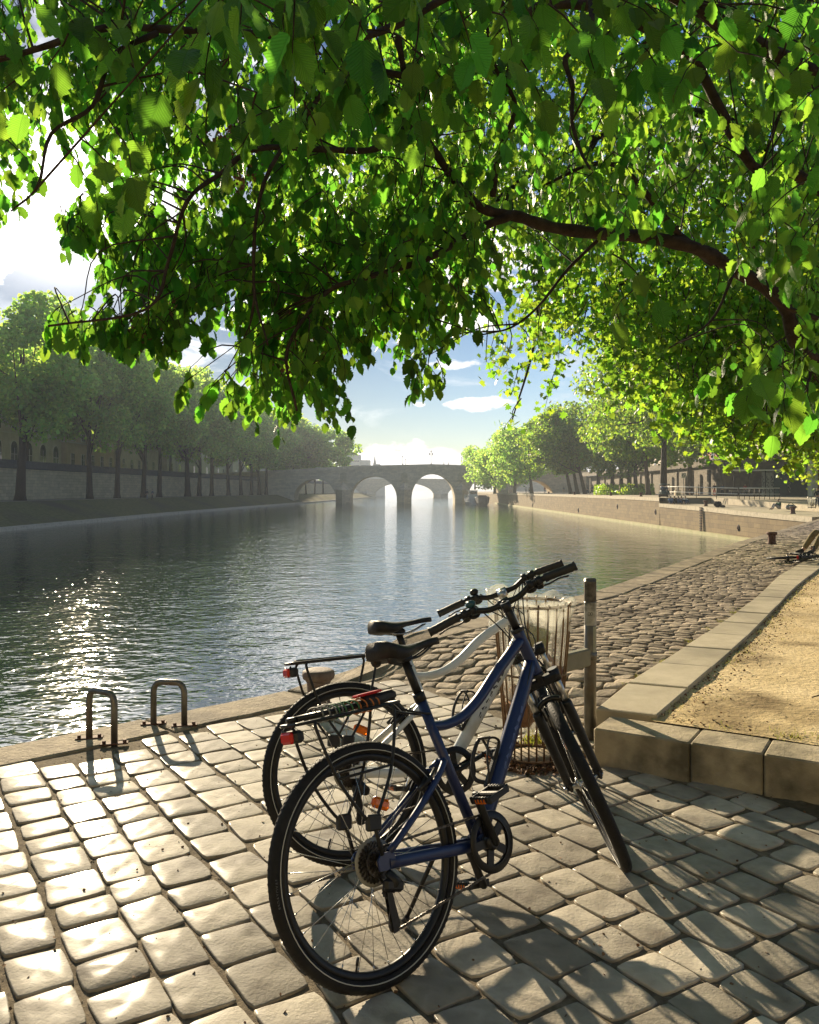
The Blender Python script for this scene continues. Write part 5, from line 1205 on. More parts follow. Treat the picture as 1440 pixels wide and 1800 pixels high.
        b_.box(cc_, (.016, .02, .13), ry=HA*.0+atan2(ddir.x, ddir.z), bev=.004); b_.tube(catmull([cc_-ddir*.08+nrm*.07+Vector((0, .03, 0)), cc_-ddir*.075+nrm*.08, cc_-ddir*.08+nrm*.07-Vector((0, .03, 0))], 4), .005, 6)
        b_.build('bottle_cage', blackm, root, local=True)
    # logo strokes on the down tube
    b_ = MB(); dd = (BB-dt0); 
    for k in range(7):
        t = .30+.052*k; p = dt0+dd*t; n_ = Vector((0, -1, 0))
        b_.box(p+Vector((0, -.0255, 0)), (.010, .0015, .024), ry=.5+.35*(k % 3), bev=0)
    b_.build('down_tube_marking', blacklight if sd == 2 else mat('pale_marking', (.05, .08, .22), rough=.4), fr, local=True)
    return root
def bikeM(x, y, th, lean, z=0.0): return Matrix.Translation((x, y, z)) @ Matrix.Rotation(th, 4, 'Z') @ Matrix.Rotation(-lean, 4, 'X')
bicycle('bicycle', 'navy blue step-through bicycle in front, with orange cords and lock on its rear rack', bikeM(-.0548, 2.3901, .712, .2798), .8206, bluep, .745, .4715, 1, True, True, .955, 1, cage=True, crank=radians(108))
bicycle('bicycle', 'white step-through bicycle standing just behind the blue one, with bare black rack', bikeM(-.2027, 3.1689, .4671, .2417), .9298, whitep, .698, .45, 2, False, True, .905, 0, cage=True, crank=radians(20), stemalu=True)
# third bicycle lying on the cobbles by the reclining person
gx, gy, gz = G(1372, 993, .165)
Ml = Matrix.Translation((gx+.05, gy+.45, zr(gx, gy)+.07)) @ Matrix.Rotation(radians(24), 4, 'Z') @ Matrix.Rotation(radians(84), 4, 'X')
bicycle('bicycle', 'dark bicycle lying on its side on the cobbles beside the reclining person', Ml, .25, blacklight, .70, .45, 3, False, False, .93, 0, kick=False)
# ------------------------------------------------------------------ overhanging trees
def inpoly(x, y, P):
    c = False; n = len(P)
    for i in range(n):
        x0, y0 = P[i]; x1, y1 = P[(i+1) % n]
        if (y0 > y) != (y1 > y) and x < (x1-x0)*(y-y0)/(y1-y0)+x0: c = not c
    return c
def leaf_template(fold, curl, wide=.38, teeth=.014, twist=0.0, pet=.22):
    vv = [0, .06, .13, .21, .30, .39, .48, .57, .66, .74, .82, .89, .95, 1.0]; V = []; UV = []
    for i, v in enumerate(vv):
        w = wide*(sin(pi*min(1, (v*.93+.035))**.86)**.75)*(1 if v < .72 else 1-.5*sm(.72, .95, v))*(1+.07*sin(i*2.3+fold*9)); w = max(w, .012)
        if v == 1.0: w = .004
        w += teeth*(1.6 if i % 2 else -1) if 0 < i < 12 else 0
        for j, u in enumerate((-1, -.5, 0, .5, 1)):
            x = u*w; z = fold*abs(x)+curl*v*v+twist*x*v-(.10*abs(u)**2*w)+.02*sin(v*30+fold*7)*abs(u)
            V.append((x, v-.0, z)); UV.append((.5+x*.9, v))
    F_ = [(i*5+j, i*5+j+1, (i+1)*5+j+1, (i+1)*5+j) for i in range(13) for j in range(4)]
    b = len(V); V += [(-.007, -pet, .02), (.007, -pet, .02), (.007, .02, 0), (-.007, .02, 0)]; UV += [(.5, 0)]*4; F_.append((b, b+1, b+2, b+3))
    return np.array(V), np.array(F_), np.array(UV)
def plane_template(cup):
    ang = [-90, -62, -38, -14, 10, 32, 52, 72, 90]; rad = [.16, .42, .62, .40, .80, .52, .72, .62, 1.0]
    full = [(a, r) for a, r in zip(ang, rad)]+[(180-a, r) for a, r in zip(ang[-2::-1], rad[-2::-1])][:-1]
    P = [(r*cos(radians(a))*.75, r*sin(radians(a))*.8+.25, cup*r*r*.5+.05*((i % 2)-.5)) for i, (a, r) in enumerate(full)]
    V = [(0, .1, 0)]+P; n = len(P); F_ = [(0, 1+i, 1+(i+1) % n, 1+(i+2) % n) for i in range(0, n, 2)]
    return np.array(V), np.array(F_)
LEAFN = leafmat('linden_leaves', (.032, .088, .018), (.27, .59, .045), rough=.40, tmix=.55, veins=True, var=.5, hue=.03)
LEAFC = leafmat('plane_tree_leaves', (.05, .125, .018), (.40, .68, .045), rough=.45, tmix=.52, var=.4, hue=.03)
P1 = [(-700, -1100), (2200, -1100), (2200, 740), (1440, 745), (1385, 700), (1330, 620), (1240, 570), (1190, 600), (1120, 560), (1040, 560), (960, 520), (900, 545), (850, 585), (800, 560), (765, 640), (740, 655), (690, 625), (620, 640), (600, 700), (560, 770), (515, 775), (480, 735), (440, 690), (420, 640), (450, 590), (400, 560), (330, 575), (250, 590), (190, 580), (165, 560), (195, 500), (225, 440), (285, 400), (288, 370), (215, 350), (150, 312), (95, 325), (60, 370), (30, 410), (0, 425), (-200, 470), (-700, 560)]
EXTRA = [[(90, 560), (180, 545), (340, 560), (340, 605), (250, 615), (95, 592)], [(318, 672), (400, 662), (470, 690), (420, 712), (330, 688)], [(85, 425), (110, 375), (185, 350), (195, 390), (140, 440)], [(700, 645), (775, 640), (765, 680), (700, 680)]]
P2 = [(640, -500), (2300, -500), (2300, 780), (1440, 800), (1330, 780), (1250, 760), (1180, 730), (1090, 700), (1065, 660), (1055, 610), (1010, 650), (990, 700), (930, 745), (900, 778), (880, 745), (905, 690), (885, 650), (845, 630), (850, 600), (905, 570), (930, 530), (870, 500), (820, 520), (760, 470), (700, 470), (560, 480), (470, 420), (520, 300), (640, 150)]
def sky_hole(px, py, s=1.0):
    return sin(px*.0131+1.3*sin(py*.011))*sin(py*.0157+1.1*sin(px*.009+2))
rn = random.Random(77); rs = np.random.RandomState(77)
tree = thing('linden_tree', 'nearest broad-leaved tree whose large drooping leaves and dark boughs hang over the whole view', 'tree', (6.0, 7.8, .17))
BR = [  # (points (px,py,depth), start radius, end radius)
 ([(1440, 640, 7.2), (1365, 535, 7), (1290, 480, 6.8), (1210, 440, 6.6), (1130, 420, 6.4), (1060, 413, 6.2), (970, 400, 6.0), (905, 388, 5.9), (868, 380, 5.8), (838, 350, 5.7), (790, 315, 5.6), (757, 262, 5.5), (732, 190, 5.4), (700, 60, 5.2)], .066, .018, True),
 ([(890, 385, 5.9), (850, 405, 5.8), (790, 438, 5.6), (740, 460, 5.5), (640, 480, 5.3), (560, 520, 5.2), (500, 620, 5.0), (520, 720, 4.9)], .030, .006, False),
 ([(1255, 465, 6.7), (1215, 415, 6.5), (1165, 370, 6.3), (1100, 300, 6.1), (1040, 290, 6.0), (960, 330, 5.9)], .035, .008, False),
 ([(1500, 200, 5.2), (1440, 165, 5.0), (1370, 105, 4.8), (1290, 50, 4.6), (1200, 0, 4.4), (1080, -60, 4.2), (900, -120, 4.0)], .055, .03, True),
 ([(1560, 420, 6.0), (1460, 340, 5.8), (1400, 300, 5.7), (1330, 290, 5.6), (1230, 130, 5.4), (1180, 95, 5.2), (1090, 30, 5.0), (960, 10, 4.8), (900, 25, 4.7), (840, -20, 4.6), (700, 40, 4.4), (600, 60, 4.2), (330, 40, 3.9), (200, 55, 3.7), (60, 80, 3.5), (-150, 160, 3.4)], .045, .010, True),
 ([(1040, -10, 4.6), (1046, 50, 4.5), (1030, 82, 4.5), (1003, 100, 4.4), (1008, 150, 4.4), (1024, 205, 4.3), (1024, 265, 4.3), (1036, 300, 4.2)], .020, .006, False),
 ([(732, 200, 5.4), (700, 240, 5.3), (650, 262, 5.2), (560, 262, 5.0), (455, 268, 4.9), (390, 305, 4.8), (335, 355, 4.7), (300, 450, 4.6), (260, 540, 4.5), (110, 575, 4.4)], .024, .005, False),
 ([(740, 150, 5.3), (690, 125, 5.2), (615, 120, 5.0), (540, 190, 4.9), (470, 330, 4.8), (440, 480, 4.7), (470, 610, 4.6)], .022, .005, False),
 ([(270, 50, 3.8), (200, 100, 3.7), (160, 190, 3.6), (110, 240, 3.5), (60, 320, 3.4), (20, 385, 3.4)], .013, .003, False),
 ([(860, 350, 5.8), (880, 260, 5.7), (905, 180, 5.6), (860, 120, 5.5), (850, 40, 5.4)], .022, .008, False),
 ([(1440, 560, 6.6), (1360, 520, 6.4), (1320, 410, 6.2), (1320, 350, 6.0), (1340, 280, 5.8)], .02, .008, False),
 ([(1060, 415, 6.2), (1000, 470, 6.1), (950, 540, 6.0), (900, 570, 5.9), (850, 590, 5.8)], .014, .004, False),
 ([(1290, 480, 6.8), (1250, 560, 6.6), (1180, 610, 6.4)], .014, .004, False),
 ([(1400, 590, 7), (1420, 660, 6.8), (1390, 720, 6.6)], .016, .005, False)]
tb = Vector((6.0, 7.8, .1)); mb = MB()
tr_path = catmull([tb, Vector((5.9, 7.75, 1.2)), Vector((5.95, 7.8, 2.6)), Vector((5.6, 7.5, 4.2)), Vector((5.2, 7.0, 6.0)), Vector((4.8, 6.6, 8.0))], 6)
mb.tube(tr_path, [.42*(1.25 if i == 0 else 1)*(1-.7*i/len(tr_path)) for i in range(len(tr_path))], 14); mb.build('trunk', M['barkdark'], tree)
samples = []
for pts, r0, r1, totrunk in BR:
    q = [Vector(P3(p[0], p[1], p[2]*.82)) for p in pts]; r0 *= .86; r1 *= .86
    if totrunk:
        e = min(tr_path, key=lambda t: (t-q[0]).length+abs(t.z-q[0].z+.3)); q = [e, e.lerp(q[0], .5)+Vector((0, 0, .12))]+q
    q = catmull([v+Vector((rn.gauss(0, .015), rn.gauss(0, .03), rn.gauss(0, .015))) for v in q], 5); n_ = len(q)
    mb = MB(); mb.tube(q, [(r0+(r1-r0)*(i/n_))*(1+.10*sin(i*1.7)) for i in range(n_)], 9); mb.build('branch', M['barkdark'], tree); samples += q
SV = np.array([tuple(s) for s in samples])
# sprigs -----------------------------------------------------
L_pos, L_R, L_s, L_t = [], [], [], []; twig = MB(); seeds = []
def add_sprig(base, leafsize, nleaf, droop, length):
    az_ = rn.uniform(0, 2*pi); d = Vector((cos(az_)*.8, sin(az_)*.8, -droop)).normalized(); p = Vector(base); pts = [p.copy()]
    for k in range(nleaf):
        d = (d+Vector((rn.gauss(0, .22), rn.gauss(0, .22), -.20))).normalized(); p = p+d*(length/nleaf); pts.append(p.copy())
        side = d.cross(Vector((0, 0, 1))); side = side.normalized() if side.length > .05 else Vector((1, 0, 0)); s = 1 if k % 2 else -1
        tip = (side*s*rn.uniform(.35, 1.0)+d*rn.uniform(.1, .8)+Vector((0, 0, -rn.uniform(.55, 1.7)))).normalized()
        nr = (Vector((rn.gauss(0, .55), rn.gauss(0, .55), 1))+side*s*.8); nr = (nr-tip*nr.dot(tip)).normalized(); x = tip.cross(nr)
        sz = leafsize*rn.uniform(.5, 1.35)*(.75+.25*sin(pi*(k+1)/(nleaf+1)))
        L_pos.append(p+tip*sz*.2); L_R.append([[x[i], tip[i], nr[i]] for i in range(3)]); L_s.append(sz)
    twig.tube(pts, [.0035-.0025*i/len(pts) for i in range(len(pts))], 4, caps=False)
    return pts[0]
def near_branch(p):
    d = ((SV-np.array(p))**2).sum(1); i = int(rn.choice(np.argsort(d)[:14])); return Vector(SV[i]), sqrt(d[i])
def place(n, poly, dlo, dhi, leaf, nl, ln, xr, yr, hole, long_twig=.5, dfun=None, margin=0):
    k = 0; tries = 0
    while k < n and tries < n*60:
        tries += 1; px, py = rn.uniform(*xr), rn.uniform(*yr)
        if not any(inpoly(px, py+margin, P_) for P_ in poly): continue
        if hole and sky_hole(px, py)*.5+.5 > hole+rn.uniform(0, .35): continue
        D = rn.uniform(dlo, dhi); D = dfun(px, py, D) if dfun else D
        p = Vector(P3(px, py-ln*.45*F/D, D)); add_sprig(p, leaf, rn.randint(*nl), .35, ln); k += 1
        if rn.random() < long_twig:
            b, dist = near_branch(p)
            if dist < 1.3: m_ = b.lerp(p, .5)+Vector((rn.gauss(0, .06), rn.gauss(0, .06), .10*dist)); twig.tube(catmull([b, m_, p], 4), [.0055, .005, .0045, .004, .004, .0035, .003, .003, .0025], 4, caps=False)
P1n = [P1]
PL = [(-700, -1100), (860, -1100), (860, 535), (850, 585), (800, 560), (765, 640), (740, 655), (690, 625), (620, 640), (600, 700), (560, 770), (515, 775), (480, 735), (440, 690), (420, 640), (450, 590), (400, 560), (330, 575), (250, 590), (190, 580), (165, 560), (195, 500), (232, 440), (300, 400), (300, 340), (215, 308), (150, 262), (95, 275), (60, 320), (30, 365), (0, 385), (-200, 420), (-700, 500)]
PR = [(860, -1100), (2200, -1100), (2200, 640), (1440, 590), (1380, 550), (1300, 480), (1230, 430), (1120, 430), (1060, 450), (960, 450), (900, 490), (860, 520)]
place(1500, [PL], 4.0, 7.4, .076, (7, 11), .34, (-120, 862), (-140, 800), .66, .08, None, 34)
place(580, [PR], 5.6, 9.0, .076, (7, 11), .36, (858, 1560), (-140, 650), .62, .15)
place(120, [PR], 3.9, 5.0, .09, (5, 9), .30, (858, 1560), (-140, 600), .55, .2)
place(260, [PL, PR], 3.6, 8.0, .095, (7, 10), .42, (-650, 2150), (-1000, -60), None, .1)
place(130, [PR], 3.6, 7.5, .095, (7, 10), .42, (1500, 2200), (-100, 660), None, .1)
place(90, [PL], 3.6, 7.5, .095, (7, 10), .42, (-700, -100), (-100, 560), None, .1)
place(330, [[(170, 420), (470, 380), (800, 420), (860, 560), (760, 630), (620, 640), (590, 710), (555, 770), (505, 775), (450, 690), (440, 600), (330, 585), (180, 575)]], 4.4, 6.2, .078, (7, 11), .34, (160, 870), (380, 790), None, .12, None, 34)
place(95, EXTRA, 4.3, 5.0, .078, (5, 8), .20, (60, 800), (330, 720), None, .5)
place(95, [[(-200, -200), (1100, -200), (1020, 120), (760, 200), (520, 300), (320, 280), (240, 330), (0, 330), (-200, 300)]], 2.6, 3.4, .100, (4, 7), .30, (-150, 1100), (-150, 330), None, .2)
place(13, [[(270, -60), (880, -60), (800, 60), (520, 190), (400, 200), (350, 120)]], 1.8, 2.4, .100, (4, 6), .26, (250, 900), (-60, 200), None, .2)
place(42, [[(1080, -100), (1600, -100), (1600, 300), (1380, 260), (1250, 180), (1080, 120)]], 2.8, 3.6, .105, (4, 7), .30, (1080, 1560), (-100, 300), None, .2)
place(20, [[(1070, 480), (1160, 480), (1160, 560), (1080, 560)], [(1290, 620), (1440, 560), (1440, 730), (1310, 730)], [(1300, 150), (1440, 100), (1440, 520), (1360, 480)]], 3.0, 3.8, .105, (4, 7), .24, (1070, 1440), (100, 730), None, .3)
place(22, [[(1240, 560), (1440, 600), (1440, 740), (1380, 720), (1260, 650)]], 4.5, 6.5, .08, (6, 9), .30, (1240, 1560), (540, 740), None, .3)
for _ in range(1900):     # unseen sprigs added overhead and behind the viewer to cut sky light
    x, y = rn.uniform(-13, 14), rn.uniform(-12, 3.0); add_sprig((x, y, rn.uniform(3.9, 8.5)+.1*abs(y)), .16, 9, .35, .7)
Lp, LR, Ls = np.array([tuple(p) for p in L_pos]), np.array(L_R), np.array(L_s)
Vs, Fs, Us, off = [], [], [], 0; kind_ = rs.randint(0, 5, len(Lp))
for t, (fo, cu, wd_, tw_) in enumerate(((.35, -.18, .38, .1), (.15, -.32, .36, -.2), (.55, -.10, .34, .25), (.25, .12, .40, -.1), (-.15, -.42, .37, .15))):
    T, Ft, U = leaf_template(fo, cu, wd_, .022, tw_); ix = np.where(kind_ == t)[0]
    V, Fa = scatter(T, Ft, Lp[ix], LR[ix], Ls[ix]); Vs.append(V); Fs.append(Fa+off); Us.append(np.tile(U, (len(ix), 1))); off += len(V)
npmesh('crown', np.concatenate(Vs), np.concatenate(Fs), LEAFN, tree, smooth=True, uv=np.concatenate(Us))
twig.build('twigs', M['barkdark'], tree)
# papery brown bract clusters among the leaves
bm_ = mat('brown_bracts', (.16, .07, .04), (.28, .15, .09), rough=.8, scale=30); n = 900
cen = np.array([P3(rn.uniform(230, 340), rn.uniform(520, 600), rn.uniform(4.4, 5.0)) for _ in range(14)]+[P3(rn.uniform(470, 560), rn.uniform(560, 660), rn.uniform(4.6, 5.4)) for _ in range(8)]+[P3(rn.uniform(370, 460), rn.uniform(230, 330), 4.3) for _ in range(6)])
p = cen[rs.randint(0, len(cen), n)]+rs.normal(size=(n, 3))*.035; V, Fa = scatter(CL, CF, p, frames(n, rs, .3), rs.uniform(.008, .022, n)); npmesh('bracts', V, Fa, bm_, tree)

# the plane tree farther back: small lobed leaves, long pendulous twigs
ptree = thing('plane_tree', 'plane tree with small star-shaped leaves hanging in long sprays behind the nearest tree', 'tree', (17.5, 17, .15))
mb = MB(); tb = Vector((17.5, 17, .05)); pt = catmull([tb, Vector((17.3, 17, 3)), Vector((16.6, 16.6, 6)), Vector((15, 16, 9.5)), Vector((12.5, 15.5, 13))], 5)
mb.tube(pt, [.6*(1.2 if i == 0 else 1)*(1-.75*i/len(pt)) for i in range(len(pt))], 12); mb.build('trunk', M['bark'], ptree)
C_br = []
for pts, r0 in (([(1440, 300, 17), (1250, 200, 16), (1050, 240, 15.5), (900, 330, 15), (800, 430, 15)], .16), ([(1500, 480, 17.5), (1300, 430, 17), (1130, 480, 16.5), (1000, 560, 16)], .13), ([(1500, 80, 16), (1200, 20, 15), (950, 60, 14.5), (700, 150, 14)], .15),
                ([(1050, 240, 15.5), (960, 420, 15.5), (940, 600, 15.5), (900, 740, 15.3)], .06), ([(1200, 450, 16.6), (1150, 560, 16.5), (1120, 660, 16.3)], .05), ([(900, 330, 15), (870, 400, 15), (860, 500, 15)], .04), ([(1250, 200, 16), (1200, 330, 16), (1190, 420, 16.2)], .06)):
    q = [Vector(P3(*p_)) for p_ in pts]
    if r0 > .1: e = min(pt, key=lambda t: (t-q[0]).length); q = [e, e.lerp(q[0], .5)+Vector((0, 0, .5))]+q
    q = catmull(q, 6); mb = MB(); mb.tube(q, [r0*(1-.85*i/len(q)) for i in range(len(q))], 8); mb.build('branch', M['barkdark'], ptree); C_br += q
pos = []; tw2 = MB()
def spray(p0, L_, n):
    d = Vector((rn.gauss(0, .35), rn.gauss(0, .35), -1)).normalized(); p = Vector(p0); pts = [p.copy()]; st = L_/7
    for k in range(7):
        d = (d+Vector((rn.gauss(0, .25), rn.gauss(0, .25), -.15))).normalized(); p = p+d*st; pts.append(p.copy())
        for _ in range(n//7): pos.append((p.x+rn.gauss(0, .14), p.y+rn.gauss(0, .16), p.z+rn.gauss(0, .11)))
    tw2.tube(pts, [.011-.0012*i for i in range(8)], 4, caps=False)
cnt = 0; tries = 0
while cnt < 2300 and tries < 60000:
    tries += 1; px, py = rn.uniform(470, 1750), rn.uniform(-250, 790)
    if not inpoly(px, py+22, P2): continue
    if sky_hole(px*1.9, py*1.7)*.5+.5 > (.62 if px < 1060 and py > 420 else .85)+rn.uniform(0, .25): continue
    D = rn.uniform(12.5, 20); ln = rn.uniform(.6, 1.2); spray(P3(px, py-ln*.5*F/D, D), ln, 28 if rn.random() < .7 else 20); cnt += 1
cnt = 0
PX = [(1065, 480), (1600, 480), (1600, 800), (1440, 800), (1400, 790), (1330, 785), (1290, 765), (1240, 770), (1190, 735), (1130, 690), (1085, 640)]
while cnt < 800:
    px, py = rn.uniform(1060, 1600), rn.uniform(480, 800)
    if inpoly(px, py+10, PX): D = rn.uniform(13, 22); spray(P3(px, py-20, D), rn.uniform(.5, 1.0), 22); cnt += 1
for _ in range(300): D = rn.uniform(12, 21); px, py = rn.uniform(700, 2300), rn.uniform(-1100, -150); spray(P3(px, py, D), 1.1, 22)
pos = np.array(pos); n = len(pos); Vs, Fs, off = [], [], 0; kk = rs.randint(0, 3, n)
for t, cup in enumerate((.25, -.3, .05)):
    T, Ft = plane_template(cup); ix = np.where(kk == t)[0]; V, Fa = scatter(T, Ft, pos[ix], frames(len(ix), rs, .7), rs.uniform(.085, .17, len(ix))); Vs.append(V); Fs.append(Fa+off); off += len(V)
npmesh('crown', np.concatenate(Vs), np.concatenate(Fs), LEAFC, ptree); tw2.build('twigs', M['barkdark'], ptree)
# ------------------------------------------------------------------ post and litter basket
bx, by = .648, 4.40; pxx, pyy = 1.035, 4.775
r = thing('steel_post', 'upright grey steel post with torn stickers, carrying the wire litter basket', 'post', (pxx, pyy, 0))
mb = MB(); mb.tube([(pxx, pyy, -.05), (pxx, pyy, .917)], .0345, 24); mb.lathe((pxx, pyy, .917), [(.0345, -.004), (.033, .004), (.02, .007), (.001, .008)], 24); mb.build('tube', M['galv'], r)
stk = mat('weathered_sticker', (.30, .29, .25), (.50, .47, .41), rough=.7, scale=25, detail=8, bump=.3, c3=(.16, .15, .12), s3=20)
def sticker(z0, z1, a0, a1, m_, rad=.0352):
    mb = MB(); n = 12; mb.add([(pxx+rad*cos(a0+(a1-a0)*k/n), pyy+rad*sin(a0+(a1-a0)*k/n), z) for z in (z0, z1) for k in range(n+1)], [(k, k+1, n+2+k, n+1+k) for k in range(n)], True); mb.build('sticker', m_, r)
sticker(.655, .785, radians(180), radians(362), stk); sticker(.48, .65, radians(285), radians(350), mat('torn_sticker', (.26, .27, .20), (.38, .36, .27), rough=.7, scale=18, detail=8))
sticker(.79, .905, radians(170), radians(370), mat('dark_residue', (.05, .04, .032), (.15, .13, .10), rough=.8, scale=30, detail=8), .0350)
mb = MB()
for k in (0, 1): mb.tube([(pxx+.0356*cos(radians(248+k*22)+.22*sin(t)*.8), pyy+.0356*sin(radians(248+k*22)+.22*sin(t)*.8), .722+.009*cos(t)) for t in np.linspace(0, 2*pi, 13)[:-1]], .0009, 4, closed=True)
mb.build('sticker_symbol', M['dark'], r)
mb = MB(); mb.tube([(pxx, pyy, .458), (pxx, pyy, .502)], .0385, 24); mb.build('clamp', M['galv'], r)
mb = MB(); d = Vector((bx-pxx, by-pyy, 0)); d.normalize(); e0 = Vector((pxx, pyy, .475))+d*.035; e1 = Vector((bx, by, .475))-d*.165; c = (e0+e1)/2; mb.box(c, ((e1-e0).length+.02, .05, .10), rz=atan2(d.y, d.x), bev=.008); mb.build('bracket', mat('olive_bracket', (.17, .16, .11), (.22, .21, .15), rough=.6, scale=12), r)
r = thing('litter_basket', 'flared wire litter basket lined with a clear plastic bag, fixed to the steel post', 'litter basket', (bx, by, .0))
rusty = mat('bronze_wire', (.13, .075, .035), (.22, .135, .07), rough=.5, metal=.5, scale=25, bump=.3)
def brad(z): return .150+.048*sm(.1, .84, z)
n = 24
for k in range(n):
    a = 2*pi*k/n; mb = MB(); mb.tube([(bx+brad(z)*cos(a), by+brad(z)*sin(a), z) for z in (.03, .2, .45, .7, .83)]+[(bx+.210*cos(a), by+.210*sin(a), .845)], .0048, 6); mb.build('wire', rusty, r)
for z, t_ in ((.035, .007), (.83, .008), (.47, .006)): mb = MB(); mb.tube([(bx+brad(z)*cos(t), by+brad(z)*sin(t), z) for t in np.linspace(0, 2*pi, 41)[:-1]], t_, 8, closed=True); mb.build('hoop', rusty, r)
mb = MB(); mb.lathe((bx, by, .0), [(.001, .02), (.135, .018), (.15, .02), (.15, .03), (.001, .034)], 30); mb.build('base_plate', M['coping'], r)
# bag
bagm = bpy.data.materials.new('clear_bag'); bagm.use_nodes = True; N, L = bagm.node_tree.nodes, bagm.node_tree.links
b = N['Principled BSDF']; b.inputs['Base Color'].default_value = (.72, .72, .66, 1); b.inputs['Roughness'].default_value = .22; b.inputs['Specular IOR Level'].default_value = .6
tr = N.new('ShaderNodeBsdfTransparent'); tl = N.new('ShaderNodeBsdfTranslucent'); tl.inputs[0].default_value = (.8, .8, .72, 1); m1 = N.new('ShaderNodeMixShader'); m2 = N.new('ShaderNodeMixShader'); m1.inputs[0].default_value = .45; m2.inputs[0].default_value = .70
L.new(b.outputs[0], m1.inputs[1]); L.new(tl.outputs[0], m1.inputs[2]); L.new(m1.outputs[0], m2.inputs[1]); L.new(tr.outputs[0], m2.inputs[2]); L.new(m2.outputs[0], N['Material Output'].inputs['Surface'])
r2 = thing('bin_bag', 'crumpled clear plastic bag hanging half full inside the wire litter basket', 'plastic bag', (bx, by, .14))
mb = MB(); na, nz = 48, 30; vs = []
for i in range(nz+1):
    t = i/nz
    for k in range(na):
        a = 2*pi*k/na; fold = .012*sin(a*7+t*3)+.008*sin(a*13-t*7+1)+.006*sin(a*5+t*21)
        if t < .78: z = .15+t/.78*.70; rr = min(brad(z)-.012, .05+.13*sm(0, .35, t))+fold*(.6+.5*sin(t*9))
        else:
            q = (t-.78)/.22; z = .85+.03*sin(pi*q)-.16*q*q+.012*sin(a*9); rr = .19+.035*sin(pi*min(1, q*1.2))+fold
            if cos(a-radians(160)) > .3: rr += .075*q*(cos(a-radians(160))-.3); z += .045*sin(pi*q)
        vs.append((bx+rr*cos(a), by+rr*sin(a), z+.008*sin(a*4+t*5)))
fs = [(i*na+k, i*na+(k+1) % na, (i+1)*na+(k+1) % na, (i+1)*na+k) for i in range(nz) for k in range(na)]+[tuple(range(na))[::-1]]
mb.add(vs, fs, True); mb.build('bag_film', bagm, r2)
rn = random.Random(9)
def lump(c, s, n, seed, sc=(1, 1, 1)):
    mb = MB(); mb.ball(c, s, n, sc); q = random.Random(seed); ph = [q.uniform(0, 6) for _ in range(6)]
    mb.v = [tuple(Vector(v)+(Vector(v)-Vector(c))*(.22*sin(v[0]*60+ph[0])*sin(v[2]*55+ph[1])+.12*sin(v[1]*110+ph[2]))) for v in mb.v]; return mb
r3 = thing('paper_bag', 'brown paper bag slumped in the lower part of the litter basket bag', 'paper bag', (bx-.04, by, .2)); lump((bx-.045, by-.03, .30), .088, 20, 1, (1, .9, 1.25)).build('bag', mat('brown_paper', (.22, .11, .05), (.34, .18, .09), rough=.8, scale=20, bump=.4), r3)
r3 = thing('paper_bag', 'reddish brown crumpled wrapper at the right side of the litter basket', 'wrapper', (bx+.07, by, .4)); lump((bx+.07, by-.01, .45), .085, 20, 2, (1.0, 1, 1.15)).build('wrapper', mat('red_paper', (.20, .075, .05), (.30, .13, .08), rough=.7, scale=20, bump=.4), r3)
r3 = thing('food_carton', 'yellowish food packaging pressed against the upper wires of the litter basket', 'carton', (bx, by, .6)); mb = MB(); mb.box((bx+.01, by-.07, .66), (.13, .07, .11), rz=.4, ry=.3, bev=.01); mb.build('carton', mat('yellow_card', (.30, .24, .07), (.20, .22, .07), rough=.5, scale=12), r3)
r3 = thing('paper_ball', 'pale crumpled paper near the top of the litter basket', 'paper', (bx, by, .7)); lump((bx-.07, by-.03, .74), .07, 18, 4, (1, 1, .9)).build('paper', mat('white_paper', (.5, .48, .42), (.62, .6, .54), rough=.8, scale=20, bump=.3), r3)
r3 = thing('plastic_bottle', 'clear plastic drink bottle lying in the middle of the litter basket', 'bottle', (bx+.02, by-.04, .5)); mb = MB(); Mx = Matrix.Rotation(.7, 3, 'Y'); mb.lathe((bx+.02, by-.05, .52), [(.001, -.09), (.03, -.088), (.032, 0), (.03, .04), (.012, .075), (.012, .09), (.001, .092)], 16, M=Mx); mb.build('bottle_body', bagm, r3)
# ------------------------------------------------------------------ ladder hand rails
for (p0, p1, lab, hh) in ((G(201, 1309), G(157, 1299), 'inverted-U steel ladder handrail at the water edge, left of the pair', .285), (G(324, 1277), G(270, 1274), 'inverted-U steel ladder handrail at the water edge, right of the pair', .262)):
    a, b = Vector(p0), Vector(p1); r = thing('ladder_handrail', lab, 'handrail', p0)
    d = (b-a).normalized(); rr = .045; top = hh; pts = [a+Vector((0, 0, -.02)), a+Vector((0, 0, top-rr*1.4))]
    pts += [a+d*(rr*(1-cos(t)))+Vector((0, 0, top-rr*1.4+rr*1.4*sin(t))) for t in np.linspace(.35, pi/2, 4)]+[b-d*(rr*(1-cos(t)))+Vector((0, 0, top-rr*1.4+rr*1.4*sin(t))) for t in np.linspace(pi/2, .35, 4)]
    pts += [b+Vector((0, 0, top-rr*1.4)), b+Vector((0, 0, -.16))]; mb = MB(); mb.tube(pts, .0185, 14); mb.build('tube', M['galv'], r)
    for q in (a, b): 
        mb = MB(); mb.box(q+Vector((0, 0, .008)), (.15, .05, .008), rz=.25, bev=.002)
        for s in (-.055, .055): mb.tube([q+Vector((s*cos(.25), s*sin(.25), .006)), q+Vector((s*cos(.25), s*sin(.25), .026))], .011, 6)
        mb.build('base_flange', M['rust'], r)
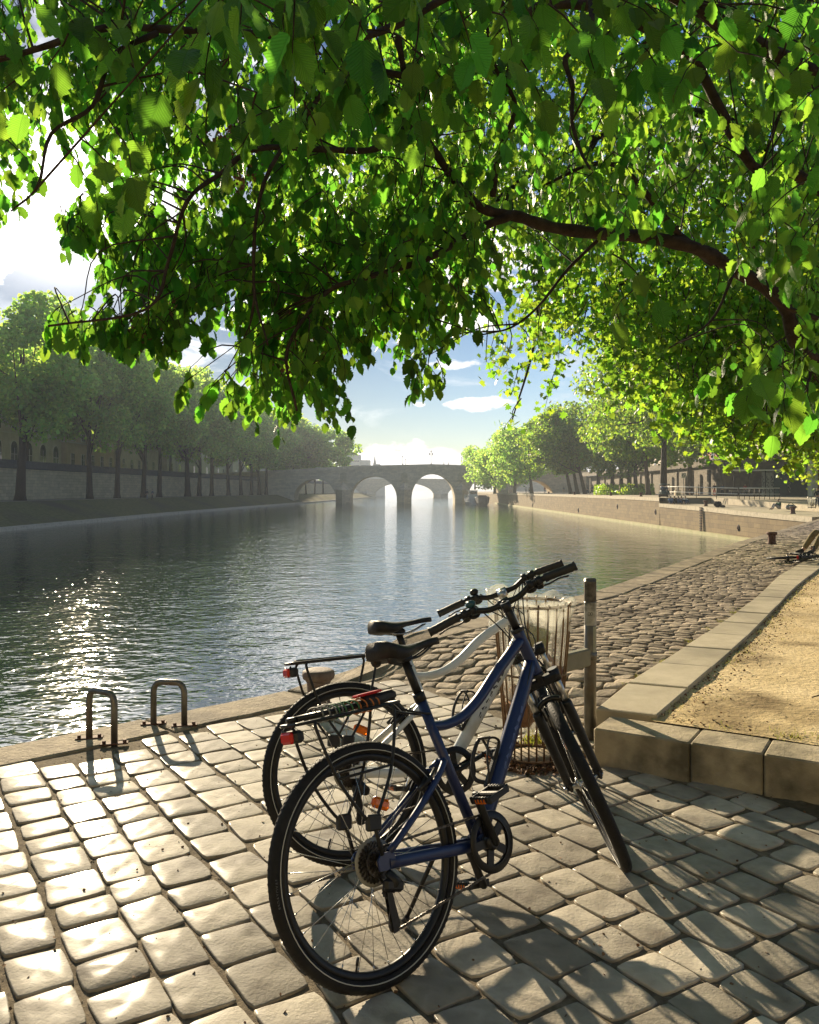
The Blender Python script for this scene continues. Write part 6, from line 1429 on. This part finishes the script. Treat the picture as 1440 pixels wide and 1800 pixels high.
# weeds, litter, twigs --------------------------------------------------
rs = np.random.RandomState(21)
LMG = leafmat('grass_blades', (.10, .13, .02), (.40, .40, .05), tmix=.4, var=.35)
BL = np.array([(-.03, 0, 0), (.03, 0, 0), (.012, .6, .05), (-.012, .6, .05)], float); BF = np.array([(0, 1, 2, 3)])
def tuft(name, cen, n, spread, h, m_=LMG, kind='stuff'):
    c = np.array(cen); k = rs.randint(0, len(c), n); p = c[k]+rs.normal(size=(n, 3))*np.array([spread, spread, 0]); V, Fa = scatter(BL, BF, p, frames(n, rs, -2.4), rs.uniform(.5, 1.5, n)*h); npmesh(name, V, Fa, m_, kind=kind)
tuft('grass_tuft', [(bx+.06, by+.22, .0), (bx+.10, by+.28, .01)], 260, .05, .10)
cen = []
for _ in range(60): Y = rs.uniform(4.4, 14); cen.append((sandL(Y)+abs(rs.normal())*.10+.03, Y+rs.normal()*.05, .18))
for _ in range(26): Y = rs.uniform(3.4, 4.4); cen.append((sandL(Y)+.05+abs(rs.normal())*.08, Y, .18))
tuft('grass', cen, 1500, .045, .032)
cen = [(lerp(SL, Y)-.12+rs.normal()*.03, Y, zr(lerp(SL, Y)-.12, Y)-.01) for Y in rs.uniform(4.9, 9, 18)]; tuft('grass.001', cen, 500, .03, .035)
n = 2600; deb = mat('dry_leaf_litter', (.09, .04, .018), (.22, .12, .05), rough=.85, scale=30, isl=.5)
a = rs.uniform(0, 2*pi, n); rr = .15+np.abs(rs.normal(size=n))*.05; p = np.stack([bx+rr*np.cos(a), by+rr*np.sin(a), np.full(n, .004)+rs.uniform(0, .02, n)], 1)
Yd = rs.uniform(3.0, 12, 1500); p2 = np.stack([np.array([sandL(y) for y in Yd])+np.abs(rs.normal(size=1500))*.16+.03, Yd, np.full(1500, .186)], 1)
q = np.array([random.Random(5).choice([(x, y) for (x, y) in [(0, 0)]]) for _ in range(1)]); Yg = rs.uniform(1.6, 5.5, 900); Xg = rs.uniform(-2.2, 2.6, 900); ok = np.array([inside_pav(x, y) for x, y in zip(Xg, Yg)]); p3 = np.stack([Xg, Yg, np.full(900, .002)], 1)[ok]
for nm, pp, sz in (('leaf_litter', p, .018), ('leaf_litter.001', p2, .011), ('leaf_litter.002', p3, .008)):
    m_ = len(pp); R = frames(m_, rs, 0, .25); R[:, :, 2] = R[:, :, 2]; V, Fa = scatter(CL, CF, pp, R, rs.uniform(.5, 1.4, m_)*sz); V[:, 2] = np.maximum(V[:, 2], pp.mean(0)[2]-.004); npmesh(nm, V, Fa, deb, kind='stuff')
for k, (x, y, a_, lab) in enumerate(((1.62+.9, 5.0, .2, 'forked dry twig lying on the sand near the pale slab path'), (3.3, 5.9, 1.1, 'small dry twig lying farther back on the sand'))):
    r = thing('twig', lab, 'twig', (x, y, .19)); mb = MB(); mb.tube(catmull([(x-.12*cos(a_), y-.12*sin(a_), .19), (x, y+.01, .205), (x+.14*cos(a_), y+.1*sin(a_), .20)], 4), .004, 5); mb.tube(catmull([(x, y+.01, .205), (x+.05, y-.05, .20), (x+.09, y-.06, .195)], 3), .003, 5); mb.build('stick', M['bark'], r)
# small stones on the sand
n = 700; Yp = 2.5+12*rs.uniform(0, 1, n)**1.6; Xp = np.array([sandL(y) for y in Yp])+.05+rs.uniform(0, 1, n)**1.2*4; T = np.array([(1, 0, 0), (0, 1, 0), (-1, 0, 0), (0, -1, 0), (0, 0, .7), (0, 0, -.7)], float)*.5; Ft = np.array([(0, 1, 4), (1, 2, 4), (2, 3, 4), (3, 0, 4)])
V, Fa = scatter(T, Ft, np.stack([Xp, Yp, np.array([zsand(x, y) for x, y in zip(Xp, Yp)])+.002], 1), frames(n, rs, 0, .3), rs.uniform(.004, .016, n)); npmesh('gravel', V, Fa, mat('pebbles', (.20, .15, .09), (.34, .27, .17), rough=.9, scale=30, isl=.4), kind='stuff')

# ------------------------------------------------------------------ people
skin = mat('skin', (.42, .25, .17), rough=.55); skin2 = mat('darker_skin', (.20, .11, .07), rough=.55)
def cloth(n_, c): return mat(n_, c, tuple(min(1, v*1.25) for v in c), rough=.9, scale=8, bump=.2, spec=.2)
C_ = {k: cloth(k+'_cloth', v) for k, v in dict(black=(.02, .02, .024), navy=(.03, .045, .09), white=(.62, .60, .56), beige=(.40, .33, .23), khaki=(.17, .135, .07), green=(.02, .07, .05), grey=(.18, .18, .19), red=(.30, .05, .04), blue=(.12, .20, .32), denim=(.07, .10, .16)).items()}
hairm = mat('dark_hair', (.02, .013, .01), rough=.7)
def skinned(name, chains, m_, parent, sub=1):
    vs, es, rad, idx = [], [], [], {}
    for ch in chains:
        prev = None
        for (p, r_) in ch:
            k = tuple(round(c, 4) for c in p)
            if k not in idx: idx[k] = len(vs); vs.append(p); rad.append(r_)
            i = idx[k]
            if prev is not None and prev != i: es.append((prev, i))
            prev = i
    me = bpy.data.meshes.new(name); me.from_pydata([tuple(v) for v in vs], es, []); o = bpy.data.objects.new(name, me); COL.objects.link(o); o.parent = parent; me.materials.append(m_)
    md = o.modifiers.new('skin', 'SKIN'); md.use_smooth_shade = True
    sv = me.skin_vertices[0].data
    for i, r_ in enumerate(rad): sv[i].radius = (r_, r_) if not hasattr(r_, '__len__') else r_
    sv[0].use_root = True
    if sub: s_ = o.modifiers.new('sub', 'SUBSURF'); s_.levels = sub; s_.render_levels = sub
    return o
def mixp(a, b, t): return tuple(a[i]+(b[i]-a[i])*t for i in range(3))
def person(label, loc, rz, J, top, bottom, sk=skin, hair=hairm, group=None, fingers=False, shorts=False, scale=1.0, hat=None, sub=1):
    Mx = Matrix.Translation(loc) @ Matrix.Rotation(rz, 4, 'Z') @ Matrix.Scale(scale, 4); root = thing('person', label, 'person', M=Mx, group=group)
    pel, che, nk, hd = J['pelvis'], J['chest'], J['neck'], J['head']; ch = [[(pel, .115), (mixp(pel, che, .5), .105), (che, .125), (nk, .052), (mixp(nk, hd, .35), .062), (mixp(nk, hd, .7), .088), (hd, .088), (mixp(nk, hd, 1.35), .05)]]
    for s in 'LR':
        sh, el, wr, hn = J['sho'+s], J['elb'+s], J['wri'+s], J['han'+s]; ch.append([(che, .125), (sh, .058), (mixp(sh, el, .5), .045), (el, .038), (mixp(el, wr, .4), .036), (wr, .024), (hn, (.036, .018))])
        hv = Vector(hn)-Vector(wr); hv = hv.normalized() if hv.length > 0 else Vector((0, 0, -1)); sd_ = hv.cross(Vector((0, 1, .2))).normalized(); nn = hv.cross(sd_)
        if fingers:
            for k in range(4): f0 = Vector(hn)+sd_*(.024-.016*k); L_ = (.07, .08, .075, .06)[k]; ch.append([(hn, (.036, .018)), (tuple(f0+hv*.02), .0095), (tuple(f0+hv*L_*.6+nn*.012), .0088), (tuple(f0+hv*L_*.85+nn*.035), .0075)])
            ch.append([(mixp(wr, hn, .6), .026), (tuple(Vector(mixp(wr, hn, .7))+sd_*.04+hv*.02), .011), (tuple(Vector(mixp(wr, hn, .7))+sd_*.055+hv*.05), .009)])
        hp, kn, an, to = J['hip'+s], J['kne'+s], J['ank'+s], J['toe'+s]; ch.append([(pel, .115), (hp, .09), (mixp(hp, kn, .5), .075), (kn, .055), (mixp(kn, an, .35), .055), (an, .036), (to, (.035, .028))])
    skinned('body', ch, sk, root, sub)
    tc = [[(mixp(pel, che, .05), .135), (mixp(pel, che, .5), .125), (che, .145), (mixp(che, nk, .55), .075)]]
    for s in 'LR': tc.append([(che, .145), (J['sho'+s], .072), (mixp(J['sho'+s], J['elb'+s], .7), .056)]+([] if J.get('tee') else [(J['elb'+s], .05), (mixp(J['elb'+s], J['wri'+s], .8), .040)]))
    skinned('shirt', tc, top, root, sub); bc_ = [[(mixp(pel, che, .12), .125), (pel, .132)]]
    for s in 'LR': bc_.append([(pel, .132), (J['hip'+s], .103), (mixp(J['hip'+s], J['kne'+s], .55), .085)]+([(J['kne'+s], .072)] if shorts else [(J['kne'+s], .067), (mixp(J['kne'+s], J['ank'+s], .4), .063), (mixp(J['kne'+s], J['ank'+s], .92), .05)]))
    skinned('trousers', bc_, bottom, root, sub)
    for s in 'LR': skinned('shoe', [[(mixp(J['ank'+s], J['toe'+s], -.15), .045), (mixp(J['ank'+s], J['toe'+s], .5), .046), (mixp(J['ank'+s], J['toe'+s], 1.1), .036)]], C_['black'], root, sub)
    hdv = Vector(hd); up = (hdv-Vector(nk)).normalized(); bk = Vector((0, -1, 0)) if abs(up.z) > .5 else Vector((0, 0, 1)); skinned('hair', [[(tuple(hdv-up*.03-Vector(J.get('face', (0, 1, 0)))*.035), .082), (tuple(hdv+up*.035-Vector(J.get('face', (0, 1, 0)))*.02), .092), (tuple(hdv+up*.075), .055)]], hair, root, sub)
    fc = Vector(J.get('face', (0, 1, 0))); sd2 = up.cross(fc).normalized(); mb = MB()
    mb.ball(tuple(hdv+fc*.088-up*.005), .013, 6, (1, 1, 1.4)); mb.build('nose', sk, root, local=True)
    for s in (-1, 1): mb = MB(); mb.ball(tuple(hdv+fc*.078+sd2*s*.032+up*.012), .011, 6); mb.build('eye', M['dark'], root, local=True); 
    for s in (-1, 1): mb = MB(); mb.ball(tuple(hdv+sd2*s*.088-up*.005), .022, 6, (.5, .8, 1.3)); mb.build('ear', sk, root, local=True)
    return root
def J_stand(step=.0, arm=0.0):
    j = dict(pelvis=(0, 0, .93), chest=(0, .01, 1.28), neck=(0, .01, 1.46), head=(0, .03, 1.61), face=(0, 1, 0))
    for s, k in (('L', -1), ('R', 1)):
        st = step*k; j['sho'+s] = (.17*k, 0, 1.38); j['elb'+s] = (.23*k, -.02-st*.5+arm*.1, 1.12+arm*.1*k); j['wri'+s] = (.22*k, .10-st*.7+arm*.2, .90+arm*.28*(k > 0)); j['han'+s] = (.21*k, .15-st*.75+arm*.25, .82+arm*.34*(k > 0))
        j['hip'+s] = (.09*k, 0, .88); j['kne'+s] = (.10*k, .04+st*.55, .49); j['ank'+s] = (.10*k, st*1.0-.02, .09+.06*(st < 0)*step); j['toe'+s] = (.11*k, st*1.0+.12, .04+.03*(st < 0)*step)
    return j
def J_sit():   # sitting on the ground or a low step, knees drawn up, facing +Y
    j = dict(pelvis=(0, 0, .13), chest=(0, .04, .46), neck=(0, .09, .63), head=(0, .13, .77), face=(0, .97, -.2))
    for s, k in (('L', -1), ('R', 1)):
        j['sho'+s] = (.17*k, .05, .56); j['elb'+s] = (.25*k, .22, .42); j['wri'+s] = (.13*k, .40, .46); j['han'+s] = (.06*k, .46, .46)
        j['hip'+s] = (.09*k, .04, .12); j['kne'+s] = (.13*k, .42, .48); j['ank'+s] = (.12*k, .62, .09); j['toe'+s] = (.13*k, .76, .04)
    return j
def J_lie():   # on the back, head at -Y..., knees up towards +Y
    j = dict(pelvis=(0, 0, .13), chest=(0, -.38, .20), neck=(0, -.55, .27), head=(0, -.68, .33), face=(0, .35, .93))
    for s, k in (('L', -1), ('R', 1)):
        j['sho'+s] = (.18*k, -.46, .20); j['elb'+s] = (.28*k, -.24, .24); j['wri'+s] = (.12*k, -.06, .40); j['han'+s] = (.06*k, .0, .46)
        j['hip'+s] = (.09*k, .03, .12); j['kne'+s] = (.11*k, .40, .46) if k > 0 else (.13*k, .42, .42); j['ank'+s] = (.12*k, .66, .09) if k > 0 else (.13*k, .60, .09); j['toe'+s] = (.12*k, .80, .04) if k > 0 else (.14*k, .73, .04)
    return j
def pl(px, Y, z=None): x = Xpx(px, Y); return (x, Y, zu(Y) if z is None else z)
gx, gy, _ = G(1432, 984, .165); gz = zr(gx, gy)+.0
rec = person('person in khaki trousers reclining with bent knees on the cobbles at the right edge', (gx+.95, gy+1.0, gz), radians(96), J_lie(), C_['red'], C_['khaki'], fingers=True, sub=2)
Mw = ROOTM[rec.name]; r = thing('phone', 'dark phone held up by the reclining person', 'phone', tuple(Mw @ Vector((0, .035, .49)))); mb = MB(); mb.box(tuple(Mw @ Vector((0, .03, .50))), (.15, .075, .009), rz=radians(96), ry=.5, bev=.003); mb.build('case', blackm, r)
person('standing person in black, arm held out, left of the pair by the retaining wall', pl(1213, 128), radians(60), J_stand(.1, 1.0), C_['black'], C_['black'], shorts=True)
person('standing person in pale beige shirt, right of the pair by the retaining wall', pl(1228, 126), radians(-110), J_stand(.05, .6), C_['beige'], C_['grey'], shorts=True)
person('tall person in dark top standing behind the white railing', pl(1256, 114), radians(170), J_stand(.12), C_['black'], C_['red'], scale=1.05)
person('walking person in pale shirt and dark shorts before the weeds', pl(1090, 150), radians(100), J_stand(.28), C_['beige'], C_['black'], shorts=True, scale=1.05)
person('walking person in light grey clothes right of the weeds', pl(1117, 158), radians(-80), J_stand(.2), C_['white'], C_['beige'])
person('walking person in grey, left of the pair striding near the leaning trunks', pl(1033, 172), radians(80), J_stand(.30), C_['grey'], C_['navy'], scale=1.08)
person('walking person in dark clothes, right of the pair striding near the leaning trunks', pl(1041, 170), radians(80), J_stand(.34), C_['navy'], C_['black'], scale=1.12)
for px, Y, c1, c2, lab in ((925, 236, 'white', 'grey', 'tiny figure in white by the road arch'), (930.5, 232, 'beige', 'navy', 'tiny figure in beige by the road arch, right of the one in white'), (958, 205, 'red', 'denim', 'tiny figure in red top on the promenade before the arch'), (991, 190, 'grey', 'beige', 'tiny figure in grey on the promenade left of the leaning trunks'), (1270, 122, 'denim', 'black', 'figure in denim standing under the pavilion'), (1310, 117.2, 'red', 'black', 'figure in red standing among the pavilion tables'), (1437, 74, 'black', 'navy', 'person in black standing beside the litter bin at the right edge')):
    person(lab, pl(px, Y), radians(150), J_stand(.1), C_[c1], C_[c2], scale=1.02)
for i, (px, c1, c2, lab) in enumerate(((1179, 'blue', 'denim', 'seated person in light blue, leftmost of the friends before the dark steps'), (1185.5, 'black', 'black', 'seated person in black, second from left before the dark steps'), (1192, 'navy', 'denim', 'seated person in navy, between the black and the grey one before the steps'), (1197, 'grey', 'black', 'seated person in grey, second from right before the dark steps'), (1203.5, 'white', 'denim', 'seated person in white, rightmost of the friends before the dark steps'))):
    Y = 96.5; person(lab, (Xpx(px, Y), Y, zl(Y)), radians(180+(-14+8*i)), J_sit(), C_[c1], C_[c2], scale=1.12)
x, Y = Xpx(1371, 75), 75; person('person in dark green jacket sitting with knees up on the river platform', (x, Y, zl(Y)+.12), radians(95), J_sit(), C_['green'], C_['grey'], scale=1.15)
r = thing('duffel_bag', 'greyish patterned bag lying behind the seated person in green', 'bag', (x+1.0, Y, zl(Y)+.1)); lump((x+1.0, Y, zl(Y)+.36), .3, 14, 8, (1.5, .9, .75)).build('bag_body', C_['grey'], r)
mb = MB(); mb.tube(catmull([(x+.75, Y, zl(Y)+.58), (x+1.0, Y, zl(Y)+.78), (x+1.25, Y, zl(Y)+.58)], 4), .03, 6); mb.build('strap', C_['khaki'], r)
Y = 84; x = Xpx(1262, Y); r = thing('backpack', 'dark backpack slumped on the river platform near the ladder', 'bag', (x, Y, zl(Y))); lump((x, Y, zl(Y)+.32), .36, 14, 5, (1.05, .9, .85)).build('bag_body', C_['black'], r); lump((x+.45, Y-.1, zl(Y)+.12), .2, 12, 6, (1.3, .9, .6)).build('pocket', C_['black'], r)
# bridge walkers and left bank pair
for px, c1, lab in ((516, 'black', 'pedestrian in black on the left part of the bridge'), (780.5, 'navy', 'pedestrian in navy on the bridge right of its tall lamp'), (788.5, 'grey', 'pedestrian in grey on the bridge, rightmost of the walkers')):
    person(lab, (Xpx(px, 289), 289, lerp(DECK, Xpx(px, 289))+.0), radians(90), J_stand(.2), C_[c1], C_['black'], scale=1.35 if 0 else 1.1)
person('figure in dark coat on the left bank quay between the fourth and fifth trunks', (Xpx(259, 128), 128, -.07), radians(90), J_stand(.15), C_['black'], C_['grey'])
person('figure in navy coat on the left bank quay just right of the dark-coated one', (Xpx(268, 128), 128, -.07), radians(90), J_stand(.15), C_['navy'], C_['black'])
# pedal cart
Y = 104; x = Xpx(1168, Y); z = zu(Y)
r = thing('pedal_cart', 'dark teal covered pedal cart parked under the big plane tree', 'pedal cart', (x, Y, z))
mb = MB(); mb.box((x, Y, z+.62), (1.0, 1.0, .5), bev=.08); mb.box((x+.1, Y+.4, z+1.0), (.9, .12, .7), bev=.05); mb.build('seat_body', teal, r)
mb = MB(); mb.tube(catmull([(x-.62, Y, z+1.52), (x-.3, Y, z+1.68), (x+.3, Y, z+1.68), (x+.62, Y, z+1.52)], 4), .04, 6); mb.box((x, Y, z+1.64), (1.15, 1.1, .07), bev=.03); mb.build('canopy', teal, r)
for s in (-1, 1):
    for t in (-.45, .45): mb = MB(); mb.cyl((x+s*.5, Y+t, z+.6), (x+s*.5, Y+t, z+1.62), .025, 5); mb.build('canopy_post', M['iron'], r)
for dx_ in (-.58, .58): mb = MB(); mb.lathe((x+dx_, Y, z+.36), [(.30, -.03), (.36, -.03), (.36, .03), (.30, .03), (.30, -.03)], 18, 'x'); mb.build('wheel', M['dark'], r)
mb = MB(); mb.lathe((x, Y-1.2, z+.34), [(.29, -.025), (.34, -.025), (.34, .025), (.29, .025), (.29, -.025)], 18, 'x'); mb.build('wheel', M['dark'], r)
mb = MB(); mb.cyl((x, Y-.45, z+.6), (x, Y-1.2, z+.5), .03, 6); mb.cyl((x, Y-1.05, z+.5), (x, Y-1.1, z+1.05), .025, 6); mb.cyl((x-.28, Y-1.05, z+1.08), (x+.28, Y-1.05, z+1.08), .02, 6); mb.build('frame', M['iron'], r)
for dx_, c_ in ((-.22, 'blue'), (.24, 'grey')):
    person('passenger in %s sitting in the teal pedal cart' % c_, (x+dx_, Y+.1, z+.86), radians(180), J_sit(), C_[c_], C_['denim'], scale=.8)
# public litter bin at the right edge
Y = 73; x = Xpx(1427, Y); z = zu(Y)-.05; r = thing('litter_bin', 'ring litter bin with pale translucent bag on the promenade at the right edge', 'litter bin', (x, Y, z))
for zz in (.08, 1.0): mb = MB(); mb.tube([(x+.34*cos(t), Y+.34*sin(t), z+zz) for t in np.linspace(0, 2*pi, 25)[:-1]], .03, 6, closed=True); mb.build('ring', M['galv'], r)
for a in (0, 2.1, 4.2): mb = MB(); mb.cyl((x+.34*cos(a), Y+.34*sin(a), z), (x+.34*cos(a), Y+.34*sin(a), z+1.0), .025, 6); mb.build('leg', M['galv'], r)
mb = MB(); mb.lathe((x, Y, z), [(.001, .12), (.2, .14), (.27, .4), (.28, .8), (.31, 1.0), (.37, .95), (.36, .85)], 16); mb.build('liner', bagm, r); lump((x+.03, Y, z+.38), .19, 12, 4).build('rubbish', C_['khaki'], r)
# pale stone block, tables under the pavilion
Y = 131; x = Xpx(1191, Y); r = thing('crate', 'square pale crate standing at the foot of the retaining wall near the sign', 'crate', (x, Y, .6)); mb = MB(); mb.box((x, Y, 1.02), (.85, .8, .82), bev=.04); mb.build('box', mat('plywood', (.42, .33, .2), (.5, .4, .26), rough=.8, scale=3), r); mb = MB()
for s in (-1, 1): mb.box((x+s*.36, Y-.42, 1.02), (.08, .03, .8)); mb.box((x, Y-.42, 1.02+s*.36), (.8, .03, .08))
mb.build('batten', M['pale'], r)
for k in range(7):
    Y = 115.4+(k % 2)*.8; x = Xpx(1287+k*7.5, Y); z = .6; r = thing('cafe_table', 'small white cafe table under the pavilion', 'table', (x, Y, z), group='cafe tables in a row under the pavilion'); mb = MB(); mb.box((x, Y, z+.74), (.6, .6, .04), bev=.01); mb.build('top', wm, r); mb = MB(); mb.cyl((x, Y, z), (x, Y, z+.72), .03, 6); mb.box((x, Y, z+.02), (.4, .4, .03)); mb.build('pedestal', M['iron'], r)

n = 9000; Xg, Yg = rs.uniform(-3.2, 2.8, n), rs.uniform(1.5, 6.4, n); ok = np.array([inside_pav(x, y) for x, y in zip(Xg, Yg)]); pp = np.stack([Xg, Yg, np.full(n, -.0075)], 1)[ok]
V, Fa = scatter(T, Ft, pp, frames(len(pp), rs, 0, .3), rs.uniform(.003, .009, len(pp))); npmesh('gravel.001', V, Fa, mat('joint_grit', (.14, .11, .075), (.34, .28, .2), rough=.9, scale=60, isl=.6), kind='stuff')
# ------------------------------------------------------------------ haze
def haze():
    m = bpy.data.materials.new('river_haze'); m.use_nodes = True; N, L = m.node_tree.nodes, m.node_tree.links
    N.remove(N['Principled BSDF']); v = N.new('ShaderNodeVolumePrincipled'); v.inputs['Color'].default_value = (.84, .93, 1.0, 1)
    v.inputs['Density'].default_value = HAZE; v.inputs['Anisotropy'].default_value = .15
    L.new(v.outputs[0], N['Material Output'].inputs['Volume'])
    mb = MB(); mb.box((0, 380, 24), (900, 1000, 56.6)); mb.build('haze', m, kind='stuff')
HAZE = .00045
haze()
